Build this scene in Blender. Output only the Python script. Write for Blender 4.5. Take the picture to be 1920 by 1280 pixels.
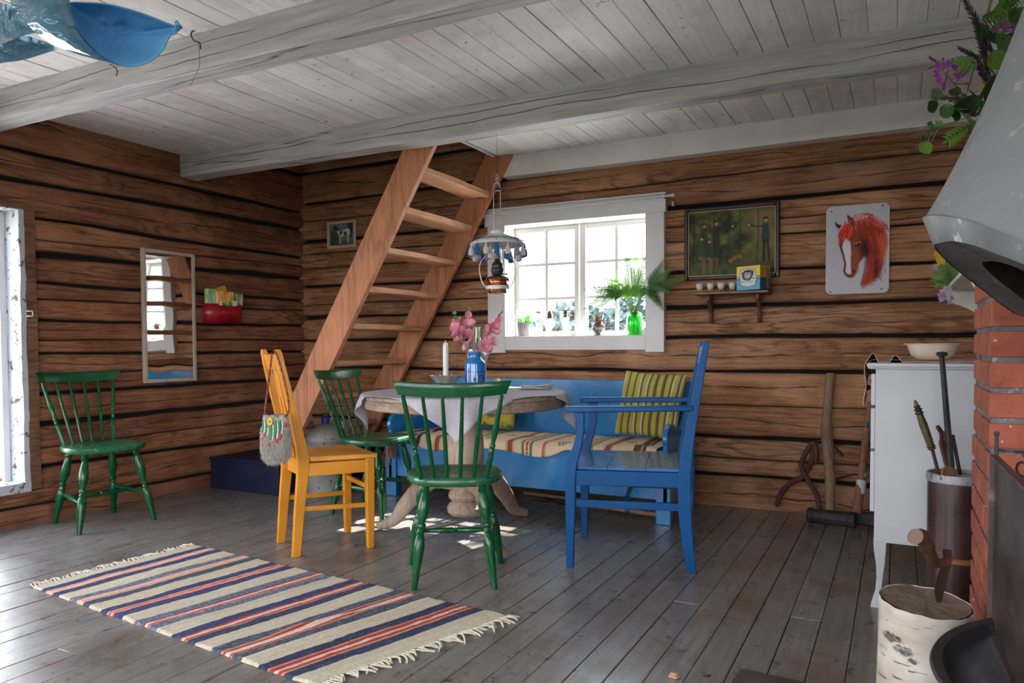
import bpy, bmesh, math, random
import numpy as np
from mathutils import Vector, Matrix, noise as mnoise
random.seed(7)
R = math.radians
sc = bpy.context.scene
for o in list(bpy.data.objects):
    bpy.data.objects.remove(o)

# ------------------------------------------------------------------ camera
# the eye stands at (0,0,1); back wall at y = YB, left wall at x = XL, floor z = 0
YB, XL, ZC = 4.69, -4.35, 2.30
FPX, CPY = 1401.14, 692.27
yaw, pitch, roll = -0.477296795, -0.0324734437, -0.00469084189
_f = Vector((math.sin(yaw)*math.cos(pitch), math.cos(yaw)*math.cos(pitch), math.sin(pitch)))
_r = Vector((math.cos(yaw), -math.sin(yaw), 0))
_u = _r.cross(_f)
_r2 = _r*math.cos(roll)+_u*math.sin(roll)
_u2 = -_r*math.sin(roll)+_u*math.cos(roll)
EYE = Vector((0, 0, 1))
cd = bpy.data.cameras.new('camera'); cam = bpy.data.objects.new('camera', cd)
sc.collection.objects.link(cam)
cd.sensor_width = 36; cd.lens = FPX/1920*36; cd.shift_y = (CPY-640)/1920
cd.clip_start = 0.05; cd.clip_end = 500
cam.matrix_world = Matrix(((_r2.x, _u2.x, -_f.x, 0), (_r2.y, _u2.y, -_f.y, 0), (_r2.z, _u2.z, -_f.z, 1), (0, 0, 0, 1)))
sc.camera = cam

def ray(px, py):
    return _r2*((px-960)/FPX) - _u2*((py-CPY)/FPX) + _f
def at(px, py, x=None, y=None, z=None, d=None):
    """a point of the place measured from the photograph, on a plane x=, y=, z= or at distance d"""
    v = ray(px, py)
    if x is not None: k = x/v.x
    elif y is not None: k = y/v.y
    elif z is not None: k = (z-1)/v.z
    else: k = d
    return EYE+v*k

# ------------------------------------------------------------------ world, sun, exposure
def srgb(r, g=None, b=None):
    if g is None: r, g, b = r
    return tuple(((c/255)/12.92 if c/255 <= .04045 else ((c/255+.055)/1.055)**2.4) for c in (r, g, b))

w = bpy.data.worlds.new('sky'); sc.world = w; w.use_nodes = True
nt = w.node_tree; nt.nodes.clear()
tc = nt.nodes.new('ShaderNodeTexCoord'); sx = nt.nodes.new('ShaderNodeSeparateXYZ')
rp = nt.nodes.new('ShaderNodeValToRGB'); bg = nt.nodes.new('ShaderNodeBackground'); wo = nt.nodes.new('ShaderNodeOutputWorld')
mr = nt.nodes.new('ShaderNodeMapRange'); mr.inputs[1].default_value = -.2; mr.inputs[2].default_value = 1
nt.links.new(tc.outputs['Generated'], sx.inputs[0]); nt.links.new(sx.outputs[2], mr.inputs[0])
nt.links.new(mr.outputs[0], rp.inputs[0]); nt.links.new(rp.outputs[0], bg.inputs[0]); nt.links.new(bg.outputs[0], wo.inputs[0])
e = rp.color_ramp.elements
e[0].position = 0; e[0].color = (.8, .84, .88, 1)
e[1].position = 1; e[1].color = (.62, .76, 1, 1)
k = e.new(.25); k.color = (1, 1, 1, 1)
bg.inputs[1].default_value = 2.75

sd = bpy.data.lights.new('sun', 'SUN'); sun = bpy.data.objects.new('sun', sd); sc.collection.objects.link(sun)
sd.energy = 11; sd.angle = R(.6); sd.color = (1, .93, .82)
sun.rotation_euler = Vector((.30, 1.38, 1.40)).to_track_quat('Z', 'Y').to_euler()

sc.view_settings.view_transform = 'Standard'; sc.view_settings.look = 'None'
sc.view_settings.gamma = 1; sc.view_settings.use_curve_mapping = False
sc.view_settings.exposure = 1.62
sc.cycles.use_denoising = True
sc.cycles.max_bounces = 9; sc.cycles.diffuse_bounces = 6; sc.cycles.transparent_max_bounces = 16
sc.cycles.caustics_reflective = False; sc.cycles.caustics_refractive = False
sc.cycles.sample_clamp_indirect = 8

def portal(name, loc, rot, sx_, sy_):
    l = bpy.data.lights.new(name, 'AREA'); l.shape = 'RECTANGLE'; l.size = sx_; l.size_y = sy_
    l.cycles.is_portal = True
    o = bpy.data.objects.new(name, l); sc.collection.objects.link(o); o.location = loc; o.rotation_euler = rot
# openings the daylight comes through: back window, side door, two windows behind the eye, one added at the right as fill
portal('daylight_back', (-1.953, 4.93, 1.447), (R(-90), 0, 0), 1.02, .78)
portal('daylight_side', (-4.55, 1.70, 1.0), (0, R(-90), 0), 1.52, 1.5)
portal('daylight_front', (-1.2, -1.32, 1.22), (R(90), 0, 0), 4.2, 1.66)
portal('daylight_left_front', (-4.55, -.15, 1.25), (0, R(-90), 0), 1.5, 1.7)

portal('daylight_fill_right', (2.15, .05, 1.25), (0, R(90), 0), 1.5, 2.1)

# ------------------------------------------------------------------ node helpers
def newmat(name):
    m = bpy.data.materials.new(name); m.use_nodes = True
    t = m.node_tree; t.nodes.clear()
    out = t.nodes.new('ShaderNodeOutputMaterial'); b = t.nodes.new('ShaderNodeBsdfPrincipled')
    t.links.new(b.outputs[0], out.inputs[0])
    return m, t, b, out
def nd(t, typ, ins=(), **props):
    n = t.nodes.new('ShaderNode'+typ)
    for k_, v in props.items(): setattr(n, k_, v)
    for k_, v in dict(ins).items():
        s = n.inputs[k_]
        if hasattr(v, 'is_linked'): t.links.new(v, s)
        else:
            if s.type == 'RGBA' and len(v) == 3: v = (*v, 1)
            s.default_value = v
    return n
def math_(t, op, a, b=0.0, c=0.0):
    return nd(t, 'Math', {0: a, 1: b, 2: c}, operation=op).outputs[0]
def mix(t, f, a, b, typ='MIX'):
    n = nd(t, 'Mix', data_type='RGBA', blend_type=typ)
    for i, v in ((0, f), (6, a), (7, b)):
        if hasattr(v, 'is_linked'): t.links.new(v, n.inputs[i])
        else: n.inputs[i].default_value = (*v, 1) if (i and len(v) == 3) else v
    return n.outputs[2]
def ramp(t, f, stops):
    n = nd(t, 'ValToRGB', {0: f}); el = n.color_ramp.elements
    while len(el) > 1: el.remove(el[-1])
    el[0].position = stops[0][0]; c = stops[0][1]; el[0].color = (c, c, c, 1) if isinstance(c, (int, float)) else (*c, 1)
    for p, c in stops[1:]:
        q = el.new(p); q.color = (c, c, c, 1) if isinstance(c, (int, float)) else (*c, 1)
    return n.outputs[0]
def coords(t, scale=(1, 1, 1), kind='Object', off=None):
    c = nd(t, 'TexCoord').outputs[kind]
    m = nd(t, 'Mapping', {0: c, 3: scale})
    if off is not None: t.links.new(off, m.inputs[1])
    return m.outputs[0]
def noi(t, vec, s, d=4, r=.55, dist=0):
    return nd(t, 'TexNoise', {'Vector': vec, 'Scale': s, 'Detail': d, 'Roughness': r, 'Distortion': dist}).outputs[0]
def bump(t, h, b, st=.3, dist=.01):
    n = nd(t, 'Bump', {'Height': h, 'Strength': st, 'Distance': dist}); t.links.new(n.outputs[0], b.inputs['Normal'])

def paint(name, c, rough=.4, var=.15, chip=None, bumps_=None, bumps=.1, metal=0, chipamt=.62, scale=6, coat=0, spec=.5):
    m, t, b, o = newmat(name)
    v = coords(t)
    n = noi(t, v, scale, 5)
    dark = tuple(x*(1-var*1.6) for x in c); light = tuple(min(1, x*(1+var)) for x in c)
    col = mix(t, ramp(t, n, [(.3, 0.), (.7, 1.)]), dark, light)
    if chip is not None:
        ch = ramp(t, noi(t, v, scale*4, 8, .7), [(chipamt, 0.), (chipamt+.04, 1.)])
        col = mix(t, ch, col, chip)
    t.links.new(col, b.inputs['Base Color'])
    rr = ramp(t, noi(t, v, scale*3, 6), [(.3, max(.03, rough-.1)), (.7, min(1, rough+.14))])
    t.links.new(rr, b.inputs['Roughness']); b.inputs['Metallic'].default_value = metal
    b.inputs['Specular IOR Level'].default_value = spec
    if coat: b.inputs['Coat Weight'].default_value = coat; b.inputs['Coat Roughness'].default_value = .12
    if bumps: bump(t, noi(t, v, scale*9, 4), b, bumps, .004)
    return m

def wood(name, c1, c2, axis='X', rough=.65, freq=18, knots=.4, streak=.5, dirt=None, flame=1.0, lid=False, sat=None):
    """grain runs along axis; optional per-board offset from the 'lid' attribute"""
    m, t, b, o = newmat(name)
    s = {'X': (.9, 9, 9), 'Y': (9, .9, 9), 'Z': (9, 9, .9)}[axis]
    off = None
    if lid:
        a = nd(t, 'Attribute', attribute_name='lid').outputs['Fac']
        off = nd(t, 'CombineXYZ', {0: math_(t, 'MULTIPLY', a, 3.7), 1: math_(t, 'MULTIPLY', a, 5.3), 2: math_(t, 'MULTIPLY', a, 1.9)}).outputs[0]
    v = coords(t, s, off=off)
    big = noi(t, v, .55, 3, .5, .4)
    rings = math_(t, 'SINE', math_(t, 'MULTIPLY', big, freq*3.2*flame))
    rings = ramp(t, math_(t, 'MULTIPLY_ADD', rings, .5, .5), [(.0, 0.), (.75, .1), (1, 1.)])
    fine = noi(t, v, 9, 6, .7)
    col = mix(t, ramp(t, fine, [(.3, 0.), (.7, 1.)]), c1, c2)
    col = mix(t, math_(t, 'MULTIPLY', rings, streak), col, tuple(x*.45 for x in c1))
    if knots:
        vk = coords(t, tuple(x*.28 if x > 1 else x*1.6 for x in s), off=off)
        vd = nd(t, 'TexVoronoi', {'Vector': vk, 'Scale': 1.15, 'Randomness': 1.0}).outputs['Distance']
        kn = ramp(t, vd, [(.03, 1.), (.075, .3), (.11, 0.)])
        col = mix(t, math_(t, 'MULTIPLY', kn, knots*2), col, tuple(x*.2 for x in c1))
    if lid:
        hv = nd(t, 'TexWhiteNoise', {'W': a}, noise_dimensions='1D').outputs[0]
        col = mix(t, 1.0, col, ramp(t, hv, [(0, .78), (1, 1.12)]), 'MULTIPLY')
    if dirt:
        dn = ramp(t, noi(t, coords(t, (1, 1, 1)), 1.7, 6, .65), [(.42, 0.), (.68, 1.)])
        col = mix(t, math_(t, 'MULTIPLY', dn, dirt[1]), col, dirt[0])
    t.links.new(col, b.inputs['Base Color'])
    b.inputs['Roughness'].default_value = rough
    h = math_(t, 'ADD', math_(t, 'MULTIPLY', fine, .6), math_(t, 'MULTIPLY', rings, -.5))
    bump(t, h, b, .35, .004)
    return m

def plain(name, c, rough=.5, metal=0, spec=None, sss=0, trans=0):
    m, t, b, o = newmat(name)
    n = noi(t, coords(t), 14, 3)
    t.links.new(mix(t, ramp(t, n, [(.3, 0.), (.7, 1.)]), tuple(x*.88 for x in c), c), b.inputs['Base Color'])
    b.inputs['Roughness'].default_value = rough; b.inputs['Metallic'].default_value = metal
    if sss: b.inputs['Subsurface Weight'].default_value = sss; b.inputs['Subsurface Radius'].default_value = (.02, .02, .02)
    return m

def leafmat(name, c, c2=None, rough=.45, tr=.45):
    m, t, b, o = newmat(name)
    n = ramp(t, noi(t, coords(t), 22, 3), [(.3, 0.), (.7, 1.)])
    col = mix(t, n, c, c2 or tuple(x*.6 for x in c))
    t.links.new(col, b.inputs['Base Color']); b.inputs['Roughness'].default_value = rough
    tl = nd(t, 'BsdfTranslucent', {0: mix(t, .5, col, tuple(min(1, x*2.2) for x in c))})
    mx = nd(t, 'MixShader', {0: tr}); t.links.new(b.outputs[0], mx.inputs[1]); t.links.new(tl.outputs[0], mx.inputs[2])
    t.links.new(mx.outputs[0], o.inputs[0])
    return m

def thinglass(name, tint=(1, 1, 1), rough=.02, refl=1.0, body=None, bodyamt=0):
    """clear sheet: see-through with a fresnel reflection; optional coloured translucent body"""
    m, t, b, o = newmat(name)
    t.nodes.remove(b)
    tr = nd(t, 'BsdfTransparent', {0: tint}); gl = nd(t, 'BsdfGlossy', {0: (1, 1, 1), 'Roughness': rough})
    fr = nd(t, 'LayerWeight', {0: .25 if refl <= 1 else .5}).outputs['Facing']
    fr = math_(t, 'MULTIPLY', fr, .6*refl)
    mx = nd(t, 'MixShader', {0: fr}); t.links.new(tr.outputs[0], mx.inputs[1]); t.links.new(gl.outputs[0], mx.inputs[2])
    last = mx.outputs[0]
    if body:
        tl = nd(t, 'BsdfTranslucent', {0: body}); m2 = nd(t, 'MixShader', {0: bodyamt})
        t.links.new(last, m2.inputs[1]); t.links.new(tl.outputs[0], m2.inputs[2]); last = m2.outputs[0]
    t.links.new(last, o.inputs[0])
    return m

def vcol(name, rough=.7, bumps=0, bscale=200, trans=0, weave=None, wc=(.62, 1.25), spec=.5):
    m, t, b, o = newmat(name)
    a = nd(t, 'Attribute', attribute_name='Col').outputs['Color']
    col = a
    if weave:
        v = coords(t, weave); n = noi(t, v, 1, 4, .7)
        col = mix(t, 1.0, a, ramp(t, n, [(.3, wc[0]), (.7, wc[1])]), 'MULTIPLY')
        bump(t, n, b, .6, .004)
    elif bumps: bump(t, noi(t, coords(t), bscale, 3), b, bumps, .002)
    b.inputs['Specular IOR Level'].default_value = spec
    t.links.new(col, b.inputs['Base Color']); b.inputs['Roughness'].default_value = rough
    return m

# ------------------------------------------------------------------ mesh helpers
class MB:
    def __init__(s): s.v = []; s.f = []; s.mi = []; s.lid = []; s.tv = None; s.cur = 0; s.l = 0.0; s.col = {}
    def add(s, vs, fs, mi=None):
        k_ = len(s.v); s.v += [tuple(p) for p in vs]; s.lid += [s.l]*len(vs)
        s.f += [tuple(i+k_ for i in f) for f in fs]; s.mi += [s.cur if mi is None else mi]*len(fs)
        return k_
    def box(s, lo, hi, mi=None):
        x0, y0, z0 = lo; x1, y1, z1 = hi
        s.add([(x0, y0, z0), (x1, y0, z0), (x1, y1, z0), (x0, y1, z0), (x0, y0, z1), (x1, y0, z1), (x1, y1, z1), (x0, y1, z1)],
              [(0, 3, 2, 1), (4, 5, 6, 7), (0, 1, 5, 4), (1, 2, 6, 5), (2, 3, 7, 6), (3, 0, 4, 7)], mi)
    def bar(s, a, b, w_, h_, up=(0, 0, 1), w2=None, h2=None, mi=None):
        a = Vector(a); b = Vector(b); d = (b-a).normalized(); up = Vector(up)
        sd_ = d.cross(up)
        if sd_.length < 1e-4: sd_ = d.cross(Vector((0, 1, 0)))
        sd_.normalize(); u = sd_.cross(d).normalized()
        w2 = w_ if w2 is None else w2; h2 = h_ if h2 is None else h2
        vs = []
        for p, ww, hh in ((a, w_, h_), (b, w2, h2)):
            for sx__, sy__ in ((-1, -1), (1, -1), (1, 1), (-1, 1)): vs.append(p+sd_*(sx__*ww/2)+u*(sy__*hh/2))
        s.add(vs, [(0, 1, 2, 3), (7, 6, 5, 4), (0, 4, 5, 1), (1, 5, 6, 2), (2, 6, 7, 3), (3, 7, 4, 0)], mi)
    def tube(s, pts, rad, n=8, mi=None, cap=True, flat=1.0):
        pts = [Vector(p) for p in pts]; N = len(pts)
        if not hasattr(rad, '__len__'): rad = [rad]*N
        t0 = (pts[1]-pts[0]).normalized(); u = t0.orthogonal().normalized(); vs = []
        for i, p in enumerate(pts):
            t_ = ((pts[min(i+1, N-1)]-pts[max(i-1, 0)])).normalized()
            u = (u-t_*u.dot(t_)); u = u.normalized() if u.length > 1e-6 else t_.orthogonal().normalized()
            w_ = t_.cross(u)
            for j in range(n):
                a = 2*math.pi*j/n; vs.append(p+u*(math.cos(a)*rad[i])+w_*(math.sin(a)*rad[i]*flat))
        fs = [(i*n+j, i*n+(j+1) % n, (i+1)*n+(j+1) % n, (i+1)*n+j) for i in range(N-1) for j in range(n)]
        if cap: fs += [tuple(range(n-1, -1, -1)), tuple((N-1)*n+j for j in range(n))]
        s.add(vs, fs, mi)
    def lathe(s, prof, c=(0, 0, 0), n=24, mi=None, M=None, wob=None):
        vs = []; c = Vector(c)
        for i, (r_, z_) in enumerate(prof):
            for j in range(n):
                a = 2*math.pi*j/n; q = r_ if wob is None else r_*(1+wob(i, a))
                p = Vector((q*math.cos(a), q*math.sin(a), z_))
                vs.append((M @ p if M else p)+c)
        fs = [(i*n+j, i*n+(j+1) % n, (i+1)*n+(j+1) % n, (i+1)*n+j) for i in range(len(prof)-1) for j in range(n)]
        if prof[0][0] > 1e-5: fs.append(tuple(range(n-1, -1, -1)))
        if prof[-1][0] > 1e-5: fs.append(tuple((len(prof)-1)*n+j for j in range(n)))
        s.add(vs, fs, mi)
    def turned(s, a, b, prof, n=12, mi=None):
        """prof [(t, r)] revolved about the line a-b"""
        a = Vector(a); b = Vector(b)
        s.tube([a+(b-a)*t_ for t_, r_ in prof], [r_ for t_, r_ in prof], n, mi)
    def prism(s, poly, o, ux, uy, uz, th, mi=None):
        o = Vector(o); ux = Vector(ux); uy = Vector(uy); uz = Vector(uz); n = len(poly)
        vs = [o+ux*p[0]+uy*p[1] for p in poly]+[o+ux*p[0]+uy*p[1]+uz*th for p in poly]
        fs = [tuple(range(n-1, -1, -1)), tuple(range(n, 2*n))]+[(i, (i+1) % n, n+(i+1) % n, n+i) for i in range(n)]
        s.add(vs, fs, mi)
    def grid(s, nu, nv, fn, mi=None, skip=None):
        vs = [fn(i/(nu-1), j/(nv-1)) for j in range(nv) for i in range(nu)]
        fs = [(j*nu+i, j*nu+i+1, (j+1)*nu+i+1, (j+1)*nu+i) for j in range(nv-1) for i in range(nu-1) if not (skip and skip(i, j))]
        return s.add(vs, fs, mi)
    def leaf(s, base, tip, w_, nrm=(0, 0, 1), mi=None, fold=.15, shape=(0, .7, 1, .75, 0)):
        base = Vector(base); tip = Vector(tip); d = tip-base; L = d.length; d = d.normalized()
        sd_ = d.cross(Vector(nrm))
        if sd_.length < 1e-4: sd_ = d.orthogonal()
        sd_.normalize(); n_ = sd_.cross(d)
        N = len(shape); vs = []
        for i, q in enumerate(shape):
            p = base+d*(L*i/(N-1)); h = n_*(-.12*L*(i/(N-1))**2)
            vs += [p+h-sd_*(w_/2*q)+n_*(fold*w_*q), p+h, p+h+sd_*(w_/2*q)+n_*(fold*w_*q)]
        fs = []
        for i in range(N-1):
            for j in range(2): fs.append((i*3+j, i*3+j+1, (i+1)*3+j+1, (i+1)*3+j))
        s.add(vs, fs, mi)
    def ball(s, c, r_, n=10, sc_=(1, 1, 1), mi=None):
        m_ = n//2+1
        prof = [(math.sin(math.pi*i/m_), -math.cos(math.pi*i/m_)) for i in range(m_+1)]
        prof[0] = (1e-6, -1); prof[-1] = (1e-6, 1)
        M = Matrix.Diagonal((r_*sc_[0], r_*sc_[1], r_*sc_[2]))
        s.lathe(prof, c, n, mi, M)

def link(o): sc.collection.objects.link(o); return o
def tag(o, label=None, cat=None, group=None, kind=None):
    if label: o['label'] = label
    if cat: o['category'] = cat
    if group: o['group'] = group
    if kind: o['kind'] = kind
    return o
MW = {}
def T(name, label, cat, loc=(0, 0, 0), rz=0, group=None):
    o = bpy.data.objects.new(name, None); link(o); o.empty_display_size = .05
    o.location = loc; o.rotation_euler = (0, 0, rz)
    MW[o] = Matrix.Translation(Vector(loc)) @ Matrix.Rotation(rz, 4, 'Z')
    return tag(o, label, cat, group)
def build(name, mb, mats, parent=None, world=False, smooth=True, angle=35, bevel=0, origin=None, label=None, cat=None, group=None, kind=None, cols=None, seg=2, subd=0):
    """links mb as ONE mesh object; world=True: mb is in world coordinates"""
    me = bpy.data.meshes.new(name)
    vs = mb.v
    loc = None
    if parent is not None:
        if world:
            inv = MW[parent].inverted(); vs = [tuple(inv @ Vector(p)) for p in vs]
    else:
        if origin is None:
            a = np.array(vs); lo = a.min(0); hi = a.max(0); origin = ((lo[0]+hi[0])/2, (lo[1]+hi[1])/2, lo[2])
        if origin != 0:
            vs = [(p[0]-origin[0], p[1]-origin[1], p[2]-origin[2]) for p in vs]; loc = origin
    me.from_pydata(vs, [], mb.f)
    if not isinstance(mats, (list, tuple)): mats = [mats]
    for m in mats: me.materials.append(m)
    me.polygons.foreach_set('material_index', mb.mi)
    if any(mb.lid):
        at_ = me.attributes.new('lid', 'FLOAT', 'POINT'); at_.data.foreach_set('value', mb.lid)
    if mb.tv:
        at_ = me.attributes.new('tv', 'FLOAT', 'POINT'); at_.data.foreach_set('value', mb.tv)
    if cols is not None:
        at_ = me.attributes.new('Col', 'FLOAT_COLOR', 'POINT')
        c = np.ones((len(vs), 4), np.float32); c[:, :3] = cols; at_.data.foreach_set('color', c.ravel())
    if smooth:
        me.polygons.foreach_set('use_smooth', [True]*len(me.polygons))
        me.set_sharp_from_angle(angle=R(angle))
    me.update()
    o = bpy.data.objects.new(name, me); link(o)
    if parent is not None:
        o.parent = parent; MW[o] = MW[parent]
    else:
        if loc: o.location = loc
        MW[o] = Matrix.Translation(Vector(loc)) if loc else Matrix.Identity(4)
    if bevel:
        b = o.modifiers.new('bevel', 'BEVEL'); b.width = bevel; b.segments = seg; b.limit_method = 'ANGLE'; b.angle_limit = R(40)
    if subd:
        b = o.modifiers.new('sub', 'SUBSURF'); b.levels = b.render_levels = subd
    return tag(o, label, cat, group, kind)
def copy_tree(o, parent=None):
    c = o.copy(); link(c); c.parent = parent
    MW[c] = MW.get(parent, Matrix.Identity(4))
    for ch in [q for q in bpy.data.objects if q.parent == o]: copy_tree(ch, c)
    return c
def lerp(a, b, t_): return a+(b-a)*t_
def interp(x, xs, ys): return float(np.interp(x, xs, ys))
def catmull(P, n=8):
    P = [Vector(p) for p in P]; Q = [P[0]*2-P[1]]+P+[P[-1]*2-P[-2]]; out = []
    for i in range(1, len(Q)-2):
        a, b, c, d = Q[i-1:i+3]
        for k_ in range(n):
            t_ = k_/n; out.append(.5*((2*b)+(c-a)*t_+(2*a-5*b+4*c-d)*t_*t_+(3*b-a-3*c+d)*t_**3))
    out.append(P[-1]); return out
#@@STRUCT

# ------------------------------------------------------------------ materials
def logwood(name, along, c1, c2, c3):
    m, t, b, o = newmat(name)
    a = nd(t, 'Attribute', attribute_name='lid').outputs['Fac']
    off = nd(t, 'CombineXYZ', {0: math_(t, 'MULTIPLY', a, 3.71), 1: math_(t, 'MULTIPLY', a, 7.13), 2: math_(t, 'MULTIPLY', a, 2.3)}).outputs[0]
    s = (1.0, 4, 8) if along == 'X' else (4, 1.0, 8)
    v = coords(t, s, off=off)
    big = noi(t, v, .62, 4, .5, .35)
    ring = math_(t, 'SINE', math_(t, 'MULTIPLY', big, 95))
    ring = ramp(t, math_(t, 'MULTIPLY_ADD', ring, .5, .5), [(0, 0.), (.62, .05), (1, 1.)])
    rmask = ramp(t, noi(t, v, .5, 2), [(.42, .15), (.6, 1.)])
    fs = (2.2, 60, 70) if along == 'X' else (60, 2.2, 70)
    fine = noi(t, coords(t, fs, off=off), 1, 6, .7)
    mott = noi(t, coords(t, (1, 1, 1), off=off), 2.2, 5, .6)
    col = mix(t, ramp(t, fine, [(.38, 0.), (.62, 1.)]), c1, c2)
    col = mix(t, ramp(t, mott, [(.42, 0.), (.7, .8)]), col, c3)
    col = mix(t, math_(t, 'MULTIPLY', math_(t, 'MULTIPLY', ring, rmask), .6), col, tuple(x*.32 for x in c1))
    ks = (2.2, 4, 7) if along == 'X' else (4, 2.2, 7)
    vd = nd(t, 'TexVoronoi', {'Vector': coords(t, ks, off=off), 'Scale': .8}).outputs['Distance']
    kn = ramp(t, vd, [(.03, 1.), (.07, .5), (.12, 0.)])
    col = mix(t, math_(t, 'MULTIPLY', kn, .75), col, (.035, .014, .008))
    cs = (.9, 9, 17) if along == 'X' else (9, .9, 17)
    ck = ramp(t, noi(t, coords(t, cs, off=off), .9, 5, .6), [(.494, 0.), (.5, 1.), (.506, 0.)])
    cm = ramp(t, noi(t, coords(t, (1.2, 1.2, 3), off=off), 1.1, 2), [(.5, 0.), (.58, 1.)])
    crack = math_(t, 'MULTIPLY', ck, cm)
    tv = nd(t, 'Attribute', attribute_name='tv').outputs['Fac']
    ls = (1.1, 0, 0) if along == 'X' else (0, 1.1, 0)
    lf = (7, 0, 0) if along == 'X' else (0, 7, 0)
    wnd = math_(t, 'ADD', math_(t, 'MULTIPLY', math_(t, 'SUBTRACT', noi(t, coords(t, ls, off=off), 1, 2), .5), .9), math_(t, 'MULTIPLY', math_(t, 'SUBTRACT', noi(t, coords(t, lf, off=off), 1, 4, .7), .5), .16))
    dd = math_(t, 'ABSOLUTE', math_(t, 'SUBTRACT', math_(t, 'SUBTRACT', tv, .5), wnd))
    wid = noi(t, coords(t, tuple(x*2 for x in ls), off=off), 1.7, 3)
    c2_ = math_(t, 'LESS_THAN', dd, math_(t, 'MULTIPLY', ramp(t, wid, [(.40, 0.), (.62, 1.)]), .026))
    crack = math_(t, 'MAXIMUM', crack, c2_)
    col = mix(t, math_(t, 'MULTIPLY', crack, .85), col, (.02, .01, .007))
    stn = ramp(t, noi(t, coords(t, (1.1, 1.1, 3.5)), 1.15, 6, .62), [(.55, 0.), (.70, 1.)])
    col = mix(t, math_(t, 'MULTIPLY', stn, .55), col, tuple(x*.42 for x in c1))
    speck = ramp(t, noi(t, coords(t, (3, 30, 34) if along == 'X' else (30, 3, 34)), 1.6, 3, .5), [(.64, 0.), (.68, 1.)])
    col = mix(t, math_(t, 'MULTIPLY', speck, .5), col, tuple(x*.35 for x in c1))
    hv = nd(t, 'TexWhiteNoise', {'W': a}, noise_dimensions='1D').outputs[0]
    col = mix(t, 1.0, col, ramp(t, hv, [(0, (.74, .74, .78)), (1, (1.15, 1.1, 1.02))]), 'MULTIPLY')
    t.links.new(col, b.inputs['Base Color']); b.inputs['Roughness'].default_value = .72
    b.inputs['Specular IOR Level'].default_value = .3
    h = math_(t, 'SUBTRACT', math_(t, 'MULTIPLY', fine, .5), math_(t, 'ADD', math_(t, 'MULTIPLY', crack, 1.6), math_(t, 'MULTIPLY', ring, .2)))
    bump(t, h, b, .5, .006)
    return m
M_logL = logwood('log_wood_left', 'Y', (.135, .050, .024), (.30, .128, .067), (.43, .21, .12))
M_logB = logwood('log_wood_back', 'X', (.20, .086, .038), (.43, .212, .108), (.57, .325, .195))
M_chink = plain('dark_chink', (.014, .009, .008), .95)
def boardmat(name, base, dark, axis, rough, spot, wornc, worn, spotamt=.66, blotch=None, coat=0):
    m, t, b, o = newmat(name)
    a = nd(t, 'Attribute', attribute_name='lid').outputs['Fac']
    off = nd(t, 'CombineXYZ', {0: math_(t, 'MULTIPLY', a, 3.3), 1: math_(t, 'MULTIPLY', a, 5.1), 2: 0.0}).outputs[0]
    s = (14, 1.0, 14) if axis == 'Y' else (1.0, 14, 14)
    fine = noi(t, coords(t, tuple(x*3 for x in s), off=off), 1, 6, .7)
    big = noi(t, coords(t, (1, 1, 1), off=off), 1.5, 4)
    col = mix(t, ramp(t, fine, [(.3, 0.), (.72, 1.)]), dark, base)
    hv = nd(t, 'TexWhiteNoise', {'W': a}, noise_dimensions='1D').outputs[0]
    col = mix(t, 1.0, col, ramp(t, hv, [(0, .86), (1, 1.08)]), 'MULTIPLY')
    wn = ramp(t, noi(t, coords(t, (2, 2, 2)), 1.4, 9, .72), [(.5, 0.), (.62, 1.)])
    col = mix(t, math_(t, 'MULTIPLY', wn, worn), col, wornc)
    sp = ramp(t, noi(t, coords(t, (1.5, 1, 1.5), off=off), 15, 3, .5), [(spotamt, 0.), (spotamt+.03, 1.)])
    col = mix(t, math_(t, 'MULTIPLY', sp, .8), col, spot)
    if blotch:
        s2 = ramp(t, noi(t, coords(t, (1, 1, 1)), 46, 2, .5), [(.66, 0.), (.7, 1.)])
        msk = ramp(t, noi(t, coords(t, (1, 1, 1)), 1.3, 3), [(.45, 0.), (.6, 1.)])
        col = mix(t, math_(t, 'MULTIPLY', s2, msk), col, blotch)
    t.links.new(col, b.inputs['Base Color'])
    rr = ramp(t, noi(t, coords(t, (2, 2, 2)), 2.3, 7, .7), [(.35, rough-.08), (.68, min(1, rough+.2))])
    t.links.new(rr, b.inputs['Roughness'])
    if coat: b.inputs['Coat Weight'].default_value = coat; b.inputs['Coat Roughness'].default_value = .24
    bump(t, math_(t, 'ADD', fine, math_(t, 'MULTIPLY', wn, -.3)), b, .25, .003)
    return m
M_floor = boardmat('worn_grey_floor_paint', (.26, .245, .232), (.13, .122, .115), 'Y', .30, (.03, .022, .016), (.13, .088, .06), .7, .66, (.03, .024, .02), coat=.35)
M_ceil = boardmat('whitewashed_boards', (.86, .845, .85), (.72, .695, .69), 'Y', .6, (.25, .18, .15), (.56, .48, .45), .5, .69)
M_gap = plain('board_gap', (.02, .014, .012), .95)
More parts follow.
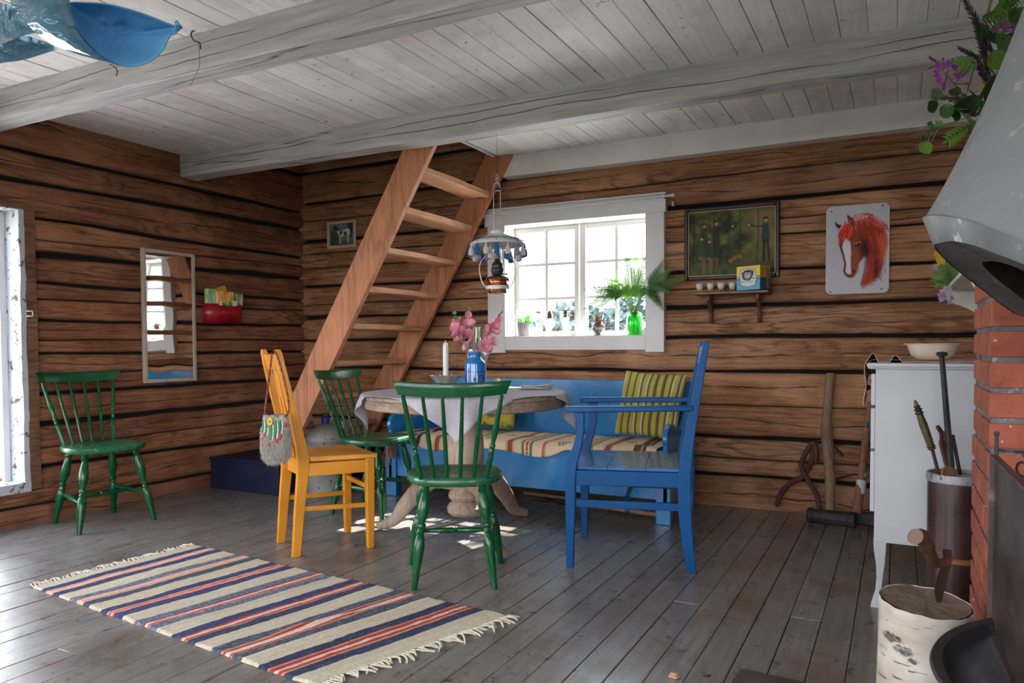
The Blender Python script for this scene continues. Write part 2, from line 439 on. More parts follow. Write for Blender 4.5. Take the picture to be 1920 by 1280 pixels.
def beammat(name, c, d):
    m, t, b, o = newmat(name)
    fine = noi(t, coords(t, (2.2, 34, 34)), 1, 7, .7)
    col = mix(t, ramp(t, fine, [(.3, 0.), (.7, 1.)]), d, c)
    ck = ramp(t, noi(t, coords(t, (.16, 5, 9)), 1, 3, .45, .0), [(.495, 0.), (.5, 1.), (.505, 0.)])
    cm = ramp(t, noi(t, coords(t, (.5, .5, .5)), 1.1, 2), [(.42, 0.), (.5, 1.)])
    crack = math_(t, 'MULTIPLY', ck, cm)
    zz = nd(t, 'SeparateXYZ', {0: coords(t)}).outputs[2]
    for zc0, sd0 in ((2.245, 0.0), (2.20, 9.0)):
        xo = nd(t, 'Mapping', {0: nd(t, 'TexCoord').outputs['Object'], 3: (1, .35, 0), 1: (sd0, 0, 0)}).outputs[0]
        wv_ = math_(t, 'ADD', math_(t, 'MULTIPLY', math_(t, 'SUBTRACT', noi(t, xo, .7, 2), .5), .13), math_(t, 'MULTIPLY', math_(t, 'SUBTRACT', noi(t, xo, 5, 4, .7), .5), .016))
        dd = math_(t, 'ABSOLUTE', math_(t, 'SUBTRACT', math_(t, 'SUBTRACT', zz, zc0), wv_))
        c2_ = math_(t, 'LESS_THAN', dd, math_(t, 'MULTIPLY', ramp(t, noi(t, xo, 1.3, 3), [(.42, 0.), (.6, 1.)]), .0024))
        crack = math_(t, 'MAXIMUM', crack, c2_)
    col = mix(t, math_(t, 'MULTIPLY', crack, .85), col, (.04, .035, .03))
    kn = ramp(t, nd(t, 'TexVoronoi', {'Vector': coords(t, (2.6, 6, 9)), 'Scale': .8}).outputs['Distance'], [(.03, 1.), (.05, .4), (.07, 0.)])
    col = mix(t, math_(t, 'MULTIPLY', kn, .6), col, (.25, .2, .17))
    t.links.new(col, b.inputs['Base Color']); b.inputs['Roughness'].default_value = .6
    bump(t, math_(t, 'SUBTRACT', math_(t, 'MULTIPLY', fine, .4), math_(t, 'MULTIPLY', crack, 2.)), b, .6, .006)
    return m
M_beam = beammat('white_limed_beam', (.58, .58, .59), (.32, .32, .325))
M_white = paint('white_trim_paint', (.68, .68, .70), .42, .05, (.30, .26, .22), bumps=.12, chipamt=.72, scale=4)
M_peel = paint('peeling_white_paint', (.46, .49, .54), .6, .10, (.07, .05, .04), bumps=.5, chipamt=.57, scale=4)
M_lad = wood('ladder_pine', (.45, .165, .078), (.64, .28, .145), 'Z', .62, 16, .8, .45, ((.20, .10, .06), .4))
M_tread = wood('tread_pine', (.52, .22, .105), (.72, .37, .21), 'Y', .6, 16, .8, .45, ((.24, .13, .08), .5))

# ------------------------------------------------------------------ log walls
def n1(x, seed): return mnoise.noise(Vector((x, seed*7.31, seed*1.7)))
def n2(x, y, seed): return mnoise.noise(Vector((x, y, seed*3.1)))
def log_wall(name, pos, s0, s1, ztop, gaps, holes, seed, mats, step=.04, sill=0.0):
    """pos(s, depth, z) -> point; gaps: (z, width, depth, slope)"""
    mb = MB(); ns = int((s1-s0)/step)+1
    S = [s0+(s1-s0)*i/(ns-1) for i in range(ns)]
    def gz(g, s):
        return g[0]+g[3]*(s-(s0+s1)/2)+.012*n1(s*.9, seed+g[0]*9)+.005*n1(s*4, seed+g[0]*5)
    def gw(g, s): return max(.003, g[1]*(1+.75*n1(s*1.3+4, seed+g[0]*3)))
    G = [(-.06, .01, .02, 0)]+list(gaps)+[(ztop, .01, .02, 0)]
    base = 0
    for k_ in range(len(G)-1):
        lo, hi = G[k_], G[k_+1]; mb.l = k_+1+seed*20
        rows = []
        for q in range(13):
            row = []
            for s in S:
                a = gz(lo, s); c = gz(hi, s); wa = gw(lo, s)/2; wc = gw(hi, s)/2
                za = a+wa; zc = c-wc; H = zc-za
                tt = [0, .0, .05, .12, .25, .4, .5, .6, .75, .88, .95, 1., 1][q]
                z = za+H*tt
                if q == 0: z = a; dep = lo[2]
                elif q == 12: z = c; dep = hi[2]
                elif q in (1, 11):
                    g_ = lo if q == 1 else hi
                    dep = min(g_[2], .012 + (.006 if g_[1] > .01 else 0))
                elif q in (2, 10): dep = (.005 if (lo if q == 2 else hi)[1] > .01 else .002)
                else: dep = -.002
                if 2 <= q <= 10: dep += .004*n2(s*1.1, z*4, seed+k_)+.0016*n2(s*6, z*22, seed+k_)+.004*n1(s*.5, k_+seed)
                if k_ == 0: dep -= sill
                row.append(pos(s, dep, z))
            rows.append(row)
        b0 = len(mb.v)
        TT = [0, .0, .05, .12, .25, .4, .5, .6, .75, .88, .95, 1., 1]
        for q, row in enumerate(rows): mb.v += [tuple(p) for p in row]; mb.lid += [mb.l]*ns; mb.tv = (mb.tv or [])+[TT[q]]*ns
        for q in range(12):
            for i in range(ns-1):
                f = (b0+q*ns+i, b0+q*ns+i+1, b0+(q+1)*ns+i+1, b0+(q+1)*ns+i)
                sc_ = (S[i]+S[i+1])/2; zc_ = (mb.v[f[0]][2]+mb.v[f[2]][2])/2
                if any(h[0] < sc_ < h[1] and h[2] < zc_ < h[3] for h in holes): continue
                mb.f.append(f); mb.mi.append(1 if q in (0, 11) else 0)
    return build(name, mb, mats, origin=0, kind='structure', angle=50)
th, tn = .023, .0055
back = [(.19, th, .05, 0), (.29, tn, .015, .004), (.43, th, .05, 0), (.629, tn, .02, .003), (.828, th, .05, 0), (1.045, th, .05, .0), (1.235, th*1.1, .05, 0),
        (1.345, tn, .015, .004), (1.455, th*.8, .045, -.01), (1.645, tn*1.5, .02, .006), (1.745, tn, .012, 0), (1.865, th, .05, .004), (2.03, tn, .02, .005), (2.19, th, .05, .01), (2.41, th, .05, 0), (2.6, th, .05, 0)]
left = [(.112, th*.7, .03, -.008), (.33, th, .05, -.012), (.428, tn, .015, 0), (.555, th*1.2, .05, .006), (.74, th*.8, .045, -.004), (.83, tn*1.4, .012, .008), (.96, th*.7, .04, 0), (1.045, tn*1.5, .02, 0),
        (1.15, th*.7, .04, .006), (1.265, tn*1.5, .02, .008), (1.37, th*.7, .04, 0), (1.52, th*1.2, .05, .01), (1.60, tn, .012, .018), (1.735, th*.9, .05, -.004), (1.925, th*1.2, .055, .01), (2.10, th*1.1, .05, 0), (2.4, th, .05, 0), (2.6, th, .05, 0)]
WB = (-2.50, -1.405, 1.02, 1.875)      # hole for the back window (behind its casing)
DL = (.97, 2.46, .22, 1.775)          # hole for the side door
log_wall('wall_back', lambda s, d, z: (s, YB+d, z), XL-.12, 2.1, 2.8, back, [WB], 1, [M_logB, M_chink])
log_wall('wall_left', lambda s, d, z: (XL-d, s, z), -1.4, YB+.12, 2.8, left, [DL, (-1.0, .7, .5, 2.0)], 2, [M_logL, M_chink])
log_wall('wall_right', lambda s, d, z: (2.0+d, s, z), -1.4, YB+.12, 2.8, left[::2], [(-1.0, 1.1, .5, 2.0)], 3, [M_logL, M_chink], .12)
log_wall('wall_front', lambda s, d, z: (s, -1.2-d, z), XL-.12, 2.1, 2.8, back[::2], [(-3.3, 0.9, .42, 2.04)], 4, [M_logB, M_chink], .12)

# ------------------------------------------------------------------ floor and ceiling boards
mb = MB(); P = .1065; x = -.02-.1065*42-.004
i = 0
while x < 2.1:
    mb.l = i+1
    cuts = sorted([-1.4, 4.9]+[random.uniform(-1, 4.8) for _ in range(1)]) if i % 2 else [-1.4, 4.9]
    for a, c in zip(cuts, cuts[1:]):
        dz = random.uniform(-.0015, .0015); g = .0011
        mb.box((x+g, a+.001, -.03), (x+P-g, c-.001, dz)); mb.l += .37
    x += P; i += 1
mb.l = 0; mb.box((XL-.2, -1.5, -.06), (2.2, 5, -.02), 1)
build('floor', mb, [M_floor, M_gap], origin=0, kind='structure', bevel=.0015, seg=1)
mb = MB(); x = -.018-.1065*42; i = 0
HX = -2.50                                   # stair hatch: x < HX, y > 3.65
while x < 2.1:
    mb.l = i+101; y1 = YB+.1; y0 = -1.4
    if x+P/2 < HX: y1 = 3.655
    dz = random.uniform(-.0015, .0025); g = random.choice((.0008, .0008, .0016, .0026))
    mb.box((x+g, y0, ZC+dz), (x+P-g, y1, ZC+.03)); x += P; i += 1
mb.l = 0
mb.box((XL-.1, -1.4, ZC+.02), (2.1, 3.65, ZC+.16), 1)
mb.box((HX+.06, 3.65, ZC+.02), (2.1, YB+.1, ZC+.16), 1)
build('ceiling', mb, [M_ceil, M_gap], origin=0, kind='structure', bevel=.001, seg=1)
mb = MB(); mb.box((XL-.2, -1.4, 2.78), (2.2, 5, 2.85)); build('ceiling_loft', mb, plain('loft_dark', (.12, .07, .05), .9), origin=0, kind='structure')
mb = MB(); mb.box((HX-.005, 3.652, ZC-.002), (HX+.02, YB-.03, ZC+.18)); build('trim_1', mb, M_white, origin=0, kind='structure', bevel=.003)

def beam(name, x0, x1, y0, y1, z0, z1, seed, curve=0):
    mb = MB(); n = 90; prof = []
    ring = []
    for i in range(n):
        x = lerp(x0, x1, i/(n-1)); row = []
        sag = .010*n1(x*.8, seed)
        for (u, v) in [(0, 1), (0, .66), (0, .33), (0, .06), (.06, 0), (.35, 0), (.65, 0), (.94, 0), (1, .06), (1, .5), (1, 1)]:
            yy = lerp(y0, y1, u)+.007*n2(x*1.6, v*2, seed+1)+(.006*n1(x*3, seed+2) if u > .9 else 0); zz = lerp(z0, z1, v)+(sag+.005*n2(x*3.5, u*3, seed+5) if v < .5 else 0)
            row.append((x, yy, zz))
        ring.append(row)
    m_ = len(ring[0])
    vs = [p for r_ in ring for p in r_]
    fs = [(i*m_+j, i*m_+j+1, (i+1)*m_+j+1, (i+1)*m_+j) for i in range(n-1) for j in range(m_-1)]
    fs += [tuple(range(m_-1, -1, -1)), tuple((n-1)*m_+j for j in range(m_))]
    mb.add(vs, fs)
    return build(name, mb, M_beam, origin=0, kind='structure', angle=40)
beam('trim_2', XL-.05, 2.1, 2.20, 2.325, 2.15, ZC+.01, 11)
beam('trim_3', XL-.05, 2.1, 3.515, 3.655, 2.148, ZC+.01, 12)
mb = MB(); mb.box((-2.455, 4.60, 2.160), (2.1, YB+.03, ZC+.005)); build('trim_4', mb, paint('cornice_white', (.80, .79, .80), .5, .06, (.35, .3, .28), .15, chipamt=.74), origin=0, kind='structure', bevel=.004)

# ------------------------------------------------------------------ outside
M_ground = plain('pale_bounce_ground', (.80, .80, .76), .9)  # ground kept pale to bounce daylight up to the ceiling
mb = MB(); mb.box((-90, -60, -1.3), (90, 120, -1.0)); mb.box((-4.9, -60, -1.0), (90, 4.8, -.97), 1); mb.box((-60, -60, -1.0), (-4.9, -1.2, -.97), 1); build('ground', mb, [M_ground, plain('low_bounce_ground', (.045, .055, .03), .95)], origin=0, kind='structure')  # dark slabs added to cut bounce onto the beam faces
mb = MB(); mb.box((-6.3, .2, -.2), (-4.72, 3.6, .03)); build('trim_5', mb, plain('bleached_porch_boards', (.72, .70, .68), .8), origin=0, kind='structure')
def tree(name, x, y, h, r_, label, seed):
    t_ = T(name, label, 'tree', (x, y, -1.0), 0, 'trees seen through the window panes')
    rnd = random.Random(seed)
    a = MB(); a.tube([(0, 0, 0), (.1, 0, h*.5), (0, .1, h*.9)], [.22, .14, .04], 8); build('trunk', a, M_lad, t_)
    a = MB()
    for q in range(900):
        z = rnd.uniform(.15, 1)**.8*h; rr = r_*math.sqrt(max(.02, 1-(z/h-.35)**2/.5))*rnd.uniform(.3, 1); an = rnd.uniform(0, 6.28)
        p = Vector((rr*math.cos(an), rr*math.sin(an), z)); d = Vector((rnd.uniform(-1, 1), rnd.uniform(-1, 1), rnd.uniform(-.5, .8))).normalized()*rnd.uniform(.2, .42)
        a.leaf(p, p+d, .25, (rnd.uniform(-1, 1), rnd.uniform(-1, 1), 1))
    build('foliage', a, M_far, t_)
M_far = leafmat('hazed_foliage', (.085, .125, .12), (.05, .085, .085), .8, .1)  # haze put into the colour: greyed, bluish leaves
for i, (px, Y, h, r_) in enumerate([(1045, 22, 2.7, 1.1), (1072, 28, 3.7, 1.4), (1135, 25, 3.1, 1.4), (1195, 33, 4.2, 1.8), (1018, 38, 3.3, 1.5)]):
    p = at(px, 600, y=Y); tree('birch_tree', p.x, Y, h, r_, 'hazy green tree beyond the %s pane of the window' % ['lower right left-hand-sash', 'lower corner left-hand-sash', 'lower left right-hand-sash', 'lower right right-hand-sash', 'middle left-hand-sash'][i], 50+i)

# ------------------------------------------------------------------ back window
t = T('window_1', None, None, (-1.953, YB, .955)); t['kind'] = 'structure'
M_sash = paint('sash_white', (.82, .82, .80), .4, .04, None, .05)
mb = MB()
mb.box((-2.600, 4.655, .945), (-2.462, 4.70, 1.93)); mb.box((-1.445, 4.655, .951), (-1.322, 4.70, 1.88))
mb.box((-2.462, 4.657, .965), (-1.445, 4.70, 1.060))
mb.box((-2.620, 4.650, 1.835), (-1.312, 4.70, 1.945)); mb.box((-2.628, 4.635, 1.945), (-1.306, 4.70, 1.957))
build('casing', mb, M_white, t, True, bevel=.003)
mb = MB()
mb.box((-2.51, 4.69, 1.02), (-2.462, 4.95, 1.88)); mb.box((-1.444, 4.69, 1.02), (-1.40, 4.95, 1.88))
mb.box((-2.51, 4.69, 1.833), (-1.40, 4.95, 1.88)); mb.box((-2.51, 4.66, 1.01), (-1.40, 4.95, 1.0605))
mb.box((-1.999+.045, 4.80, 1.06), (-1.912-.045+.045, 4.86, 1.834))
build('frame', mb, M_sash, t, True, bevel=.002)
for (a, c) in ((-2.460, -1.966), (-1.945, -1.446)):
    mb = MB(); f = .034; y0, y1 = 4.815, 4.845; z0, z1 = 1.062, 1.832
    mb.box((a, y0, z0), (a+f, y1, z1)); mb.box((c-f, y0, z0), (c, y1, z1)); mb.box((a+f, y0, z0), (c-f, y1, z0+f)); mb.box((a+f, y0, z1-f), (c-f, y1, z1))
    m_ = (a+c)/2; mb.box((m_-.011, y0+.004, z0+f), (m_+.011, y1-.004, z1-f))
    for zz in (1.327, 1.568): mb.box((a+f, y0+.004, zz-.010), (m_-.011, y1-.004, zz+.010)); mb.box((m_+.011, y0+.004, zz-.010), (c-f, y1-.004, zz+.010))
    s_ = build('sash', mb, M_sash, t, True, bevel=.002)
    g = MB(); g.box((a+f-.004, 4.829, z0+f-.004), (c-f+.004, 4.8315, z1-f+.004)); build('pane', g, thinglass('window_glass', (.99, 1, 1)), s_, True)
mb = MB(); mb.tube([(-2.655, 4.628, 1.912), (-1.285, 4.628, 1.928)], .007, 10)
cr = T('curtain_rod', 'thin white curtain rod along the top of the window casing', 'curtain rod', (-1.97, 4.628, 1.912))
build('rod', mb, M_white, cr, True)
for q, zz in ((-2.662, 1.912), (-1.278, 1.928)):
    mb = MB(); s_ = 1 if q > -2 else -1
    mb.turned((q-s_*.006, 4.628, zz), (q+s_*.034, 4.628, zz), [(0, .009), (.2, .009), (.3, .006), (.5, .011), (.75, .013), (1, .005)], 12); build('finial', mb, M_white, cr, True)
    mb = MB(); mb.box((q-.006-s_*.04, 4.62, zz-.012), (q+.006-s_*.04, 4.66, zz+.012)); build('bracket', mb, M_white, cr, True, bevel=.002)

# ------------------------------------------------------------------ side door opening
d_ = T('door_1', None, None, (XL, 1.95, .24)); d_['kind'] = 'structure'
mb = MB()
def wob(x, y, z, s): return (x, y+.006*n2(z*6, x*5, s), z)
# right jamb: hewn board with an uneven front edge
g = MB(); nz = 60
def jamb(u, v):
    z = lerp(.235, 1.765, v); x_ = lerp(XL+.012, XL-.17, u); return (x_+(.008*n1(z*9, 3) if u < .1 else 0), 2.445+.004*n2(z*7, u*4, 6), z)
g.grid(6, nz, jamb)
g.grid(4, nz, lambda u, v: (XL+.012+.008*n1(lerp(.235, 1.765, v)*9, 3), lerp(2.445, 2.475, u)+(.006*n1(v*22, 8) if u > .9 else 0)+(.004*n2(lerp(.235, 1.765, v)*7, 0, 6) if u < .1 else 0), lerp(.235, 1.765, v)))
g.box((XL-.17, .96, .19), (XL+.018, 2.475, .243)); g.box((XL-.17, .96, 1.762), (XL+.012, 2.47, 1.80)); g.box((XL-.17, .94, .19), (XL+.012, .98, 1.8))
build('jamb', g, M_peel, d_, True, bevel=0)
mb = MB(); mb.box((XL-.14, 2.405, .243), (XL-.115, 2.44, 1.76)); build('frame', mb, M_white, d_, True, bevel=.002)
mb = MB(); mb.box((XL-.35, .98, .20), (XL-.16, 2.44, .262)); build('threshold', mb, M_tread, d_, True, bevel=.004)
# brown plank beside the opening
mb = MB(); nzz = 70
mb.grid(5, nzz, lambda u, v: (XL+.016+.003*n2(u*3, v*9, 4), lerp(2.474, 2.532, u)+(.003*n1(v*13, 5)), lerp(.20, 1.775, v)))
mb.box((XL-.02, 2.476, .20), (XL+.014, 2.53, 1.775))
mb.box((XL-.02, .9, 1.768), (XL+.016, 2.6, 1.80))
build('trim_6', mb, logwood('log_plank', 'Y', (.13, .06, .035), (.21, .11, .065), (.25, .14, .085)), origin=0, kind='structure', angle=50)
hk = at(52, 588, x=XL+.02)
mb = MB(); mb.tube(catmull([hk+Vector((0, -.006, .014)), hk+Vector((.022, -.004, .014)), hk+Vector((.026, .010, .012)), hk+Vector((.026, .010, -.012)), hk+Vector((.022, -.004, -.014)), hk+Vector((0, -.006, -.014))], 4), .0028, 8)
build('door_staple', mb, M_white, label='small white metal staple on the brown plank beside the door opening', cat='hook')

# unseen front windows behind the eye, widened to let in more light
t = T('window_2', None, None, (-1.2, -1.2, .4)); t['kind'] = 'structure'; mb = MB()
for a in (-3.36, -1.93, -.50, .88): mb.box((a, -1.3, .38), (a+.07, -1.18, 2.08))
mb.box((-3.36, -1.3, .36), (.95, -1.18, .44)); mb.box((-3.36, -1.3, 2.01), (.95, -1.18, 2.08)); mb.box((-3.3, -1.27, 1.22), (.9, -1.23, 1.25))
build('frame', mb, M_sash, t, True)
t = T('window_3', None, None, (XL, -.15, .5)); t['kind'] = 'structure'; mb = MB()
mb.box((XL-.1, -1.05, .45), (XL+.03, -.97, 2.05)); mb.box((XL-.1, .66, .45), (XL+.03, .74, 2.05)); mb.box((XL-.1, -1.0, .45), (XL+.03, .7, .53)); mb.box((XL-.1, -1.0, 1.96), (XL+.03, .7, 2.05)); mb.box((XL-.06, -.19, .5), (XL, -.13, 2.))
build('frame', mb, M_sash, t, True)

t = T('fill_window', None, None, (2.0, .05, .5)); t['kind'] = 'structure'; mb = MB()  # unseen right-hand window, added to brighten the room
mb.box((1.97, -1.05, .45), (2.1, -.97, 2.05)); mb.box((1.97, 1.06, .45), (2.1, 1.14, 2.05)); mb.box((1.97, -1.0, .45), (2.1, 1.1, .53)); mb.box((1.97, -1.0, 1.96), (2.1, 1.1, 2.05)); mb.box((2.0, .02, .5), (2.06, .08, 2.))
build('frame', mb, M_sash, t, True)

# ------------------------------------------------------------------ loft ladder
def lx(z): return -3.22+.609*(z-1.029)
t = T('loft_stair', 'steep pine loft stair with open treads rising from the navy box to the hatch', 'stair', (-3.7, 4.15, .22))
mb = MB()
ldir = Vector((.609, 0, 1)).normalized(); lper = Vector((1, 0, -.609)).normalized()
def stringer(y0, y1, z0, z1, dx, seed):
    mb = MB(); n = 24; W = .185
    for i in range(n):
        pass
    vs = []
    for i in range(n):
        z = lerp(z0, z1, i/(n-1)); c = Vector((lx(z)+dx, 0, z))
        for (u, v) in ((-1, 0), (1, 0), (1, 1), (-1, 1)):
            p = c+lper*(u*W/2+.0025*n1(z*3+u*5, seed)); vs.append((p.x, lerp(y0, y1, v)+.002*n1(z*2+v, seed+2), p.z))
    fs = [(i*4+j, i*4+(j+1) % 4, (i+1)*4+(j+1) % 4, (i+1)*4+j) for i in range(n-1) for j in range(4)]+[(3, 2, 1, 0), tuple((n-1)*4+j for j in range(4))]
    mb.add(vs, fs); return mb
build('stringer', stringer(3.695, 3.735, .275, 2.42, 0, 1), M_lad, t, True, bevel=.003)
build('stringer', stringer(4.568, 4.608, .275, 2.42, -.020, 2), M_lad, t, True, bevel=.003)
zs = [2.045, 1.82, 1.585, 1.352, 1.122, .885, .655, .425]
for i, z in enumerate(zs):
    g = MB(); n = 14; T_ = .042; D_ = .165; rnd = random.Random(i); vs = []
    for k_ in range(n):
        y = lerp(3.733, 4.570, k_/(n-1)); cx = lx(z)+.005-(.02 if y > 4.2 else 0)*(k_/(n-1)); s_ = .004*n1(y*3, i); r2 = .007*n1(y*4+3, i)
        for (u, v) in ((-1, -1), (.82, -1), (1, -.6), (1, 1), (-1, 1)):
            vs.append((cx+u*D_/2+r2*(u > 0), y, z+v*T_/2+s_*(v < 0)))
    fs = [(k_*5+j, k_*5+(j+1) % 5, (k_+1)*5+(j+1) % 5, (k_+1)*5+j) for k_ in range(n-1) for j in range(5)]+[(4, 3, 2, 1, 0), tuple((n-1)*5+j for j in range(5))]
    g.add(vs, fs); build('tread', g, M_tread, t, True, bevel=.003)
#@@FURN

# ------------------------------------------------------------------ green spindle chairs
M_green = paint('green_gloss_paint', (.0012, .070, .021), .18, .12, (.01, .04, .02), .05, chipamt=.78, coat=.1, spec=.4)
M_greenseat = paint('green_seat_worn', (.012, .115, .045), .3, .2, (.12, .15, .10), .08, chipamt=.60, scale=9, coat=.3)
LEG = [(0, .013), (.06, .015), (.085, .020), (.11, .014), (.15, .018), (.25, .0245), (.34, .024), (.42, .015), (.45, .013), (.465, .019), (.485, .019), (.50, .0125), (.53, .0165), (.545, .013), (.58, .020), (.64, .0235), (.72, .0215), (.85, .0165), (1, .0125)]
def windsor(name, label, loc, rz, fd=.18, rd=-.19, ring=.46, group='green spindle-back chairs'):
    t = T(name, label, 'chair', loc, rz, group)
    # seat: rounded shield, slightly dished
    n = 40; out = []
    for i in range(n):
        a = 2*math.pi*i/n; c, s = math.cos(a), math.sin(a)
        ex = .62
        xx = math.copysign(abs(c)**ex, c); yy = math.copysign(abs(s)**ex, s)
        wf = .205 if yy > 0 else .205-.035*(-yy)
        out.append((xx*wf, yy*(.20 if yy > 0 else .185)+(0 if yy > 0 else .01)))
    g = MB(); rings = [(0.0, .447), (.5, .448), (.8, .453), (.95, .456), (1, .450), (1, .426), (.95, .418), (0, .418)]
    vs = []
    for r_, z_ in rings: vs += [(p[0]*max(r_, .001), p[1]*max(r_, .001), z_) for p in out]
    fs = [(k_*n+i, k_*n+(i+1) % n, (k_+1)*n+(i+1) % n, (k_+1)*n+i) for k_ in range(len(rings)-1) for i in range(n)]
    fs = [tuple(reversed(f)) for f in fs]
    g.add(vs, fs); build('seat', g, M_greenseat, t, angle=60)
    tops = {}
    for sx_, fx, fy, tx, ty in ((-1, .165, rd, .115, -.115), (1, .165, rd, .115, -.115), (-1, .205, fd, .135, .115), (1, .205, fd, .135, .115)):
        a = Vector((sx_*tx, ty, .425)); b = Vector((sx_*fx, fy, 0)); tops[(sx_, fy > 0)] = (a, b)
        LP = [(interp(q, [0, .46, 1], [0, ring, 1]), r_) for q, r_ in LEG]; g = MB(); g.turned(a, b, LP, 14); build('leg', g, M_green, t)
    SP = [(0, .007), (.08, .009), (.3, .0115), (.46, .0125), (.49, .009), (.505, .0145), (.52, .009), (.54, .0125), (.7, .0115), (.92, .009), (1, .007)]
    def on(k_, f): a, b = tops[k_]; return a.lerp(b, f)
    mids = []
    for sx_ in (-1, 1):
        a = on((sx_, False), ring+.13); b = on((sx_, True), ring+.17); mids.append(a.lerp(b, .5))
        g = MB(); g.turned(a, b, [(0, .006), (.1, .009), (.45, .0135), (.55, .0135), (.9, .009), (1, .006)], 10); build('stretcher', g, M_green, t)
    g = MB(); g.turned(mids[0], mids[1], SP, 10); build('stretcher', g, M_green, t)
    def topc(x, z=0): return Vector((x, -.285+.035*(x/.2)**2-.022*(z), .825))
    for i in range(6):
        f = (i-2.5)/2.5; b0 = Vector((f*.135, -.158+.018*f*f, .45)); tp = topc(f*.196); outer = abs(f) > .9
        tp.z = .80
        g = MB()
        if outer: g.turned(b0, tp, [(0, .009), (.04, .011), (.25, .0125), (.31, .0125), (.325, .008), (.34, .014), (.37, .010), (.40, .0135), (.43, .009), (.5, .0115), (.62, .0145), (.68, .0115), (1, .008)], 10)
        else: g.turned(b0, tp, [(0, .0075), (.1, .0085), (.45, .0098), (.9, .0075), (1, .007)], 9)
        build('spindle', g, M_green, t)
    g = MB(); N = 25; vs = []
    sec = [(-.009, -.027), (-.0105, 0), (-.009, .024), (-.005, .029), (.005, .029), (.009, .024), (.0105, 0), (.009, -.027), (0, -.030)]
    for i in range(N):
        f = -1+2*i/(N-1)
        for (dy, dz) in sec:
            h = 1-.06*f*f; tz = (dz+.03)/.06
            x = f*(.214+.022*tz); c = topc(x)
            vs.append((x, c.y+dy-.012*tz, .823+dz*h+.010*f*f))
    m_ = len(sec)
    fs = [(i*m_+j, (i+1)*m_+j, (i+1)*m_+(j+1) % m_, i*m_+(j+1) % m_) for i in range(N-1) for j in range(m_)]+[tuple(range(m_)), tuple((N-1)*m_+j for j in range(m_-1, -1, -1))]
    g.add(vs, fs); build('crest_rail', g, M_green, t, angle=50)
    return t
def face(dx, dy): return math.atan2(-dx, dy)
windsor('spindle_back_chair', 'green spindle-back chair with its back to us, between rug and table', (-1.70, 2.742, 0), face(-.506, .863), .175, -.18, .38)
windsor('spindle_back_chair', 'green spindle-back chair standing alone against the left log wall beside the door opening', (-4.015, 2.68, 0), face(.988, -.156), .18, -.21)
windsor('spindle_back_chair', 'green spindle-back chair between the orange chair and the table, in front of the loft stair', (-2.81, 3.612, 0), face(.997, .078), .185, -.19)

# ------------------------------------------------------------------ orange chair
M_or = paint('orange_paint', (.64, .255, .014), .38, .10, (.45, .16, .03), .08, chipamt=.72, coat=.2)
t = T('orange_chair', 'orange painted chair with a narrow back splat and a fur pouch hung on it', 'chair', (-2.5605, 2.8915, 0), face(.533, .846))
def strip(mb, pts, wx, wy):
    """square section member following pts; wx across, wy list of fore-aft sizes"""
    n = len(pts); vs = []
    for i, p in enumerate(pts):
        x, y, z = p; a = wy[i] if hasattr(wy, '__len__') else wy; q = wx[i] if hasattr(wx, '__len__') else wx
        vs += [(x-q/2, y-a/2, z), (x+q/2, y-a/2, z), (x+q/2, y+a/2, z), (x-q/2, y+a/2, z)]
    fs = [(i*4+j, i*4+(j+1) % 4, (i+1)*4+(j+1) % 4, (i+1)*4+j) for i in range(n-1) for j in range(4)]+[(3, 2, 1, 0), tuple((n-1)*4+j for j in range(4))]
    mb.add(vs, fs)
zp = [0, .1, .2, .3, .38, .45, .52, .65, .8, .9, .97, .985]
yp = [-.186, -.178, -.170, -.160, -.152, -.148, -.155, -.182, -.218, -.241, -.255, -.258]
wyp = [.038, .042, .046, .050, .053, .055, .052, .045, .038, .034, .030, .022]
for s_ in (-1, 1):
    g = MB(); strip(g, [(s_*.150, y, z) for y, z in zip(yp, zp)], [.030]*11+[.018], wyp); build('post', g, M_or, t, bevel=.003)
    g = MB(); strip(g, [(s_*.178, .172, z) for z in (0, .15, .3, .448)], .036, [.030, .036, .040, .042]); build('leg', g, M_or, t, bevel=.003)
    g = MB(); g.bar((s_*.152, -.14, .41), (s_*.176, .16, .41), .018, .062); build('side_rail', g, M_or, t, bevel=.002)
    g = MB(); g.bar((s_*.152, -.15, .225), (s_*.176, .165, .215), .014, .022); build('stretcher', g, M_or, t, bevel=.002)
g = MB(); g.bar((-.17, .175, .41), (.17, .175, .41), .018, .062); build('front_rail', g, M_or, t, bevel=.002)
g = MB(); g.bar((-.15, -.142, .41), (.15, -.142, .41), .018, .075); build('back_rail', g, M_or, t, bevel=.002)
g = MB(); g.bar((-.17, .172, .30), (.17, .172, .30), .014, .024); build('stretcher', g, M_or, t, bevel=.002)
g = MB(); g.prism([(-.150, -.115), (.150, -.115), (.205, .205), (-.205, .205)], (0, 0, .446), (1, 0, 0), (0, 1, 0), (0, 0, 1), .024)
build('seat', g, paint('orange_seat', (.66, .27, .035), .4, .14, (.38, .14, .03), .05, chipamt=.68, coat=.2), t, bevel=.005)
g = MB(); g.bar((-.14, -.245, .925), (.14, -.245, .925), .016, .075, up=(0, -.25, 1)); build('top_rail', g, M_or, t, bevel=.002)
g = MB()
for xa, xb in ((-.045, -.012), (.012, .045)): g.prism([(xa, .46), (xb, .46), (xb, .66), (xa, .66)], (0, -.150, 0), (1, 0, 0), (0, -.18, 1), (0, 1, 0), .010)
g.prism([(-.045, .66), (-.012, .66), (-.0195, .705), (-.012, .75), (-.045, .75)], (0, -.150+.0, 0), (1, 0, 0), (0, -.18, 1), (0, 1, 0), .010)
g.prism([(.045, .66), (.012, .66), (.0195, .705), (.012, .75), (.045, .75)], (0, -.150, 0), (1, 0, 0), (0, -.18, 1), (0, 1, 0), .010)
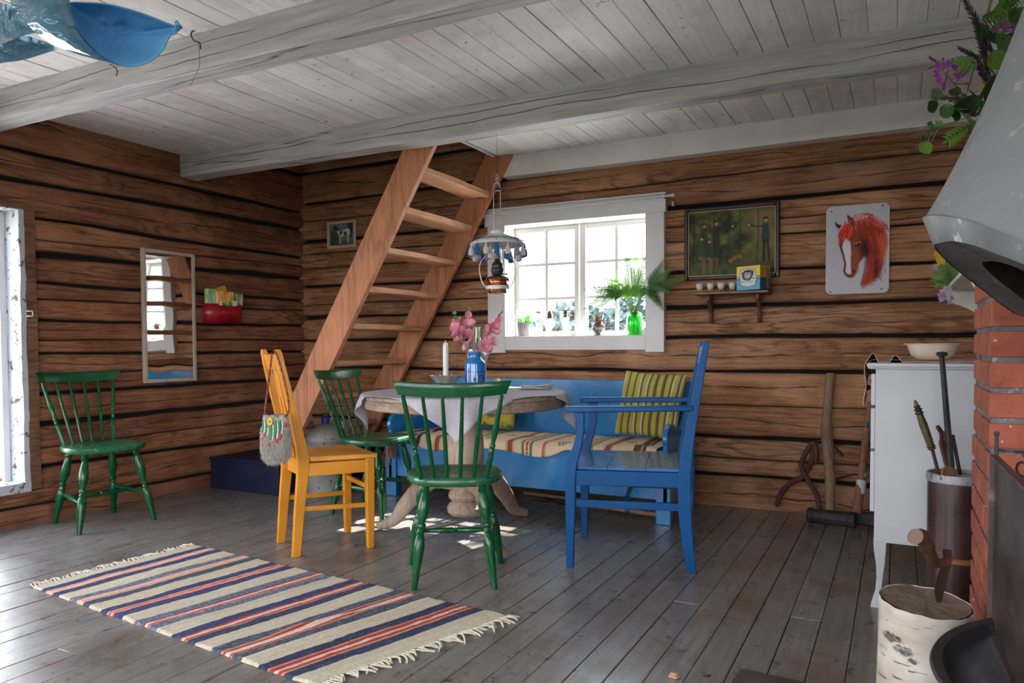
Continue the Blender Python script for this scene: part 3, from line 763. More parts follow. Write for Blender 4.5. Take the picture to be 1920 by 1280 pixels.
g.prism([(-.045, .75), (.045, .75), (.045, .92), (-.045, .92)], (0, -.150, 0), (1, 0, 0), (0, -.18, 1), (0, 1, 0), .010)
for v in g.v[:0]: pass
g.v = [(x, y+.16*.45*1.0*0+.072, z) for x, y, z in g.v]
build('splat', g, M_or, t, bevel=.0015)

# ------------------------------------------------------------------ blue armchair
M_blue = paint('deep_blue_paint', (.0008, .070, .235), .38, .10, (.005, .04, .12), bumps=.10, chipamt=.78, spec=.22)
M_bseat = paint('blue_seat_gloss', (.01, .11, .34), .18, .16, (.10, .20, .36), .06, chipamt=.60, scale=5, coat=.4)
t = T('blue_armchair', 'blue painted wooden armchair with a tall leaning back, right of the table', 'armchair', (-1.121, 3.420, 0), face(-.966, -.258))
zb = [0, .12, .25, .36, .44, .52, .65, .8, .95, 1.012]
yb_ = [-.270, -.252, -.240, -.236, -.238, -.246, -.266, -.292, -.318, -.329]
for s_ in (-1, 1):
    g = MB(); strip(g, [(s_*.250, y, z) for y, z in zip(yb_, zb)], .032, [.040, .048, .054, .056, .054, .050, .043, .037, .030, .024]); build('post', g, M_blue, t, bevel=.003)
    g = MB(); strip(g, [(s_*.272, y, z) for y, z in ((.264, 0), (.264, .12), (.262, .25), (.262, .40), (.258, .46), (.246, .50), (.226, .56), (.214, .62), (.216, .66), (.222, .70))], .034, [.030, .036, .043, .048, .050, .046, .036, .030, .032, .046]); build('leg', g, M_blue, t, bevel=.003)
    g = MB(); n = 10
    strip2 = [(s_*lerp(.252, .285, i/(n-1))+s_*(.008*math.sin(i/(n-1)*3.1)), lerp(-.275, .285, i/(n-1)), lerp(.722, .712, i/(n-1))) for i in range(n)]
    for a, b in zip(strip2, strip2[1:]): pass
    vs = []
    for i, p in enumerate(strip2):
        w_ = .036+.012*(i/(n-1)); w_ = w_ if i < n-1 else .03
        vs += [(p[0]-w_/2, p[1], p[2]-.013), (p[0]+w_/2, p[1], p[2]-.013), (p[0]+w_/2, p[1], p[2]+.013), (p[0]-w_/2, p[1], p[2]+.013)]
    g.add(vs, [(i*4+j, (i+1)*4+j, (i+1)*4+(j+1) % 4, i*4+(j+1) % 4) for i in range(n-1) for j in range(4)]+[(0, 1, 2, 3), tuple((n-1)*4+j for j in (3, 2, 1, 0))])
    build('armrest', g, M_blue, t, bevel=.005)
    g = MB(); g.bar((s_*.252, -.22, .405), (s_*.268, .25, .405), .020, .066); build('side_rail', g, M_blue, t, bevel=.002)
    g = MB(); g.bar((s_*.252, -.225, .285), (s_*.268, .255, .290), .016, .034); build('stretcher', g, M_blue, t, bevel=.002)
g = MB(); g.bar((-.265, .262, .405), (.265, .262, .405), .020, .066); build('front_rail', g, M_blue, t, bevel=.002)
g = MB(); g.bar((-.245, -.238, .405), (.245, -.238, .405), .020, .066); build('back_rail', g, M_blue, t, bevel=.002)
g = MB(); g.bar((-.26, .02, .288), (.26, .02, .288), .016, .030); build('stretcher', g, M_blue, t, bevel=.002)
g = MB()
for i in range(3):
    a = lerp(-.238, .265, i/3); b = lerp(-.238, .265, (i+1)/3)
    g.box((-.262, a+.0006, .440), (.262, b-.0006, .456))
build('seat', g, M_bseat, t, bevel=.002)
g = MB(); g.bar((-.235, -.318, .945), (.235, -.318, .945), .018, .085, up=(0, -.17, 1)); build('top_rail', g, M_blue, t, bevel=.003)
for x in (-.12, 0, .12):
    g = MB(); g.bar((x, -.262, .56), (x, -.312, .91), .045, .010, up=(0, 1, 0)); build('back_slat', g, M_blue, t, bevel=.002)
g = MB(); g.bar((-.235, -.258, .555), (.235, -.258, .555), .018, .04, up=(0, -.17, 1)); build('lower_rail', g, M_blue, t, bevel=.002)

# ------------------------------------------------------------------ round table
TC = Vector((-2.045, 3.41, 0)); TR = .535; TH = .748
M_tab = wood('worn_stripped_wood', (.36, .255, .19), (.60, .47, .38), 'Z', .7, 14, .3, .35, ((.17, .085, .05), .8))
M_rim = wood('table_rim_wood', (.20, .13, .095), (.50, .39, .31), 'X', .65, 12, .2, .4, ((.10, .06, .045), .7))
t = T('round_pedestal_table', 'round stripped-wood pedestal table with curved feet under a white cloth', 'table', (TC.x, TC.y, 0))
g = MB()
g.lathe([(1e-4, TH), (TR-.012, TH), (TR, TH-.006), (TR, TH-.018), (TR-.008, TH-.024), (TR-.008, TH-.066), (TR-.016, TH-.072), (TR-.04, TH-.072), (TR-.04, TH-.03), (1e-4, TH-.03)], n=72)
build('tabletop', g, M_rim, t)
g = MB()
g.lathe([(.10, .716), (.11, .70), (.09, .67), (.075, .64), (.082, .58), (.096, .50), (.100, .42), (.094, .36), (.080, .33), (.070, .315), (.084, .30), (.088, .285), (.078, .265), (.066, .25), (.074, .235), (.088, .222), (.094, .20), (.088, .185), (.070, .172), (.088, .160), (.100, .140), (.098, .115), (.080, .098), (.03, .094), (1e-4, .094)][::-1], n=28,
        wob=lambda i, a: (-.05 if abs(a-4.6) < .16 else 0))
build('column', g, M_tab, t)
def curvedfoot(toe, seed):
    toe = Vector((toe[0]-TC.x, toe[1]-TC.y, 0)); L = toe.length; d = toe.normalized(); sdv = Vector((-d.y, d.x, 0))
    P = catmull([d*.045+Vector((0, 0, .265)), d*(.16*L/.5+.02)+Vector((0, 0, .285)), d*(.5*L)+Vector((0, 0, .235)), d*(.68*L)+Vector((0, 0, .14)), d*(.80*L)+Vector((0, 0, .062)), d*(.93*L)+Vector((0, 0, .033)), d*(L+.005)+Vector((0, 0, .026))], 5)
    g = MB(); n = len(P); vs = []
    for i, p in enumerate(P):
        tg = (P[min(i+1, n-1)]-P[max(0, i-1)]).normalized(); up = sdv.cross(tg).normalized()
        if up.z < 0: up = -up
        f = i/(n-1); h = interp(f, [0, .15, .4, .7, .86, .95, 1], [.075, .10, .095, .058, .044, .050, .020]); w_ = interp(f, [0, .5, .85, .95, 1], [.058, .052, .046, .054, .025])
        for (u, v) in ((-1, -.7), (-.6, -1), (.6, -1), (1, -.7), (1, .6), (.5, 1), (-.5, 1), (-1, .6)): vs.append(p+sdv*(u*w_/2)+up*(v*h/2)+sdv*(.004*n1(f*9+u, seed)))
    lowest = min(v.z for v in vs)
    vs = [Vector((v.x, v.y, max(v.z, .001))) for v in vs]
    g.add(vs, [(i*8+j, i*8+(j+1) % 8, (i+1)*8+(j+1) % 8, (i+1)*8+j) for i in range(n-1) for j in range(8)]+[tuple(range(7, -1, -1)), tuple((n-1)*8+j for j in range(8))])
    build('curved_leg', g, M_tab, t, angle=60)
curvedfoot((-2.50, 3.24), 1); curvedfoot((-1.615, 3.03), 2); curvedfoot((-1.925, 3.88), 3)

# cloth laid cornerwise
M_cloth, tt, b, o_ = newmat('white_linen')
wv = noi(tt, coords(tt, (1, 1, 1)), 60, 3)
tt.links.new(mix(tt, ramp(tt, wv, [(.3, 0.), (.7, 1.)]), (.56, .54, .60), (.68, .66, .72)), b.inputs['Base Color']); b.inputs['Roughness'].default_value = .8
tl = nd(tt, 'BsdfTranslucent', {0: (.6, .58, .66, 1)}); mx = nd(tt, 'MixShader', {0: .3}); tt.links.new(b.outputs[0], mx.inputs[1]); tt.links.new(tl.outputs[0], mx.inputs[2]); tt.links.new(mx.outputs[0], o_.inputs[0])
bump(tt, noi(tt, coords(tt, (1, 1, 1)), 320, 2), b, .15, .001)
g = MB(); NC = 96; half = .526
ang0 = math.atan2(-3.41, 2.06)-.09   # one corner hangs towards the eye
def cloth(u, v):
    a = (u*2-1)*half; c = (v*2-1)*half
    a *= 1+.012*n1(c*7, 3)*(abs(a)/half)**4; c *= 1+.012*n1(a*7, 5)*(abs(c)/half)**4
    x = (a-c)/math.sqrt(2); y = (a+c)/math.sqrt(2)
    th_ = math.atan2(y, x)+ang0; r_ = math.hypot(x, y)
    if r_ <= TR:
        z = TH+.003+.0012*n2(x*9, y*9, 2)+.002*abs(n2(x*3, y*4, 9)); rr = r_
    else:
        d = r_-TR; k_ = min(1, d/.05); 
        fold = .034*math.sin(th_*17+2.2*n1(th_*2, 7))*min(1, d/.13)
        rr = TR+.006+.010*k_+fold+.010*n1(th_*7, 2)*k_+d*.02
        z = TH+.003-d*(1-.02)-.002
        if d < .015: z = TH+.003-d*.5
    return (TC.x+rr*math.cos(th_), TC.y+rr*math.sin(th_), z)
g.grid(NC, NC, cloth)
c_ = build('tablecloth', g, M_cloth, angle=80, label='white linen cloth laid cornerwise over the round table, corners hanging down', cat='tablecloth')
sol = c_.modifiers.new('thick', 'SOLIDIFY'); sol.thickness = .0014; sol.offset = 1

# ------------------------------------------------------------------ things on the table
Z0 = TH+.006
M_candle = plain('white_wax', (.82, .80, .78), .35, sss=.15)
M_pewter = paint('grey_pewter', (.42, .38, .37), .38, .12, None, .1, metal=.55)
cp = Vector((-2.085, 3.36, Z0)); cx_ = at(836, 735, z=Z0)
cp = Vector((cx_.x, cx_.y, Z0)); 
cp = at(836, 722, y=3.45); cp.z = Z0
t = T('candle_holder', 'grey flower-shaped metal candle holder with a scalloped rim on the table', 'candle holder', cp)
g = MB()
def petal(i, a): return (0, 0, .10*math.cos(8*a), .16*math.cos(8*a), .16*math.cos(8*a), .10*math.cos(8*a), 0, 0, 0)[min(i, 8)]
g.lathe([(.028, 0), (.034, .012), (.058, .055), (.080, .083), (.079, .085), (.056, .058), (.030, .018), (.018, .014), (1e-4, .014)], n=64, wob=lambda i, a: (0, 0, .05*math.cos(8*a), .13*math.cos(8*a), .13*math.cos(8*a), .05*math.cos(8*a), 0, 0, 0)[i])
build('dish', g, M_pewter, t)
g = MB(); g.lathe([(.019, .012), (.021, .045), (.026, .060), (.022, .060), (.0165, .045), (.0165, .02)], n=24); build('cup', g, M_pewter, t)
t = T('candle', 'tall white candle standing in the scalloped metal holder', 'candle', (cp.x, cp.y, Z0+.022))
g = MB(); g.lathe([(.0145, 0), (.0145, .215), (.012, .232), (.006, .240), (1e-4, .238)], n=20, wob=lambda i, a: .03*math.sin(a*2)); build('wax', g, M_candle, t)
g = MB(); g.tube([(0, 0, .236), (.001, 0, .245), (-.003, 0, .252)], .0016, 6); build('wick', g, M_candle, t)

vp = at(891, 722, y=3.40); vp.z = Z0
M_cer, tt, b, o_ = newmat('cobalt_glazed_stoneware')
v = coords(tt); sp_ = nd(tt, 'SeparateXYZ', {0: v})
an = math_(tt, 'ARCTAN2', sp_.outputs[1], sp_.outputs[0]); z_ = sp_.outputs[2]
cell = math_(tt, 'SUBTRACT', math_(tt, 'FRACT', math_(tt, 'ADD', math_(tt, 'MULTIPLY', an, 6/6.2832), .37)), .5)
zc_ = math_(tt, 'MULTIPLY', math_(tt, 'SUBTRACT', z_, .066), 1/.070)
dist = math_(tt, 'ADD', math_(tt, 'ABSOLUTE', math_(tt, 'MULTIPLY', cell, 1.15)), math_(tt, 'ABSOLUTE', zc_))
ring1 = ramp(tt, dist, [(.14, 1.), (.17, 0.), (.30, 0.), (.33, 1.), (.44, 1.), (.47, 0.)])
rr_ = math_(tt, 'SQRT', math_(tt, 'ADD', math_(tt, 'POWER', math_(tt, 'SUBTRACT', math_(tt, 'ABSOLUTE', cell), .5), 2), math_(tt, 'POWER', zc_, 2)))
ring2 = ramp(tt, rr_, [(.16, 0.), (.18, 1.), (.23, 1.), (.25, 0.), (.31, 0.), (.33, 1.), (.37, 1.), (.39, 0.)])
band = math_(tt, 'MULTIPLY', math_(tt, 'LESS_THAN', math_(tt, 'ABSOLUTE', zc_), .56), math_(tt, 'MAXIMUM', ring1, ring2))
lines = math_(tt, 'MULTIPLY', math_(tt, 'GREATER_THAN', math_(tt, 'ABSOLUTE', zc_), .56), math_(tt, 'LESS_THAN', math_(tt, 'ABSOLUTE', zc_), .62))
pat = math_(tt, 'MAXIMUM', band, lines)
tt.links.new(mix(tt, pat, (.012, .16, .50), (.006, .035, .19)), b.inputs['Base Color']); b.inputs['Roughness'].default_value = .12
b.inputs['Coat Weight'].default_value = .6; bump(tt, pat, b, -.4, .003)
g = MB(); g.lathe([(1e-4, .002), (.050, .0), (.054, .006), (.0545, .016), (.0545, .148), (.0525, .158), (.036, .174), (.032, .180), (.032, .202), (.0345, .206), (.0345, .210), (.030, .210), (.028, .180), (1e-4, .180)], n=40)
vz = T('blue_vase', 'cobalt blue stoneware vase with a pressed leaf pattern, holding pink flowers', 'vase', vp); build('body', g, M_cer, vz)
t = T('pink_gladiolus_bunch', 'pink gladiolus stems with green leaves standing in the blue vase', 'flowers', vp+Vector((0, 0, .19)))
M_stem = plain('stem_green', (.20, .30, .10), .5); M_blade = leafmat('blade_green', (.22, .36, .12), (.13, .24, .07)); M_dk = plain('dark_stem', (.05, .045, .04), .6)
M_pink = leafmat('pink_petal', (.78, .22, .36), (.85, .42, .54), .55, .35); M_pink2 = leafmat('pale_pink_petal', (.86, .48, .58), (.82, .30, .44), .55, .35); M_lil = leafmat('lilac_petal', (.42, .33, .50), (.55, .45, .62), .6, .3)
dv = M_d = (vp-EYE).dot(_f)
def tp(px, py, off=0.0): return at(px, py, d=dv+off)
base = vp+Vector((0, 0, .195))
def flower(px, py, size, mat, off=0, nd_=None, seed=0, droop=0):
    rnd = random.Random(int(px*7+py)); c = tp(px, py, off); g = MB()
    ax = (Vector((0, -.3, .6))+Vector((rnd.uniform(-.8, .8), rnd.uniform(-.8, .1), rnd.uniform(-.5, .5)))).normalized()
    e1 = ax.orthogonal().normalized(); e2 = ax.cross(e1)
    for k_ in range(6):
        a = k_*math.pi/3+rnd.uniform(-.2, .2); r_ = e1*math.cos(a)+e2*math.sin(a)
        p0 = c-ax*size*.35; m1 = c+r_*size*.35+ax*size*.1; p1 = c+r_*size*.62+ax*size*(.25+rnd.uniform(-.1, .15)); s_ = r_.cross(ax)
        vs = []
        for q, (p, w_) in enumerate(((p0, .06), (p0.lerp(m1, .6), .26), (m1, .42), (m1.lerp(p1, .6), .40), (p1, .12))):
            vs += [p-s_*w_*size+ax*.05*size*(q > 1), p+ax*(-.03*size), p+s_*w_*size+ax*.05*size*(q > 1)]
        g.add(vs, [(i*3+j, i*3+j+1, i*3+j+4, i*3+j+3) for i in range(4) for j in range(2)])
    build('blossom', g, mat, t, True, angle=80)
def stem(P, r0=.0022, r1=.0012, mat=None):
    g = MB(); Q = catmull([base+Vector((random.uniform(-.012, .012), random.uniform(-.01, .01), -.03))]+P, 5); g.tube(Q, [lerp(r0, r1, i/(len(Q)-1)) for i in range(len(Q))], 6); build('stem', g, mat or M_stem, t, True)
stem([tp(872, 640), tp(860, 605), tp(852, 586)]); stem([tp(882, 630, .02), tp(880, 600, .02), tp(880, 577, .02)]); stem([tp(912, 635), tp(926, 605), tp(942, 583)])
for a in ((852, 588, .02), (854, 597, .022), (880, 580, .018)): flower(a[0], a[1], a[2], M_blade)
for (x, y, s_, m_) in ((857, 601, .034, M_pink2), (855, 612, .040, M_pink), (866, 622, .046, M_pink2), (855, 624, .04, M_pink2), (863, 634, .042, M_pink), (873, 628, .034, M_pink), (880, 607, .044, M_pink2), (878, 590, .024, M_pink), (878, 627, .034, M_pink), (883, 641, .034, M_pink), (875, 650, .034, M_pink2),
                       (884, 651, .026, M_lil), (896, 651, .028, M_lil), (917, 620, .046, M_pink), (930, 622, .036, M_pink2), (923, 606, .030, M_pink2), (930, 612, .034, M_pink), (937, 599, .022, M_pink), (918, 638, .042, M_pink2), (925, 640, .032, M_pink2), (911, 648, .046, M_pink), (918, 656, .034, M_pink2)): flower(x, y, s_*1.25, m_)
for (a, b_, w_) in (((887, 655), (888, 603), .013), ((903, 655), (910, 606), .013), ((897, 655), (900, 614), .007), ((876, 652), (847, 612), .008)):
    g = MB(); g.leaf(tp(*a), tp(*b_), w_, tuple(-_f), shape=(.6, .9, 1, .9, .7, 0)); build('blade', g, M_blade, t, True)
g = MB(); g.tube([tp(926, 604), tp(935, 592), tp(943, 582)], [.0015, .003, .0012], 6); g.ball(tp(936, 591), .005, 8); g.ball(tp(941, 585), .004, 8); build('bud', g, M_dk, t, True)
# glass decanter behind the vase
M_clear = thinglass('clear_glass', (.95, .97, .97), .02, 1.6, (.9, .92, .92), .08)
gp = Vector((vp.x-.055, vp.y+.125, Z0))
t = T('glass_decanter', 'clear glass bottle with round shoulders standing behind the blue vase', 'glass bottle', gp)
g = MB(); g.lathe([(.04, 0), (.044, .01), (.046, .14), (.054, .175), (.062, .200), (.060, .225), (.045, .243), (.020, .250), (.016, .262), (.015, .290)], n=32); build('body', g, M_clear, t)
g = MB(); g.lathe([(.013, .285), (.0135, .30), (.0135, .345), (1e-4, .347)], n=20); build('stopper', g, thinglass('clear_stopper', (.9, .92, .95), .05, 1.8, (.85, .87, .92), .3), t)
# tray with yellow edge
tpz = Vector((vp.x-.04, vp.y+.16, Z0))
g = MB(); g.lathe([(.13, 0), (.175, .03), (.18, .05), (.174, .05), (.168, .032), (.125, .006), (1e-4, .006)], n=48)
build('tray', g, paint('straw_gold', (.62, .40, .12), .45, .12), label='shallow straw-coloured round tray behind the blue vase', cat='tray')
yp_ = at(925, 713, y=3.62)
g = MB(); yp_.z = Z0
g.tube(catmull([Vector((-1.985, 3.66, Z0+.02)), Vector((-1.95, 3.60, Z0+.045)), Vector((-1.925, 3.55, Z0+.048)), Vector((-1.90, 3.50, Z0+.030))], 6), [.006]+[.018]*17+[.006], 10)
yb2 = build('banana', g, paint('banana_yellow', (.62, .50, .08), .5, .1, (.2, .12, .03), .05, chipamt=.66), label='yellow banana lying on the table right of the blue vase', cat='fruit')
g = MB()
for k_ in range(4):
    z = Z0+.008+k_*.005; o2 = Vector((-1.80+.004*k_, 3.76, z)); a = .3
    ux = Vector((math.cos(a), math.sin(a), 0)); uy = Vector((-math.sin(a), math.cos(a), 0))
    g.grid(8, 6, lambda u, v: o2+ux*(u-.5)*.17+uy*(v-.5)*.10+Vector((0, 0, .004*math.sin(u*5+k_)+.0)))
nk = build('napkin', g, M_cloth, label='folded white napkin lying at the right far edge of the round table', cat='napkin')
sol = nk.modifiers.new('thick', 'SOLIDIFY'); sol.thickness = .003

# ------------------------------------------------------------------ colour painting on grids (pictures, woven patterns)
class Canvas:
    """colour per vertex of a flat grid; u right 0..1, v down 0..1"""
    def __init__(s, nu, nv, bgc):
        s.nu, s.nv = nu, nv; s.U, s.V = np.meshgrid(np.linspace(0, 1, nu), np.linspace(0, 1, nv))
        s.C = np.zeros((nv, nu, 3)); s.C[:] = srgb(bgc)
    def put(s, m, c, a=1.0):
        c = np.array(srgb(c)); m = np.clip(m, 0, 1)*a; s.C = s.C*(1-m[..., None])+c*m[..., None]
    def poly(s, P, c, a=1.0, soft=0.004):
        P = np.array(P, float); n = len(P); ins = np.zeros(s.U.shape, bool); D = np.full(s.U.shape, 9.)
        for i in range(n):
            x1, y1 = P[i]; x2, y2 = P[(i+1) % n]
            cnd = ((y1 > s.V) != (y2 > s.V)); xx = (x2-x1)*(s.V-y1)/((y2-y1) or 1e-9)+x1; ins ^= cnd & (s.U < xx)
            dx, dy = x2-x1, y2-y1; tt_ = np.clip(((s.U-x1)*dx+(s.V-y1)*dy)/(dx*dx+dy*dy+1e-12), 0, 1)
            D = np.minimum(D, np.hypot(s.U-x1-tt_*dx, s.V-y1-tt_*dy))
        s.put(np.where(ins, .5+D/soft/2, .5-D/soft/2), c, a)
    def stroke(s, P, w_, c, a=1.0, soft=.4):
        if not hasattr(w_, '__len__'): w_ = [w_]*len(P)
        best = np.zeros(s.U.shape)
        for i in range(len(P)-1):
            (x1, y1), (x2, y2) = P[i], P[i+1]; dx, dy = x2-x1, y2-y1
            lo = (min(x1, x2)-.06, max(x1, x2)+.06)
            tt_ = np.clip(((s.U-x1)*dx+(s.V-y1)*dy)/(dx*dx+dy*dy+1e-12), 0, 1); d = np.hypot(s.U-x1-tt_*dx, s.V-y1-tt_*dy)
            ww = w_[i]+(w_[i+1]-w_[i])*tt_; best = np.maximum(best, np.clip((ww-d)/(ww*soft+1e-6), 0, 1))
        s.put(best, c, a)
    def blob(s, x, y, rx, ry, c, a=1.0, p=1.0):
        d = ((s.U-x)/rx)**2+((s.V-y)/ry)**2; s.put(np.clip((1-d)*p, 0, 1), c, a)
    def cols(s): return np.clip(s.C, 0, 1).reshape(-1, 3)
def fbm(U, V, f, seed):
    out = np.zeros(U.shape); rs = np.random.RandomState(seed)
    for o_ in range(4):
        ff = f*2**o_; n = int(ff)+3; G_ = rs.rand(n, n); x = U*ff; y = V*ff; xi = x.astype(int) % (n-1); yi = y.astype(int) % (n-1); fx = x-np.floor(x); fy = y-np.floor(y)
        fx = fx*fx*(3-2*fx); fy = fy*fy*(3-2*fy)
        out += (G_[yi, xi]*(1-fx)*(1-fy)+G_[yi, xi+1]*fx*(1-fy)+G_[yi+1, xi]*(1-fx)*fy+G_[yi+1, xi+1]*fx*fy)/2**o_
    return (out/1.875)
M_pic = vcol('painted_picture', .5, spec=.2); M_card = vcol('printed_card', .45, spec=.3)

# ------------------------------------------------------------------ blue bench
M_bench = paint('bench_blue_gloss', (.012, .205, .52), .22, .10, (.03, .10, .22), .25, chipamt=.77, coat=.35, scale=3)
t = T('blue_bench', 'light blue painted wooden settle with curved ends along the back wall behind the table', 'bench', (-2.1, 4.32, 0))
bx0, bx1, bf, bb = -3.04, -1.10, 4.05, 4.57
g = MB(); g.box((bx0+.02, bb, .40), (bx1-.02, bb+.028, .772)); build('backrest', g, M_bench, t, True, bevel=.004)
g = MB(); g.box((bx0+.03, bf+.01, .385), (bx1-.03, bb+.02, .408)); build('seat', g, M_bench, t, True, bevel=.003)
g = MB(); g.box((bx0+.06, bf-.008, .135), (bx1-.09, bf+.016, .385)); build('front_panel', g, M_bench, t, True, bevel=.003)
for xx in (bx0, bx1-.09):
    g = MB(); g.box((xx, bf-.02, 0), (xx+.085, bf+.04, .40)); build('leg', g, M_bench, t, True, bevel=.004)
    g = MB(); g.box((xx+.02, bb-.03, 0), (xx+.085, bb+.028, .40)); build('leg', g, M_bench, t, True, bevel=.004)
prof = [(-.02, .0+.12), (-.02, .44), (-.035, .47), (-.02, .515), (.03, .548), (.09, .552), (.15, .535), (.20, .505), (.26, .498), (.33, .53), (.42, .60), (.50, .66), (.53, .68), (.53, .12)]
for xx in (bx0+.025, bx1-.05):
    P = [(q.x, q.y) for q in catmull([(a, c, 0) for a, c in prof[1:-1]], 3)]; P = [prof[0]]+P+[prof[-1]]
    g = MB(); g.prism(P, (xx, bf, 0), (0, 1, 0), (0, 0, 1), (1, 0, 0), .028); build('end_panel', g, M_bench, t, True, bevel=.004, angle=30)

# blanket on the bench
NU, NV = 520, 60
cv = Canvas(NU, NV, (238, 212, 184))
rs = np.random.RandomState(3); cv.C *= (.92+.12*rs.rand(NV, NU, 1))
BX0, BX1 = -2.93, -1.19
def bx(px): return (px-BX0)/(BX1-BX0)
def vstripe(x, w_, c, a=1): cv.put((np.abs(cv.U-bx(x)) < w_/2/(BX1-BX0)).astype(float), c, a)
for x in (-2.85, -2.15, -2.02, -1.72, -1.55, -1.30): pass
for x, kind in ((-2.62, 'b'), (-2.35, 'r'), (-2.10, 'b'), (-1.985, 'r'), (-1.87, 'o'), (-1.60, 'r'), (-1.47, 'b'), (-1.285, 'k')):
    if kind == 'b': vstripe(x, .034, (166, 92, 52)); vstripe(x-.012, .008, (120, 62, 40)); vstripe(x+.025, .004, (150, 120, 70)); vstripe(x-.026, .003, (96, 60, 40))
    if kind == 'o': vstripe(x, .016, (196, 110, 66)); vstripe(x+.012, .005, (110, 66, 44))
    if kind == 'k': vstripe(x, .06, (110, 72, 48)); vstripe(x+.012, .012, (186, 150, 110)); vstripe(x-.03, .006, (54, 40, 34)); vstripe(x+.032, .008, (60, 44, 36))
    if kind == 'r':
        vstripe(x, .078, (102, 140, 84)); vstripe(x, .050, (74, 110, 60)); vstripe(x, .040, (240, 214, 186)); 
        for k_ in range(26):
            v0 = (k_+.5)/26; m = np.clip(1-(np.abs(cv.U-bx(x))*(BX1-BX0)/.015+np.abs(cv.V-v0)/.022), 0, 1)*4; cv.put(m, (196, 44, 36))
def motif(x, v, c1, c2):
    for i in range(-3, 4):
        for j in range(-3, 4):
            if (abs(i)+abs(j)) % 2 == 0 and abs(i)+abs(j) < 5 and (i*j != 0 or abs(i)+abs(j) < 3):
                m = (np.abs(cv.U-bx(x+i*.011))*(BX1-BX0) < .0055)*(np.abs(cv.V-(v+j*.022)) < .011); cv.put(m.astype(float), c1 if (i+j) % 4 else c2)
for x, v in ((-2.20, .55), (-2.07+.0, .50), (-1.70, .55), (-1.40, .5), (-2.48, .52)): motif(x, v, (178, 34, 32), (60, 96, 40))
for x in (-1.76, -2.27): motif(x, .85, (70, 120, 40), (40, 60, 30))
# speckled left end
left_m = (cv.U < .10); sp = fbm(cv.U*8, cv.V, 6, 4); cv.put((left_m*(sp > .52)).astype(float), (60, 44, 40)); cv.put((left_m*(sp < .40)).astype(float), (70, 110, 140), .6)
g = MB()
def blk(u, v):
    x = lerp(BX0, BX1, u); L = .40+.0; s = v*(.40+.085+.012*math.sin(x*9))
    wav = .006*n2(x*7, v*3, 31)
    yb_e = 4.50-.40
    if s < .46-.02: y = 4.50-s; z = .418+abs(wav)+.010*max(0, n2(x*3, y*5, 8))+.012*math.exp(-((x+1.30)/.09)**2)*abs(math.sin(y*9))
    else: y = 4.036-.004; z = .418
    if s > .44:
        d = s-.44; y = 4.032+.0-.010*(1+math.sin(x*16+2*n1(x*3, 4)))*min(1, d/.03); z = .415-(d)*1.55*(1+.25*n1(x*3.2, 77)+.18*math.exp(-((x+1.72)/.06)**2)*-2.2)
    return (x, y, z)
g.grid(NU, NV, blk)
bl = build('bench_blanket', g, vcol('woven_cotton', .85, weave=(160, 160, 160), wc=(.82, 1.14)), cols=cv.cols(), angle=80, label='cream woven runner with red, green and brown folk stripes spread on the blue bench', cat='blanket')
so = bl.modifiers.new('thick', 'SOLIDIFY'); so.thickness = .003; so.offset = 1
g = MB()
for k_ in range(110):
    y = random.uniform(4.03, 4.30); z = .418 if y > 4.05 else random.uniform(.34, .42); a = Vector((BX0+.01, y, z)); L = random.uniform(.10, .17)
    P = [a, a+Vector((-.035, -.03*random.random()-.01, .004)), a+Vector((-.055, -.05-.03*random.random(), -.05)), a+Vector((-.05+random.uniform(-.03, .03), -.055-.03*random.random(), -L))]
    P = [Vector((max(p.x, bx0-.09), min(p.y, 4.03) if i > 1 else p.y, p.z)) for i, p in enumerate(P)]
    g.tube(catmull(P, 3), .0022, 4)
MWb = MW[bl]; build('fringe', g, plain('rough_jute', (.36, .24, .16), .9), bl, True, label='tangled brown fringe')

def cushion(name, ctr, ex, ey, en, W_, H_, D_, colfn, mat, label, n=44, pw=.38):
    """pillow: ex across, ey up, en normal"""
    g = MB(); cols = []; ex, ey, en = Vector(ex).normalized(), Vector(ey).normalized(), Vector(en).normalized(); ctr = Vector(ctr)
    for side in (1, -1):
        def f(u, v):
            a, c = u*2-1, v*2-1; th_ = max(0, (1-abs(a)**2.6)*(1-abs(c)**2.6))**pw
            pin = 1-.06*(1-abs(a))*abs(c)**2-.0; pin2 = 1-.06*(1-abs(c))*abs(a)**2
            cols.append(colfn(u, v)); w_ = .010*n2(a*3, c*3, 5+side)*th_
            return ctr+ex*(a*W_/2*pin2)+ey*(c*H_/2*pin)+en*(side*(D_/2*th_+w_))
        if side == 1: g.grid(n, n, f)
        else: k_ = len(g.f); g.grid(n, n, f); g.f[k_:] = [tuple(reversed(q)) for q in g.f[k_:]]
    return build(name, g, mat, cols=np.array(cols), angle=80, label=label, cat='cushion')
def stripes(u, v):
    q = (u*8.6+.15) % 1
    c = (176, 178, 74)
    if .05 < q < .10 or .42 < q < .46: c = (232, 222, 190)
    elif .10 <= q <= .42: c = (112, 78, 70)
    k_ = srgb(c); s = .94+.1*n2(u*9, v*9, 2); return [x*s for x in k_]
M_cush = vcol('cushion_cotton', .85, weave=(300, 300, 300))
cushion('striped_cushion', (-1.335, 4.40, .635), (1, -.16, -.05), (.10, .26, .95), (.0, -1, .28), .41, .40, .13, stripes, M_cush, 'yellow-green cushion with brown stripes leaning at the right end of the blue bench', n=60)
def floral(u, v):
    s = fb[int(v*59), int(u*59)]; return srgb((196, 178, 70)) if s > .5 else (srgb((140, 150, 60)) if s > .42 else srgb((90, 96, 56)))
uu, vv = np.meshgrid(np.linspace(0, 1, 60), np.linspace(0, 1, 60)); fb = fbm(uu, vv, 8, 9)
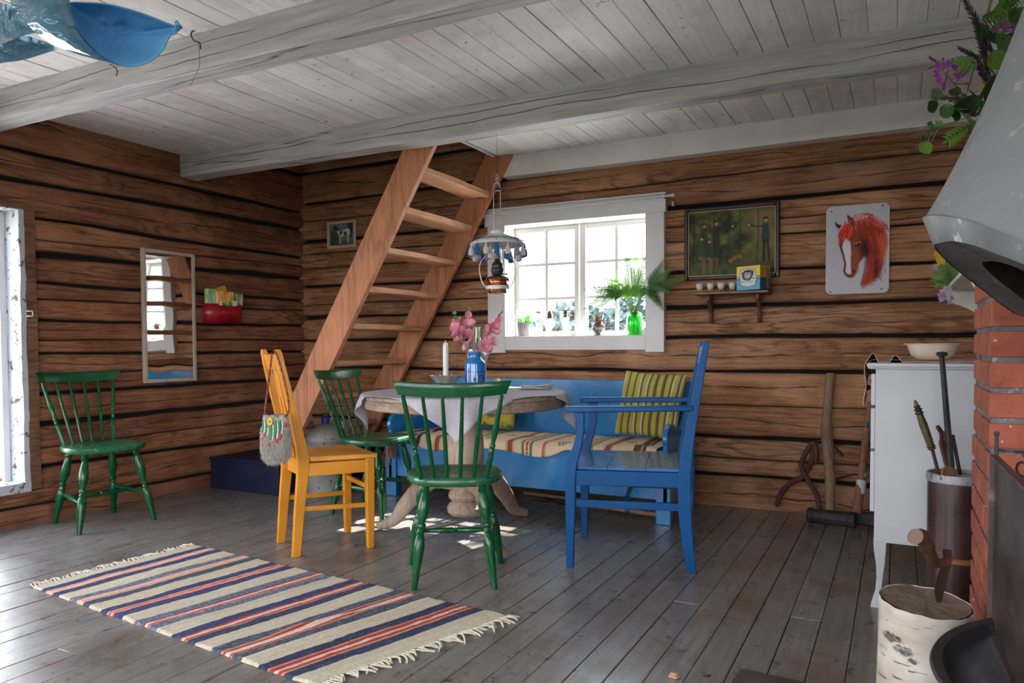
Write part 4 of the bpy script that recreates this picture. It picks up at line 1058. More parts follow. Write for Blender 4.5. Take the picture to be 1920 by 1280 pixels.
cushion('patterned_cushion', (-2.47, 4.43, .575), (1, 0, 0), (.0, .3, .95), (0, -1, .3), .42, .28, .12, floral, M_cush, 'yellow and green patterned cushion half hidden behind the hanging corner of the tablecloth')

# ------------------------------------------------------------------ navy box and grey metal drum
M_navy = paint('navy_paint', (.005, .010, .042), .55, .15, (.05, .05, .08), .1, chipamt=.72)
t = T('navy_box', 'low navy blue wooden box in the corner under the foot of the stair', 'box', (-3.99, 4.15, 0))
g = MB(); g.box((-4.31, 3.69, 0), (-3.67, 4.60, .20)); build('body', g, M_navy, t, True, bevel=.004)
g = MB(); g.box((-4.318, 3.682, .2005), (-3.662, 4.606, .222)); build('lid', g, M_navy, t, True, bevel=.004)
M_drum = paint('flaking_grey_metal', (.25, .24, .235), .5, .3, (.07, .06, .055), bumps=.5, metal=.05, chipamt=.58, scale=7)
dc = (-3.465, 3.93, 0)
t = T('metal_milk_drum', 'round grey metal drum with a domed cracked lid and two lugs, behind the orange chair', 'milk can', dc)
g = MB(); g.lathe([(.150, 0), (.156, .01), (.152, .03), (.154, .18), (.157, .185), (.154, .19), (.154, .36), (.160, .372)], n=40, wob=lambda i, a: .01*math.sin(3*a)); build('body', g, M_drum, t)
g = MB(); g.lathe([(.162, .362), (.164, .378), (.150, .405), (.120, .435), (.075, .458), (.03, .466), (1e-4, .467)], n=40, wob=lambda i, a: .02*n1(a*2, i)); build('lid', g, M_drum, t)
for s_ in (-1, 1):
    a = math.atan2(.459, .888); ex = Vector((math.cos(a), math.sin(a), 0))
    g = MB(); c = ex*(.105*s_); ey_ = Vector((-ex.y, ex.x, 0))
    g.prism([(-.024, 0), (.024, 0), (.017, .045), (.02+.012*s_, .062), (-.012+.012*s_, .062)], c+Vector((0, 0, .425))+ex*.0, ex, (0, 0, 1), ey_, .022); build('lug', g, M_drum, t, bevel=.003)
t = T('blue_glass_jar', 'small cobalt blue glass jar on the lid of the grey drum', 'jar', (dc[0]-.02, dc[1]+.02, .467))
g = MB(); g.lathe([(.022, 0), (.026, .004), (.027, .045), (.020, .052), (.020, .058)], n=20); build('body', g, plain('cobalt_glass', (.03, .04, .35), .1), t)
g = MB(); g.lathe([(.022, .052), (.023, .055), (.023, .072), (1e-4, .073)], n=20); build('cap', g, M_dk, t)

# ------------------------------------------------------------------ fur pouch on the orange chair
po = at(518, 822, d=3.40)
t = T('fur_pouch', 'grey fur pouch with green and red embroidery hanging from the orange chair', 'bag', po+Vector((0, 0, -.10)))
rt = Vector((_r.x, _r.y, 0)).normalized(); bk = Vector((_f.x, _f.y, 0)).normalized()
g = MB()
rings = [(0.0, -.100, .3), (.045, -.098, .5), (.060, -.075, 1), (.066, -.03, 1), (.064, .02, 1), (.060, .07, .8), (.058, .105, .55), (.05, .108, .4)]
vs = []; n = 40
for r_, z_, d_r in rings:
    for j in range(n):
        a = 2*math.pi*j/n; rr = r_*(1+.06*n2(math.cos(a)*2+z_*20, math.sin(a)*2, 3)+.05*math.sin(a*9+z_*30)*(z_ < .02)); vs.append(po+rt*(rr*math.cos(a))+bk*(rr*.5*math.sin(a))+Vector((0, 0, z_+.004*math.sin(a*7))))
g.add(vs, [(i*n+j, i*n+(j+1) % n, (i+1)*n+(j+1) % n, (i+1)*n+j) for i in range(len(rings)-1) for j in range(n)]+[tuple(range(n-1, -1, -1)), tuple((len(rings)-1)*n+j for j in range(n))])
M_fur = paint('grey_fur', (.34, .31, .28), .95, .35, (.10, .08, .07), .6, chipamt=.56, scale=14)
build('body', g, M_fur, t, True, angle=80)
g = MB(); rnd = random.Random(5)
for k_ in range(1500):
    a = rnd.uniform(math.pi, 2*math.pi) if k_ % 5 else rnd.uniform(0, 6.28); z = rnd.uniform(-.105, .06); r_ = interp(z, [-.1, -.075, -.03, .02, .07, .105], [.035, .060, .066, .064, .060, .057])
    p = po+rt*(r_*math.cos(a))+bk*(r_*.5*math.sin(a))+Vector((0, 0, z)); out = (rt*math.cos(a)+bk*math.sin(a)*.7)
    q = p+out*rnd.uniform(.003, .008)+Vector((rnd.uniform(-.006, .006), rnd.uniform(-.006, .006), -rnd.uniform(.012, .026)))
    g.tube([p, p.lerp(q, .6)+out*.002, q], [.0011, .0009, .0003], 3, cap=False)
o_ = build('fur', g, plain('fur_strand', (.36, .33, .30), .9), t, True); o_['kind'] = 'stuff'
M_embg = plain('embroidery_green', (.01, .22, .08), .7); M_embr = plain('embroidery_red', (.55, .015, .02), .7); M_emby = plain('embroidery_yellow', (.7, .5, .03), .7); M_embw = plain('embroidery_white', (.7, .68, .66), .8)
def onp(x, z, o=.006):
    xx = max(-.95, min(.95, x/.062)); return po+rt*(.062*xx)-bk*(.031*math.sqrt(max(.0, 1-xx*xx))+o)+Vector((0, 0, z))
for x, z0, z1 in ((-.052, .085, .03), (-.036, .06, .025), (-.012, .07, .0), (.008, .085, .005), (.028, .09, .03)):
    g = MB(); g.tube(catmull([onp(x, z0), onp(x+.003, (z0+z1)/2), onp(x-.004, z1)], 4), [.003]+[.0045]*7+[.003], 6); build('embroidery_strand', g, M_embg, t, True, label='raised green embroidery strand')
    g = MB(); g.tube(catmull([onp(x+.009, z0-.005), onp(x+.011, (z0+z1)/2), onp(x+.006, z1-.006)], 4), .0032, 6); build('embroidery_strand', g, M_embw, t, True, label='white embroidery strand')
for x, z in ((-.056, -.002), (-.044, .022), (-.022, -.022), (.012, -.005), (.030, .020), (.026, .008), (.052, .066)):
    g = MB(); g.ball(onp(x, z, .007), .0065, 8, (1, .6, 1.7)); build('tuft', g, M_embr, t, True, label='red wool tuft')
g = MB(); g.lathe([(.006, -.002), (.013, .0), (.013, .003), (1e-4, .004)], onp(-.016, .082, .006), 16, M=Matrix(((rt.x, 0, -bk.x), (rt.y, 0, -bk.y), (0, 1, 0)))@Matrix.Diagonal((1, 1.4, 1))); build('rosette', g, M_emby, t, True)
g = MB(); g.lathe([(.003, .002), (.005, .005), (1e-4, .006)], onp(-.016, .082, .006), 12, M=Matrix(((rt.x, 0, -bk.x), (rt.y, 0, -bk.y), (0, 1, 0)))); build('rosette_eye', g, M_embg, t, True)
M_cord = paint('red_brown_cord', (.22, .05, .025), .8, .4, (.5, .3, .1), .2, chipamt=.6, scale=30)
pt = at(509, 656, d=3.47)
for sgn, P in ((-1, [po+rt*-.045+bk*-.012+Vector((0, 0, .10)), at(497, 768, d=3.41), at(503, 720, d=3.43), at(508, 680, d=3.455), at(510, 662, d=3.465)]), (1, [po+rt*.045+bk*-.02+Vector((0, 0, .10)), at(541, 772, d=3.40), at(540, 745, d=3.41), at(530, 700, d=3.43), at(520, 668, d=3.455), at(514, 657, d=3.465)])):
    C_ = catmull(P, 10); g = MB()
    for ph in (0, math.pi):
        Q = []
        for i, p in enumerate(C_): a = i*.9+ph; Q.append(p+rt*(.0025*math.cos(a))+bk*(.0025*math.sin(a)))
        g.tube(Q, .0028, 6)
    if sgn < 0: g.ball(P[0]+Vector((0, 0, .012)), .007, 8)
    build('cord', g, M_cord, t, True)

# ------------------------------------------------------------------ mirror and wall pocket
M_mir, tt, b, o_ = newmat('old_mirror'); b.inputs['Metallic'].default_value = 1; b.inputs['Base Color'].default_value = (.80, .80, .78, 1); b.inputs['Roughness'].default_value = .02
bump(tt, noi(tt, coords(tt, (1, 1, 1)), 3.2, 1), b, .10, .02)
t = T('wall_mirror', 'tall narrow mirror in a pale wooden frame on the left log wall', 'mirror', (XL+.02, 3.39, .76))
M_mfr = wood('pale_frame', (.38, .30, .24), (.52, .44, .37), 'Z', .5, 8, 0, .3)
x0 = XL+.006; y0, y1, z0, z1, f = 3.192, 3.596, .764, 1.637, .024
for lo, hi in (((x0, y0, z0), (x0+.028, y0+f, z1)), ((x0, y1-f, z0), (x0+.028, y1, z1)), ((x0, y0+f, z0), (x0+.028, y1-f, z0+f)), ((x0, y0+f, z1-f), (x0+.028, y1-f, z1))):
    g = MB(); g.box(lo, hi); build('frame_side', g, M_mfr, t, True, bevel=.004)
g = MB(); g.grid(2, 2, lambda u, v: (x0+.012+.0085*u, lerp(y0+f, y1-f, u), lerp(z0+f, z1-f, v))); g.box((x0, y0+f, z0+f), (x0+.011, y1-f, z1-f)); build('mirror_glass', g, M_mir, t, True, smooth=False)

t = T('red_wall_pocket', 'red metal pocket fixed to the log wall right of the mirror', 'wall pocket', (XL+.05, 3.84, 1.16))
M_red = paint('red_enamel', (.33, .006, .016), .35, .25, (.5, .1, .08), .1, chipamt=.70, coat=.2)
g = MB(); zt = lambda y: interp(y, [3.665, 3.72, 3.84, 4.0], [1.305, 1.290, 1.285, 1.302])
front = [(XL+.02, 3.665), (XL+.075, 3.69), (XL+.115, 3.75), (XL+.125, 3.84), (XL+.115, 3.93), (XL+.02, 4.0)]
P = catmull([(a, c, 0) for a, c in front], 5)
vs = [];
for p in P: vs += [(XL+.02+(p.x-XL-.02)*.65, p.y, 1.165), (p.x, p.y, zt(p.y))]
g.add(vs, [(2*i, 2*i+2, 2*i+3, 2*i+1) for i in range(len(P)-1)]); m_ = len(g.v)
g.add([(XL+.02+(p.x-XL-.02)*.65, p.y, 1.165) for p in P]+[(XL+.018, 3.83, 1.165)], [(i+1, i, len(P)) for i in range(len(P)-1)])
pk = build('bowl', g, M_red, t, True, angle=50); so = pk.modifiers.new('th', 'SOLIDIFY'); so.thickness = .003; so.offset = -1
g = MB(); g.box((XL+.008, 3.665, 1.165), (XL+.018, 4.0, 1.31)); build('back_plate', g, M_red, t, True, bevel=.002)
def pack(name, lo, hi, mat, label, cat, rot=0, grp=None):
    g = MB(); lo = Vector(lo); hi = Vector(hi); c = (lo+hi)/2; hh = (hi-lo)/2
    g.box(tuple(-hh), tuple(hh)); M = Matrix.Rotation(rot, 3, 'X'); g.v = [tuple(M @ Vector(p)+c) for p in g.v]
    return build(name, g, mat, label=label, cat=cat, bevel=.004, group=grp)
def wrapmat(name, c, c2):
    m, t_, b, o_ = newmat(name); v = coords(t_, (1, 40, 12)); n = noi(t_, v, 1.3, 3)
    t_.links.new(mix(t_, ramp(t_, n, [(.45, 0.), (.55, 1.)]), c, c2), b.inputs['Base Color']); b.inputs['Roughness'].default_value = .15; bump(t_, n, b, .8, .004); return m
Mg = wrapmat('green_wrap', (.22, .45, .20), (.42, .62, .36)); Mo = wrapmat('orange_wrap', (.78, .30, .03), (.85, .55, .20)); Mg2 = wrapmat('green_foil', (.20, .36, .16), (.5, .62, .42))
pack('napkin_pack', (XL+.04, 3.66, 1.300), (XL+.07, 3.735, 1.405), Mg, 'green wrapped napkin pack at the left end of the red wall pocket', 'pack', 0)
pack('napkin_pack', (XL+.03, 3.925, 1.30), (XL+.055, 3.995, 1.385), Mg2, 'green foil-wrapped pack at the right end of the red wall pocket', 'pack', -.05)
pack('candle_pack', (XL+.055, 3.735, 1.300), (XL+.085, 3.885, 1.392), Mo, 'orange candles in clear wrap standing in the red wall pocket', 'pack', 0)
pack('yellow_booklet', (XL+.024, 3.745, 1.315), (XL+.034, 3.875, 1.425), paint('yellow_card', (.62, .36, .06), .5, .08), 'tilted yellow card sticking up behind the orange candle pack', 'card', .35)
g = MB(); g.lathe([(.020, 0), (.026, .01), (.027, .05), (.024, .052), (.022, .012), (1e-4, .01)], (XL+.085, 3.825, 1.262), 20); build('tealight_glass', g, plain('green_plastic', (.03, .40, .05), .15), label='bright green glass candle cup in the red wall pocket', cat='cup')
g = MB(); g.lathe([(.022, 0), (.025, .01), (.027, .062), (.024, .064), (1e-4, .06)], (XL+.080, 3.885, 1.262), 20); build('paper_cup', g, plain('white_card', (.62, .60, .60), .6), label='white ribbed cup next to the green glass in the red wall pocket', cat='cup')
g = MB(); g.lathe([(.020, 0), (.020, .01), (.009, .014), (.011, .032), (1e-4, .034)], (XL+.085, 3.765, 1.283), 16); build('bottle_cap', g, M_white, label='small white bottle top at the left in the red wall pocket', cat='cap')

# ------------------------------------------------------------------ pictures
def picture(name, o, ux, uv, W_, H_, cvs, mat, parent, outline=None):
    """flat painted sheet at o (upper left corner)"""
    g = MB(); o = Vector(o); ux = Vector(ux); uv = Vector(uv)
    nu, nv = cvs.nu, cvs.nv
    skip = None
    if outline is not None: skip = lambda i, j: outline((i+.5)/(nu-1), (j+.5)/(nv-1))
    g.grid(nu, nv, lambda u, v: o+ux*(u*W_)+uv*(v*H_), skip=skip); g.f = [tuple(reversed(f)) for f in g.f]
    return build(name, g, mat, parent, True, smooth=False, cols=cvs.cols())
# 1 horse head on a white plate
cv = Canvas(150, 220, (196, 194, 204)); rs = np.random.RandomState(1)
cv.C *= (.93+.12*fbm(cv.U, cv.V, 60, 5)[..., None])
def S(P, w_, c, a=1, soft=.6): cv.stroke([(x, y) for x, y in P], w_, c, a, soft)
neckP = [(.45, .20), (.62, .16), (.80, .20), (.93, .30), (.97, .45), (.92, .60), (.90, .72), (.86, .82), (.74, .88), (.60, .93), (.57, .90), (.64, .74), (.66, .62), (.60, .52), (.50, .40)]
cv.poly(neckP, (150, 52, 34), 1, .03)
cv.poly([(.60, .42), (.70, .44), (.80, .56), (.86, .70), (.84, .80), (.78, .84), (.76, .70), (.72, .58), (.64, .50)], (60, 28, 30), .9, .05)
cv.poly([(.66, .56), (.72, .60), (.75, .74), (.70, .86), (.60, .92), (.58, .88), (.65, .74)], (178, 56, 36), .9, .04)
cv.poly([(.20, .30), (.34, .20), (.44, .22), (.52, .34), (.62, .44), (.66, .56), (.60, .60), (.52, .66), (.50, .76), (.47, .80), (.38, .81), (.31, .78), (.29, .74), (.31, .66), (.28, .56), (.22, .46), (.21, .42)], (140, 60, 36), 1, .012)
cv.poly([(.45, .52), (.56, .44), (.62, .50), (.58, .60), (.51, .66), (.50, .74), (.45, .66), (.42, .60)], (96, 52, 36), .8, .05)
cv.poly([(.56, .36), (.66, .42), (.68, .52), (.62, .56), (.56, .50)], (58, 34, 34), .9, .05)
cv.poly([(.30, .36), (.39, .41), (.41, .55), (.40, .66), (.41, .77), (.37, .78), (.32, .75), (.33, .66), (.30, .56), (.26, .46)], (222, 214, 224), 1, .01)
cv.poly([(.26, .36), (.30, .38), (.255, .46), (.29, .56), (.325, .66), (.31, .72), (.32, .77), (.37, .79), (.45, .80), (.44, .82), (.36, .815), (.305, .78), (.285, .74), (.30, .66), (.265, .56), (.225, .47), (.225, .41)], (96, 42, 36), 1, .01)
cv.poly([(.56, .66), (.62, .56), (.68, .60), (.60, .76), (.55, .84), (.53, .80)], (196, 192, 200), .0, .02)
cv.poly([(.535, .70), (.60, .61), (.605, .66), (.575, .76), (.55, .80)], (194, 192, 202), 1, .01)
cv.blob(.50, .447, .045, .022, (40, 22, 24), 1, 4); cv.blob(.49, .44, .01, .006, (220, 200, 190), .8, 4); S([(.44, .435), (.50, .42), (.56, .425)], .010, (210, 130, 90), .7)
cv.blob(.455, .735, .03, .025, (50, 24, 22), 1, 3); S([(.43, .72), (.46, .70), (.48, .72)], .008, (200, 110, 70), .7)
cv.poly([(.335, .10), (.42, .14), (.46, .20), (.455, .26), (.40, .24), (.35, .17)], (48, 26, 36), 1, .008)
cv.poly([(.135, .165), (.20, .205), (.26, .215), (.22, .26), (.165, .235)], (52, 26, 34), 1, .008)
for k_ in range(150):
    a = rs.rand(); x = .30+.62*a; y = .17+.10*rs.rand()-.07*math.sin(a*3.1)+.15*max(0, a-.55); L = .08+.08*rs.rand(); dx = (a-.2)*.9; c = [(205, 40, 28), (222, 72, 40), (160, 30, 26), (236, 110, 60)][rs.randint(4)]
    S([(x, y), (x+dx*L*.5, y+L*.10-.02), (x+dx*L, y+L*.4)], [.009, .007, .002], c, .8)
for k_ in range(90):
    x = .66+.28*rs.rand(); y = .28+.35*rs.rand(); S([(x, y), (x+.03, y+.07), (x+.03, y+.13)], [.008, .006, .002], [(205, 50, 30), (228, 100, 50), (150, 34, 30), (190, 60, 30)][rs.randint(4)], .7)
for k_ in range(70):
    x = .24+.20*rs.rand(); y = .22+.10*rs.rand(); d = .02+.10*rs.rand(); S([(x, y), (x-d*.6, y+d*.9), (x-d*.9-.02, y+d*1.6)], [.008, .006, .0015], [(214, 40, 24), (232, 96, 60), (190, 30, 26)][rs.randint(3)], .85)
for k_ in range(40):
    x = .40+.14*rs.rand(); y = .50+.2*rs.rand(); S([(x, y), (x-.01, y+.05)], .006, [(190, 110, 50), (120, 44, 30), (160, 60, 34)][rs.randint(3)], .5)
for k_ in range(30):
    x = .62+.14*rs.rand(); y = .62+.26*rs.rand(); S([(x, y), (x-.02, y+.05)], .007, [(206, 70, 44), (170, 40, 34)][rs.randint(2)], .5)
cv.poly([(.44, .46), (.50, .49), (.54, .56), (.49, .66), (.47, .74), (.43, .70), (.42, .58)], (170, 92, 40), .5, .03); cv.poly([(.60, .40), (.66, .46), (.69, .56), (.66, .66), (.61, .80), (.57, .90), (.62, .72), (.63, .60), (.58, .54)], (44, 24, 28), .85, .03); cv.poly([(.72, .42), (.80, .54), (.84, .68), (.80, .80), (.76, .68), (.74, .56)], (40, 22, 26), .7, .05); cv.poly([(.86, .36), (.95, .42), (.95, .56), (.89, .60), (.86, .48)], (226, 110, 50), .6, .06)
for k_ in range(26):
    x = .82+.13*rs.rand(); y = .60+.22*rs.rand(); S([(x, y), (x+.01, y+.05)], .006, (150, 80, 84), .5)
for i, (x, y) in enumerate(((.66, .90), (.69, .925))):
    P = [(x+k_*.012, y-.0035*k_+.005*((k_*7) % 3-1)) for k_ in range(13-3*i)]; cv.stroke(P, .0035, (70, 60, 74), .8, .5)
for x, y in ((.09, .055), (.885, .028), (.885, .955)): cv.blob(x, y, .013, .009, (40, 36, 44), 1, 4)
cv.blob(.09, .972, .016, .011, (150, 140, 140), 1, 4)
x0, x1, z0, z1 = -.378, -.051, 1.283, 1.783; rad = .032
def outl(u, v):
    x = u*(x1-x0); z = v*(z1-z0); cx = min(max(x, rad), (x1-x0)-rad); cz = min(max(z, rad), (z1-z0)-rad)
    return math.hypot(x-cx, z-cz) > rad
t = T('horse_head_picture', 'white rounded plate with a painted red-maned horse head on the back wall', 'picture', ((x0+x1)/2, YB-.012, z0))
P = []
for cx, cz, a0 in ((x1-rad, z1-rad, 0), (x0+rad, z1-rad, 90), (x0+rad, z0+rad, 180), (x1-rad, z0+rad, 270)):
    P += [(cx+rad*math.cos(R(a0+q)), cz+rad*math.sin(R(a0+q))) for q in (0, 22, 45, 68, 90)]
g = MB(); g.prism(P, (0, YB-.012, 0), (1, 0, 0), (0, 0, 1), (0, 1, 0), .004); build('plate', g, plain('white_enamel', (.52, .52, .58), .35), t, True, bevel=.0005)
picture('painting', (x0, YB-.0128, z1), (1, 0, 0), (0, 0, -1), x1-x0, z1-z0, cv, vcol('enamel_paint', .5, spec=.15), t, outl)
for px_, pz_ in ((x0+.028, z1-.026), (x1-.034, z1-.016), (x0+.026, z0+.012), (x1-.036, z0+.02)):
    g = MB(); g.lathe([(.0035, 0), (.0035, .0015), (1e-4, .003)], (px_, YB-.0125, pz_), 10, M=Matrix(((1, 0, 0), (0, 0, -1), (0, 1, 0)))); build('nail', g, M_dk, t, True)

# 2 old painting: men resting in a forest clearing (a plain stand-in)
cv = Canvas(210, 160, (62, 70, 38)); n_ = fbm(cv.U, cv.V, 7, 3); n2_ = fbm(cv.U, cv.V, 18, 8)
cv.put(np.clip((n_-.45)*5, 0, 1), (108, 118, 52), .85); cv.put(np.clip((.45-n_)*6, 0, 1), (24, 32, 26), .9); cv.put(np.clip((n2_-.55)*6, 0, 1), (40, 56, 30), .6)
cv.poly([(.70, .0), (1, .0), (1, .62), (.90, .66), (.78, .50), (.70, .34), (.68, .16)], (150, 122, 86), .75, .10); cv.put(np.clip((n_-.5)*5, 0, 1)*(cv.U > .62)*(cv.V < .35), (80, 88, 50), .7)
cv.poly([(0, .80), (.3, .84), (.6, .74), (1, .70), (1, 1), (0, 1)], (64, 76, 36), .7, .1); cv.poly([(.62, .72), (.80, .64), (1, .60), (1, .78), (.75, .84), (.6, .82)], (120, 96, 58), .6, .1)
for x, w_ in ((.06, .03), (.30, .018), (.47, .028), (.60, .016), (.80, .016)): cv.stroke([(x, .0), (x+.01, .35), (x-.01, .8)], w_, (44, 40, 28), .7, .9)
def man(x, y, s, coat, hat=(40, 34, 30), sit=False, arm=0):
    cv.poly([(x-.03*s, y), (x+.03*s, y), (x+.045*s, y+.22*s), (x+.03*s, y+.27*s), (x-.04*s, y+.27*s), (x-.05*s, y+.2*s)], coat, .95, .012)
    if sit: cv.stroke([(x, y+.25*s), (x+.10*s, y+.27*s), (x+.09*s, y+.45*s)], .026*s, (96, 80, 54), .9); cv.stroke([(x-.02*s, y+.25*s), (x+.03*s, y+.30*s), (x+.02*s, y+.48*s)], .026*s, (120, 96, 70), .9)
    else: cv.stroke([(x-.015*s, y+.25*s), (x-.02*s, y+.54*s)], .02*s, (44, 40, 40), .95); cv.stroke([(x+.02*s, y+.25*s), (x+.04*s, y+.54*s)], .02*s, (50, 44, 42), .95)
    cv.blob(x, y-.035*s, .018*s, .030*s, (188, 140, 108), 1, 3); cv.poly([(x-.035*s, y-.05*s), (x+.03*s, y-.055*s), (x+.015*s, y-.085*s), (x-.018*s, y-.085*s)], hat, 1, .01)
    if arm: cv.stroke([(x+.02*s*arm, y+.04*s), (x+.10*s*arm, y+.05*s), (x+.17*s*arm, y+.02*s)], .016*s, coat, .95); cv.blob(x+.18*s*arm, y+.018*s, .014*s, .018*s, (186, 136, 104), 1, 3)
man(.19, .26, .9, (40, 58, 44)); man(.33, .24, 1.05, (44, 42, 42), arm=1); man(.16, .46, 1.0, (52, 78, 48), sit=True); man(.25, .50, .9, (44, 66, 42), sit=True); man(.89, .24, 1.05, (34, 66, 54), (34, 28, 24), arm=-1)
for x, y in ((.50, .78), (.54, .74), (.60, .72)): cv.blob(x, y, .032, .038, (150, 104, 72), .8, 2)
t = T('forest_painting', 'dark framed old painting of men resting in a forest above the small shelf', 'painting', (-.912, YB-.02, 1.396))
x0, x1, z0, z1, f = -1.196, -.630, 1.396, 1.842, .023
M_fr = paint('dark_frame', (.022, .010, .008), .42, .2, (.10, .05, .03), chipamt=.68)
for lo, hi in (((x0, YB-.030, z0), (x0+f, YB-.004, z1)), ((x1-f, YB-.030, z0), (x1, YB-.004, z1)), ((x0+f, YB-.030, z0), (x1-f, YB-.004, z0+f)), ((x0+f, YB-.030, z1-f), (x1-f, YB-.004, z1))):
    g = MB(); g.box(lo, hi); build('frame_side', g, M_fr, t, True, bevel=.006)
g = MB()
for lo, hi in (((x0+f, YB-.022, z0+f), (x0+f+.004, YB-.008, z1-f)), ((x1-f-.004, YB-.022, z0+f), (x1-f, YB-.008, z1-f)), ((x0+f, YB-.022, z0+f), (x1-f, YB-.008, z0+f+.004)), ((x0+f, YB-.022, z1-f-.004), (x1-f, YB-.008, z1-f))): g.box(lo, hi)
build('slip', g, plain('dull_gilt', (.42, .30, .18), .4, .3), t, True)
g = MB(); g.box((x0+f-.001, YB-.014, z0+f-.001), (x1-f+.001, YB-.008, z1-f+.001)); build('backing', g, M_dk, t, True)
picture('canvas', (x0+f, YB-.0150, z1-f), (1, 0, 0), (0, 0, -1), x1-x0-2*f, z1-z0-2*f, cv, M_pic, t)

# 3 small photo of a piebald horse
cv = Canvas(90, 72, (206, 178, 156))
def inn(P): return [(.10+.80*x, .09+.80*y) for x, y in P]
cv.poly(inn([(0, 0), (1, 0), (1, 1), (0, 1)]), (60, 82, 62), 1, .01); cv.poly(inn([(0, 0), (.78, 0), (.72, .22), (.3, .30), (0, .34)]), (92, 128, 140), 1, .05); cv.poly(inn([(.78, 0), (1, 0), (1, .6), (.84, .3)]), (40, 56, 44), 1, .05)
cv.poly(inn([(.5, .62), (1, .55), (1, 1), (.4, 1)]), (92, 124, 124), .8, .08); cv.poly(inn([(0, .85), (1, .82), (1, 1), (0, 1)]), (70, 80, 60), .8, .05)
H_ = (212, 206, 198); K = (34, 28, 32)
cv.poly(inn([(.30, .22), (.42, .34), (.50, .32), (.78, .24), (.88, .34), (.88, .52), (.78, .56), (.60, .60), (.46, .62), (.38, .52), (.32, .40)]), H_, 1, .02)
cv.poly(inn([(.12, .20), (.22, .06), (.30, .12), (.40, .28), (.36, .38), (.28, .26), (.16, .26)]), K, 1, .02); cv.poly(inn([(.44, .36), (.56, .34), (.52, .50), (.46, .56), (.42, .48)]), K, 1, .02); cv.poly(inn([(.60, .44), (.68, .36), (.74, .48), (.72, .58), (.60, .56)]), (60, 40, 36), 1, .02)
for x in (.42, .48, .76, .82): cv.stroke(inn([(x, .56), (x, .92)]), .014, H_, 1)
cv.stroke(inn([(.88, .34), (.92, .55), (.88, .74)]), [.014, .020, .010], K, 1)
x0, x1, z0, z1 = -4.082, -3.790, 1.778, 1.988
t = T('small_horse_photo', 'small unframed photo of a piebald horse nailed left of the stair', 'picture', ((x0+x1)/2, YB-.02, z0))
g = MB(); g.box((x0, YB-.016, z0), (x1, YB-.011, z1)); build('card', g, plain('old_card', (.55, .42, .34), .6), t, True)
picture('print', (x0, YB-.0165, z1), (1, 0, 0), (0, 0, -1), x1-x0, z1-z0, cv, M_card, t)
for px_, pz_ in ((x0+.018, z1-.016), (x1-.012, z1-.016), ((x0+x1)/2, z0+.010)):
    g = MB(); g.lathe([(.003, 0), (.003, .002), (1e-4, .003)], (px_, YB-.017, pz_), 10, M=Matrix(((1, 0, 0), (0, 0, -1), (0, 1, 0)))); build('nail', g, M_dk, t, True)

# ------------------------------------------------------------------ small wall shelf with egg cups and a box
M_mah = wood('dark_red_wood', (.09, .028, .018), (.17, .060, .036), 'X', .32, 10, 0, .3)
t = T('small_wall_shelf', 'small dark wooden shelf on two curved brackets below the forest painting', 'shelf', (-.89, YB-.08, 1.13))
g = MB(); g.box((-1.108, YB-.145, 1.297), (-.672, YB-.002, 1.316)); build('board', g, M_mah, t, True, bevel=.005)
bp = [(0, 0), (0, -.17), (.018, -.17), (.030, -.155), (.034, -.12), (.040, -.09), (.075, -.05), (.098, -.03), (.104, 0)]
for xx in (-1.040, -.752):
    g = MB(); g.prism([(-a, c) for a, c in bp], (xx, YB-.004, 1.297), (0, 1, 0), (0, 0, 1), (1, 0, 0), .020); build('bracket', g, M_mah, t, True, bevel=.003)
M_egg = plain('white_eggshell', (.72, .70, .72), .4); M_ofoot = plain('orange_feet', (.85, .30, .02), .4)
t0 = None
for i, px in enumerate((1313, 1333, 1353, 1374)):
    p = at(px, 546, y=4.615); nm = ['leftmost eggshell cup on chick feet on the small wall shelf', 'second eggshell cup from the left on the small wall shelf', 'third eggshell cup from the left on the small wall shelf', 'eggshell cup on chick feet touching the blue and yellow box'][i]
    loc = (p.x, 4.60, 1.316)
    if t0 is None:
        t0 = T('egg_cup', nm, 'egg cup', loc, 0, 'chick-footed egg cups on the small shelf')
        g = MB(); g.lathe([(1e-4, .012), (.010, .014), (.018, .023), (.0215, .036), (.020, .048), (.0185, .052), (.0175, .048), (.019, .036), (.014, .022), (1e-4, .016)], n=28, wob=lambda i, a: (.0 if i not in (5,) else 0))
        g.v = [(x, y, z+(.004*(1 if int((math.atan2(y, x)+3.1416)/6.2832*14) % 2 else -1) if z > .047 else 0)) for x, y, z in g.v]
        build('shell', g, M_egg, t0)
        for s_ in (-1, 1):
            g = MB(); g.tube([(s_*.008, 0, .018), (s_*.011, -.002, .010), (s_*.011, -.003, .002)], .0028, 8); g.ball((s_*.011, -.008, .002), .006, 8, (.9, 1.5, .34)); build('foot', g, M_ofoot, t0)
    else:
        c = copy_tree(t0); c.location = loc; c['label'] = nm
a = at(1381, 540, y=4.57); b_ = at(1429, 540, y=4.57); W_ = b_.x-a.x
cv = Canvas(150, 110, (244, 216, 92)); cv.poly([(0, .50), (1, .50), (1, 1.01), (0, 1.01)], (96, 178, 212), 1, .01); cv.poly([(0, .44), (1, .44), (1, .475), (0, .475)], (40, 60, 50), 1, .01); cv.poly([(0, .48), (1, .48), (1, .515), (0, .515)], (222, 222, 226), 1, .01); cv.poly([(0, .52), (1, .52), (1, .555), (0, .555)], (30, 66, 88), 1, .01)
OCT = [(.145, .49), (.18, .20), (.24, .155), (.48, .105), (.74, .155), (.79, .20), (.835, .49), (.80, .77), (.74, .82), (.48, .87), (.24, .82), (.19, .77)]
cv.poly([(.49+(x-.49)*1.06, .49+(y-.49)*1.05) for x, y in OCT], (24, 34, 50), 1, .01); cv.poly(OCT, (224, 228, 232), 1, .01)
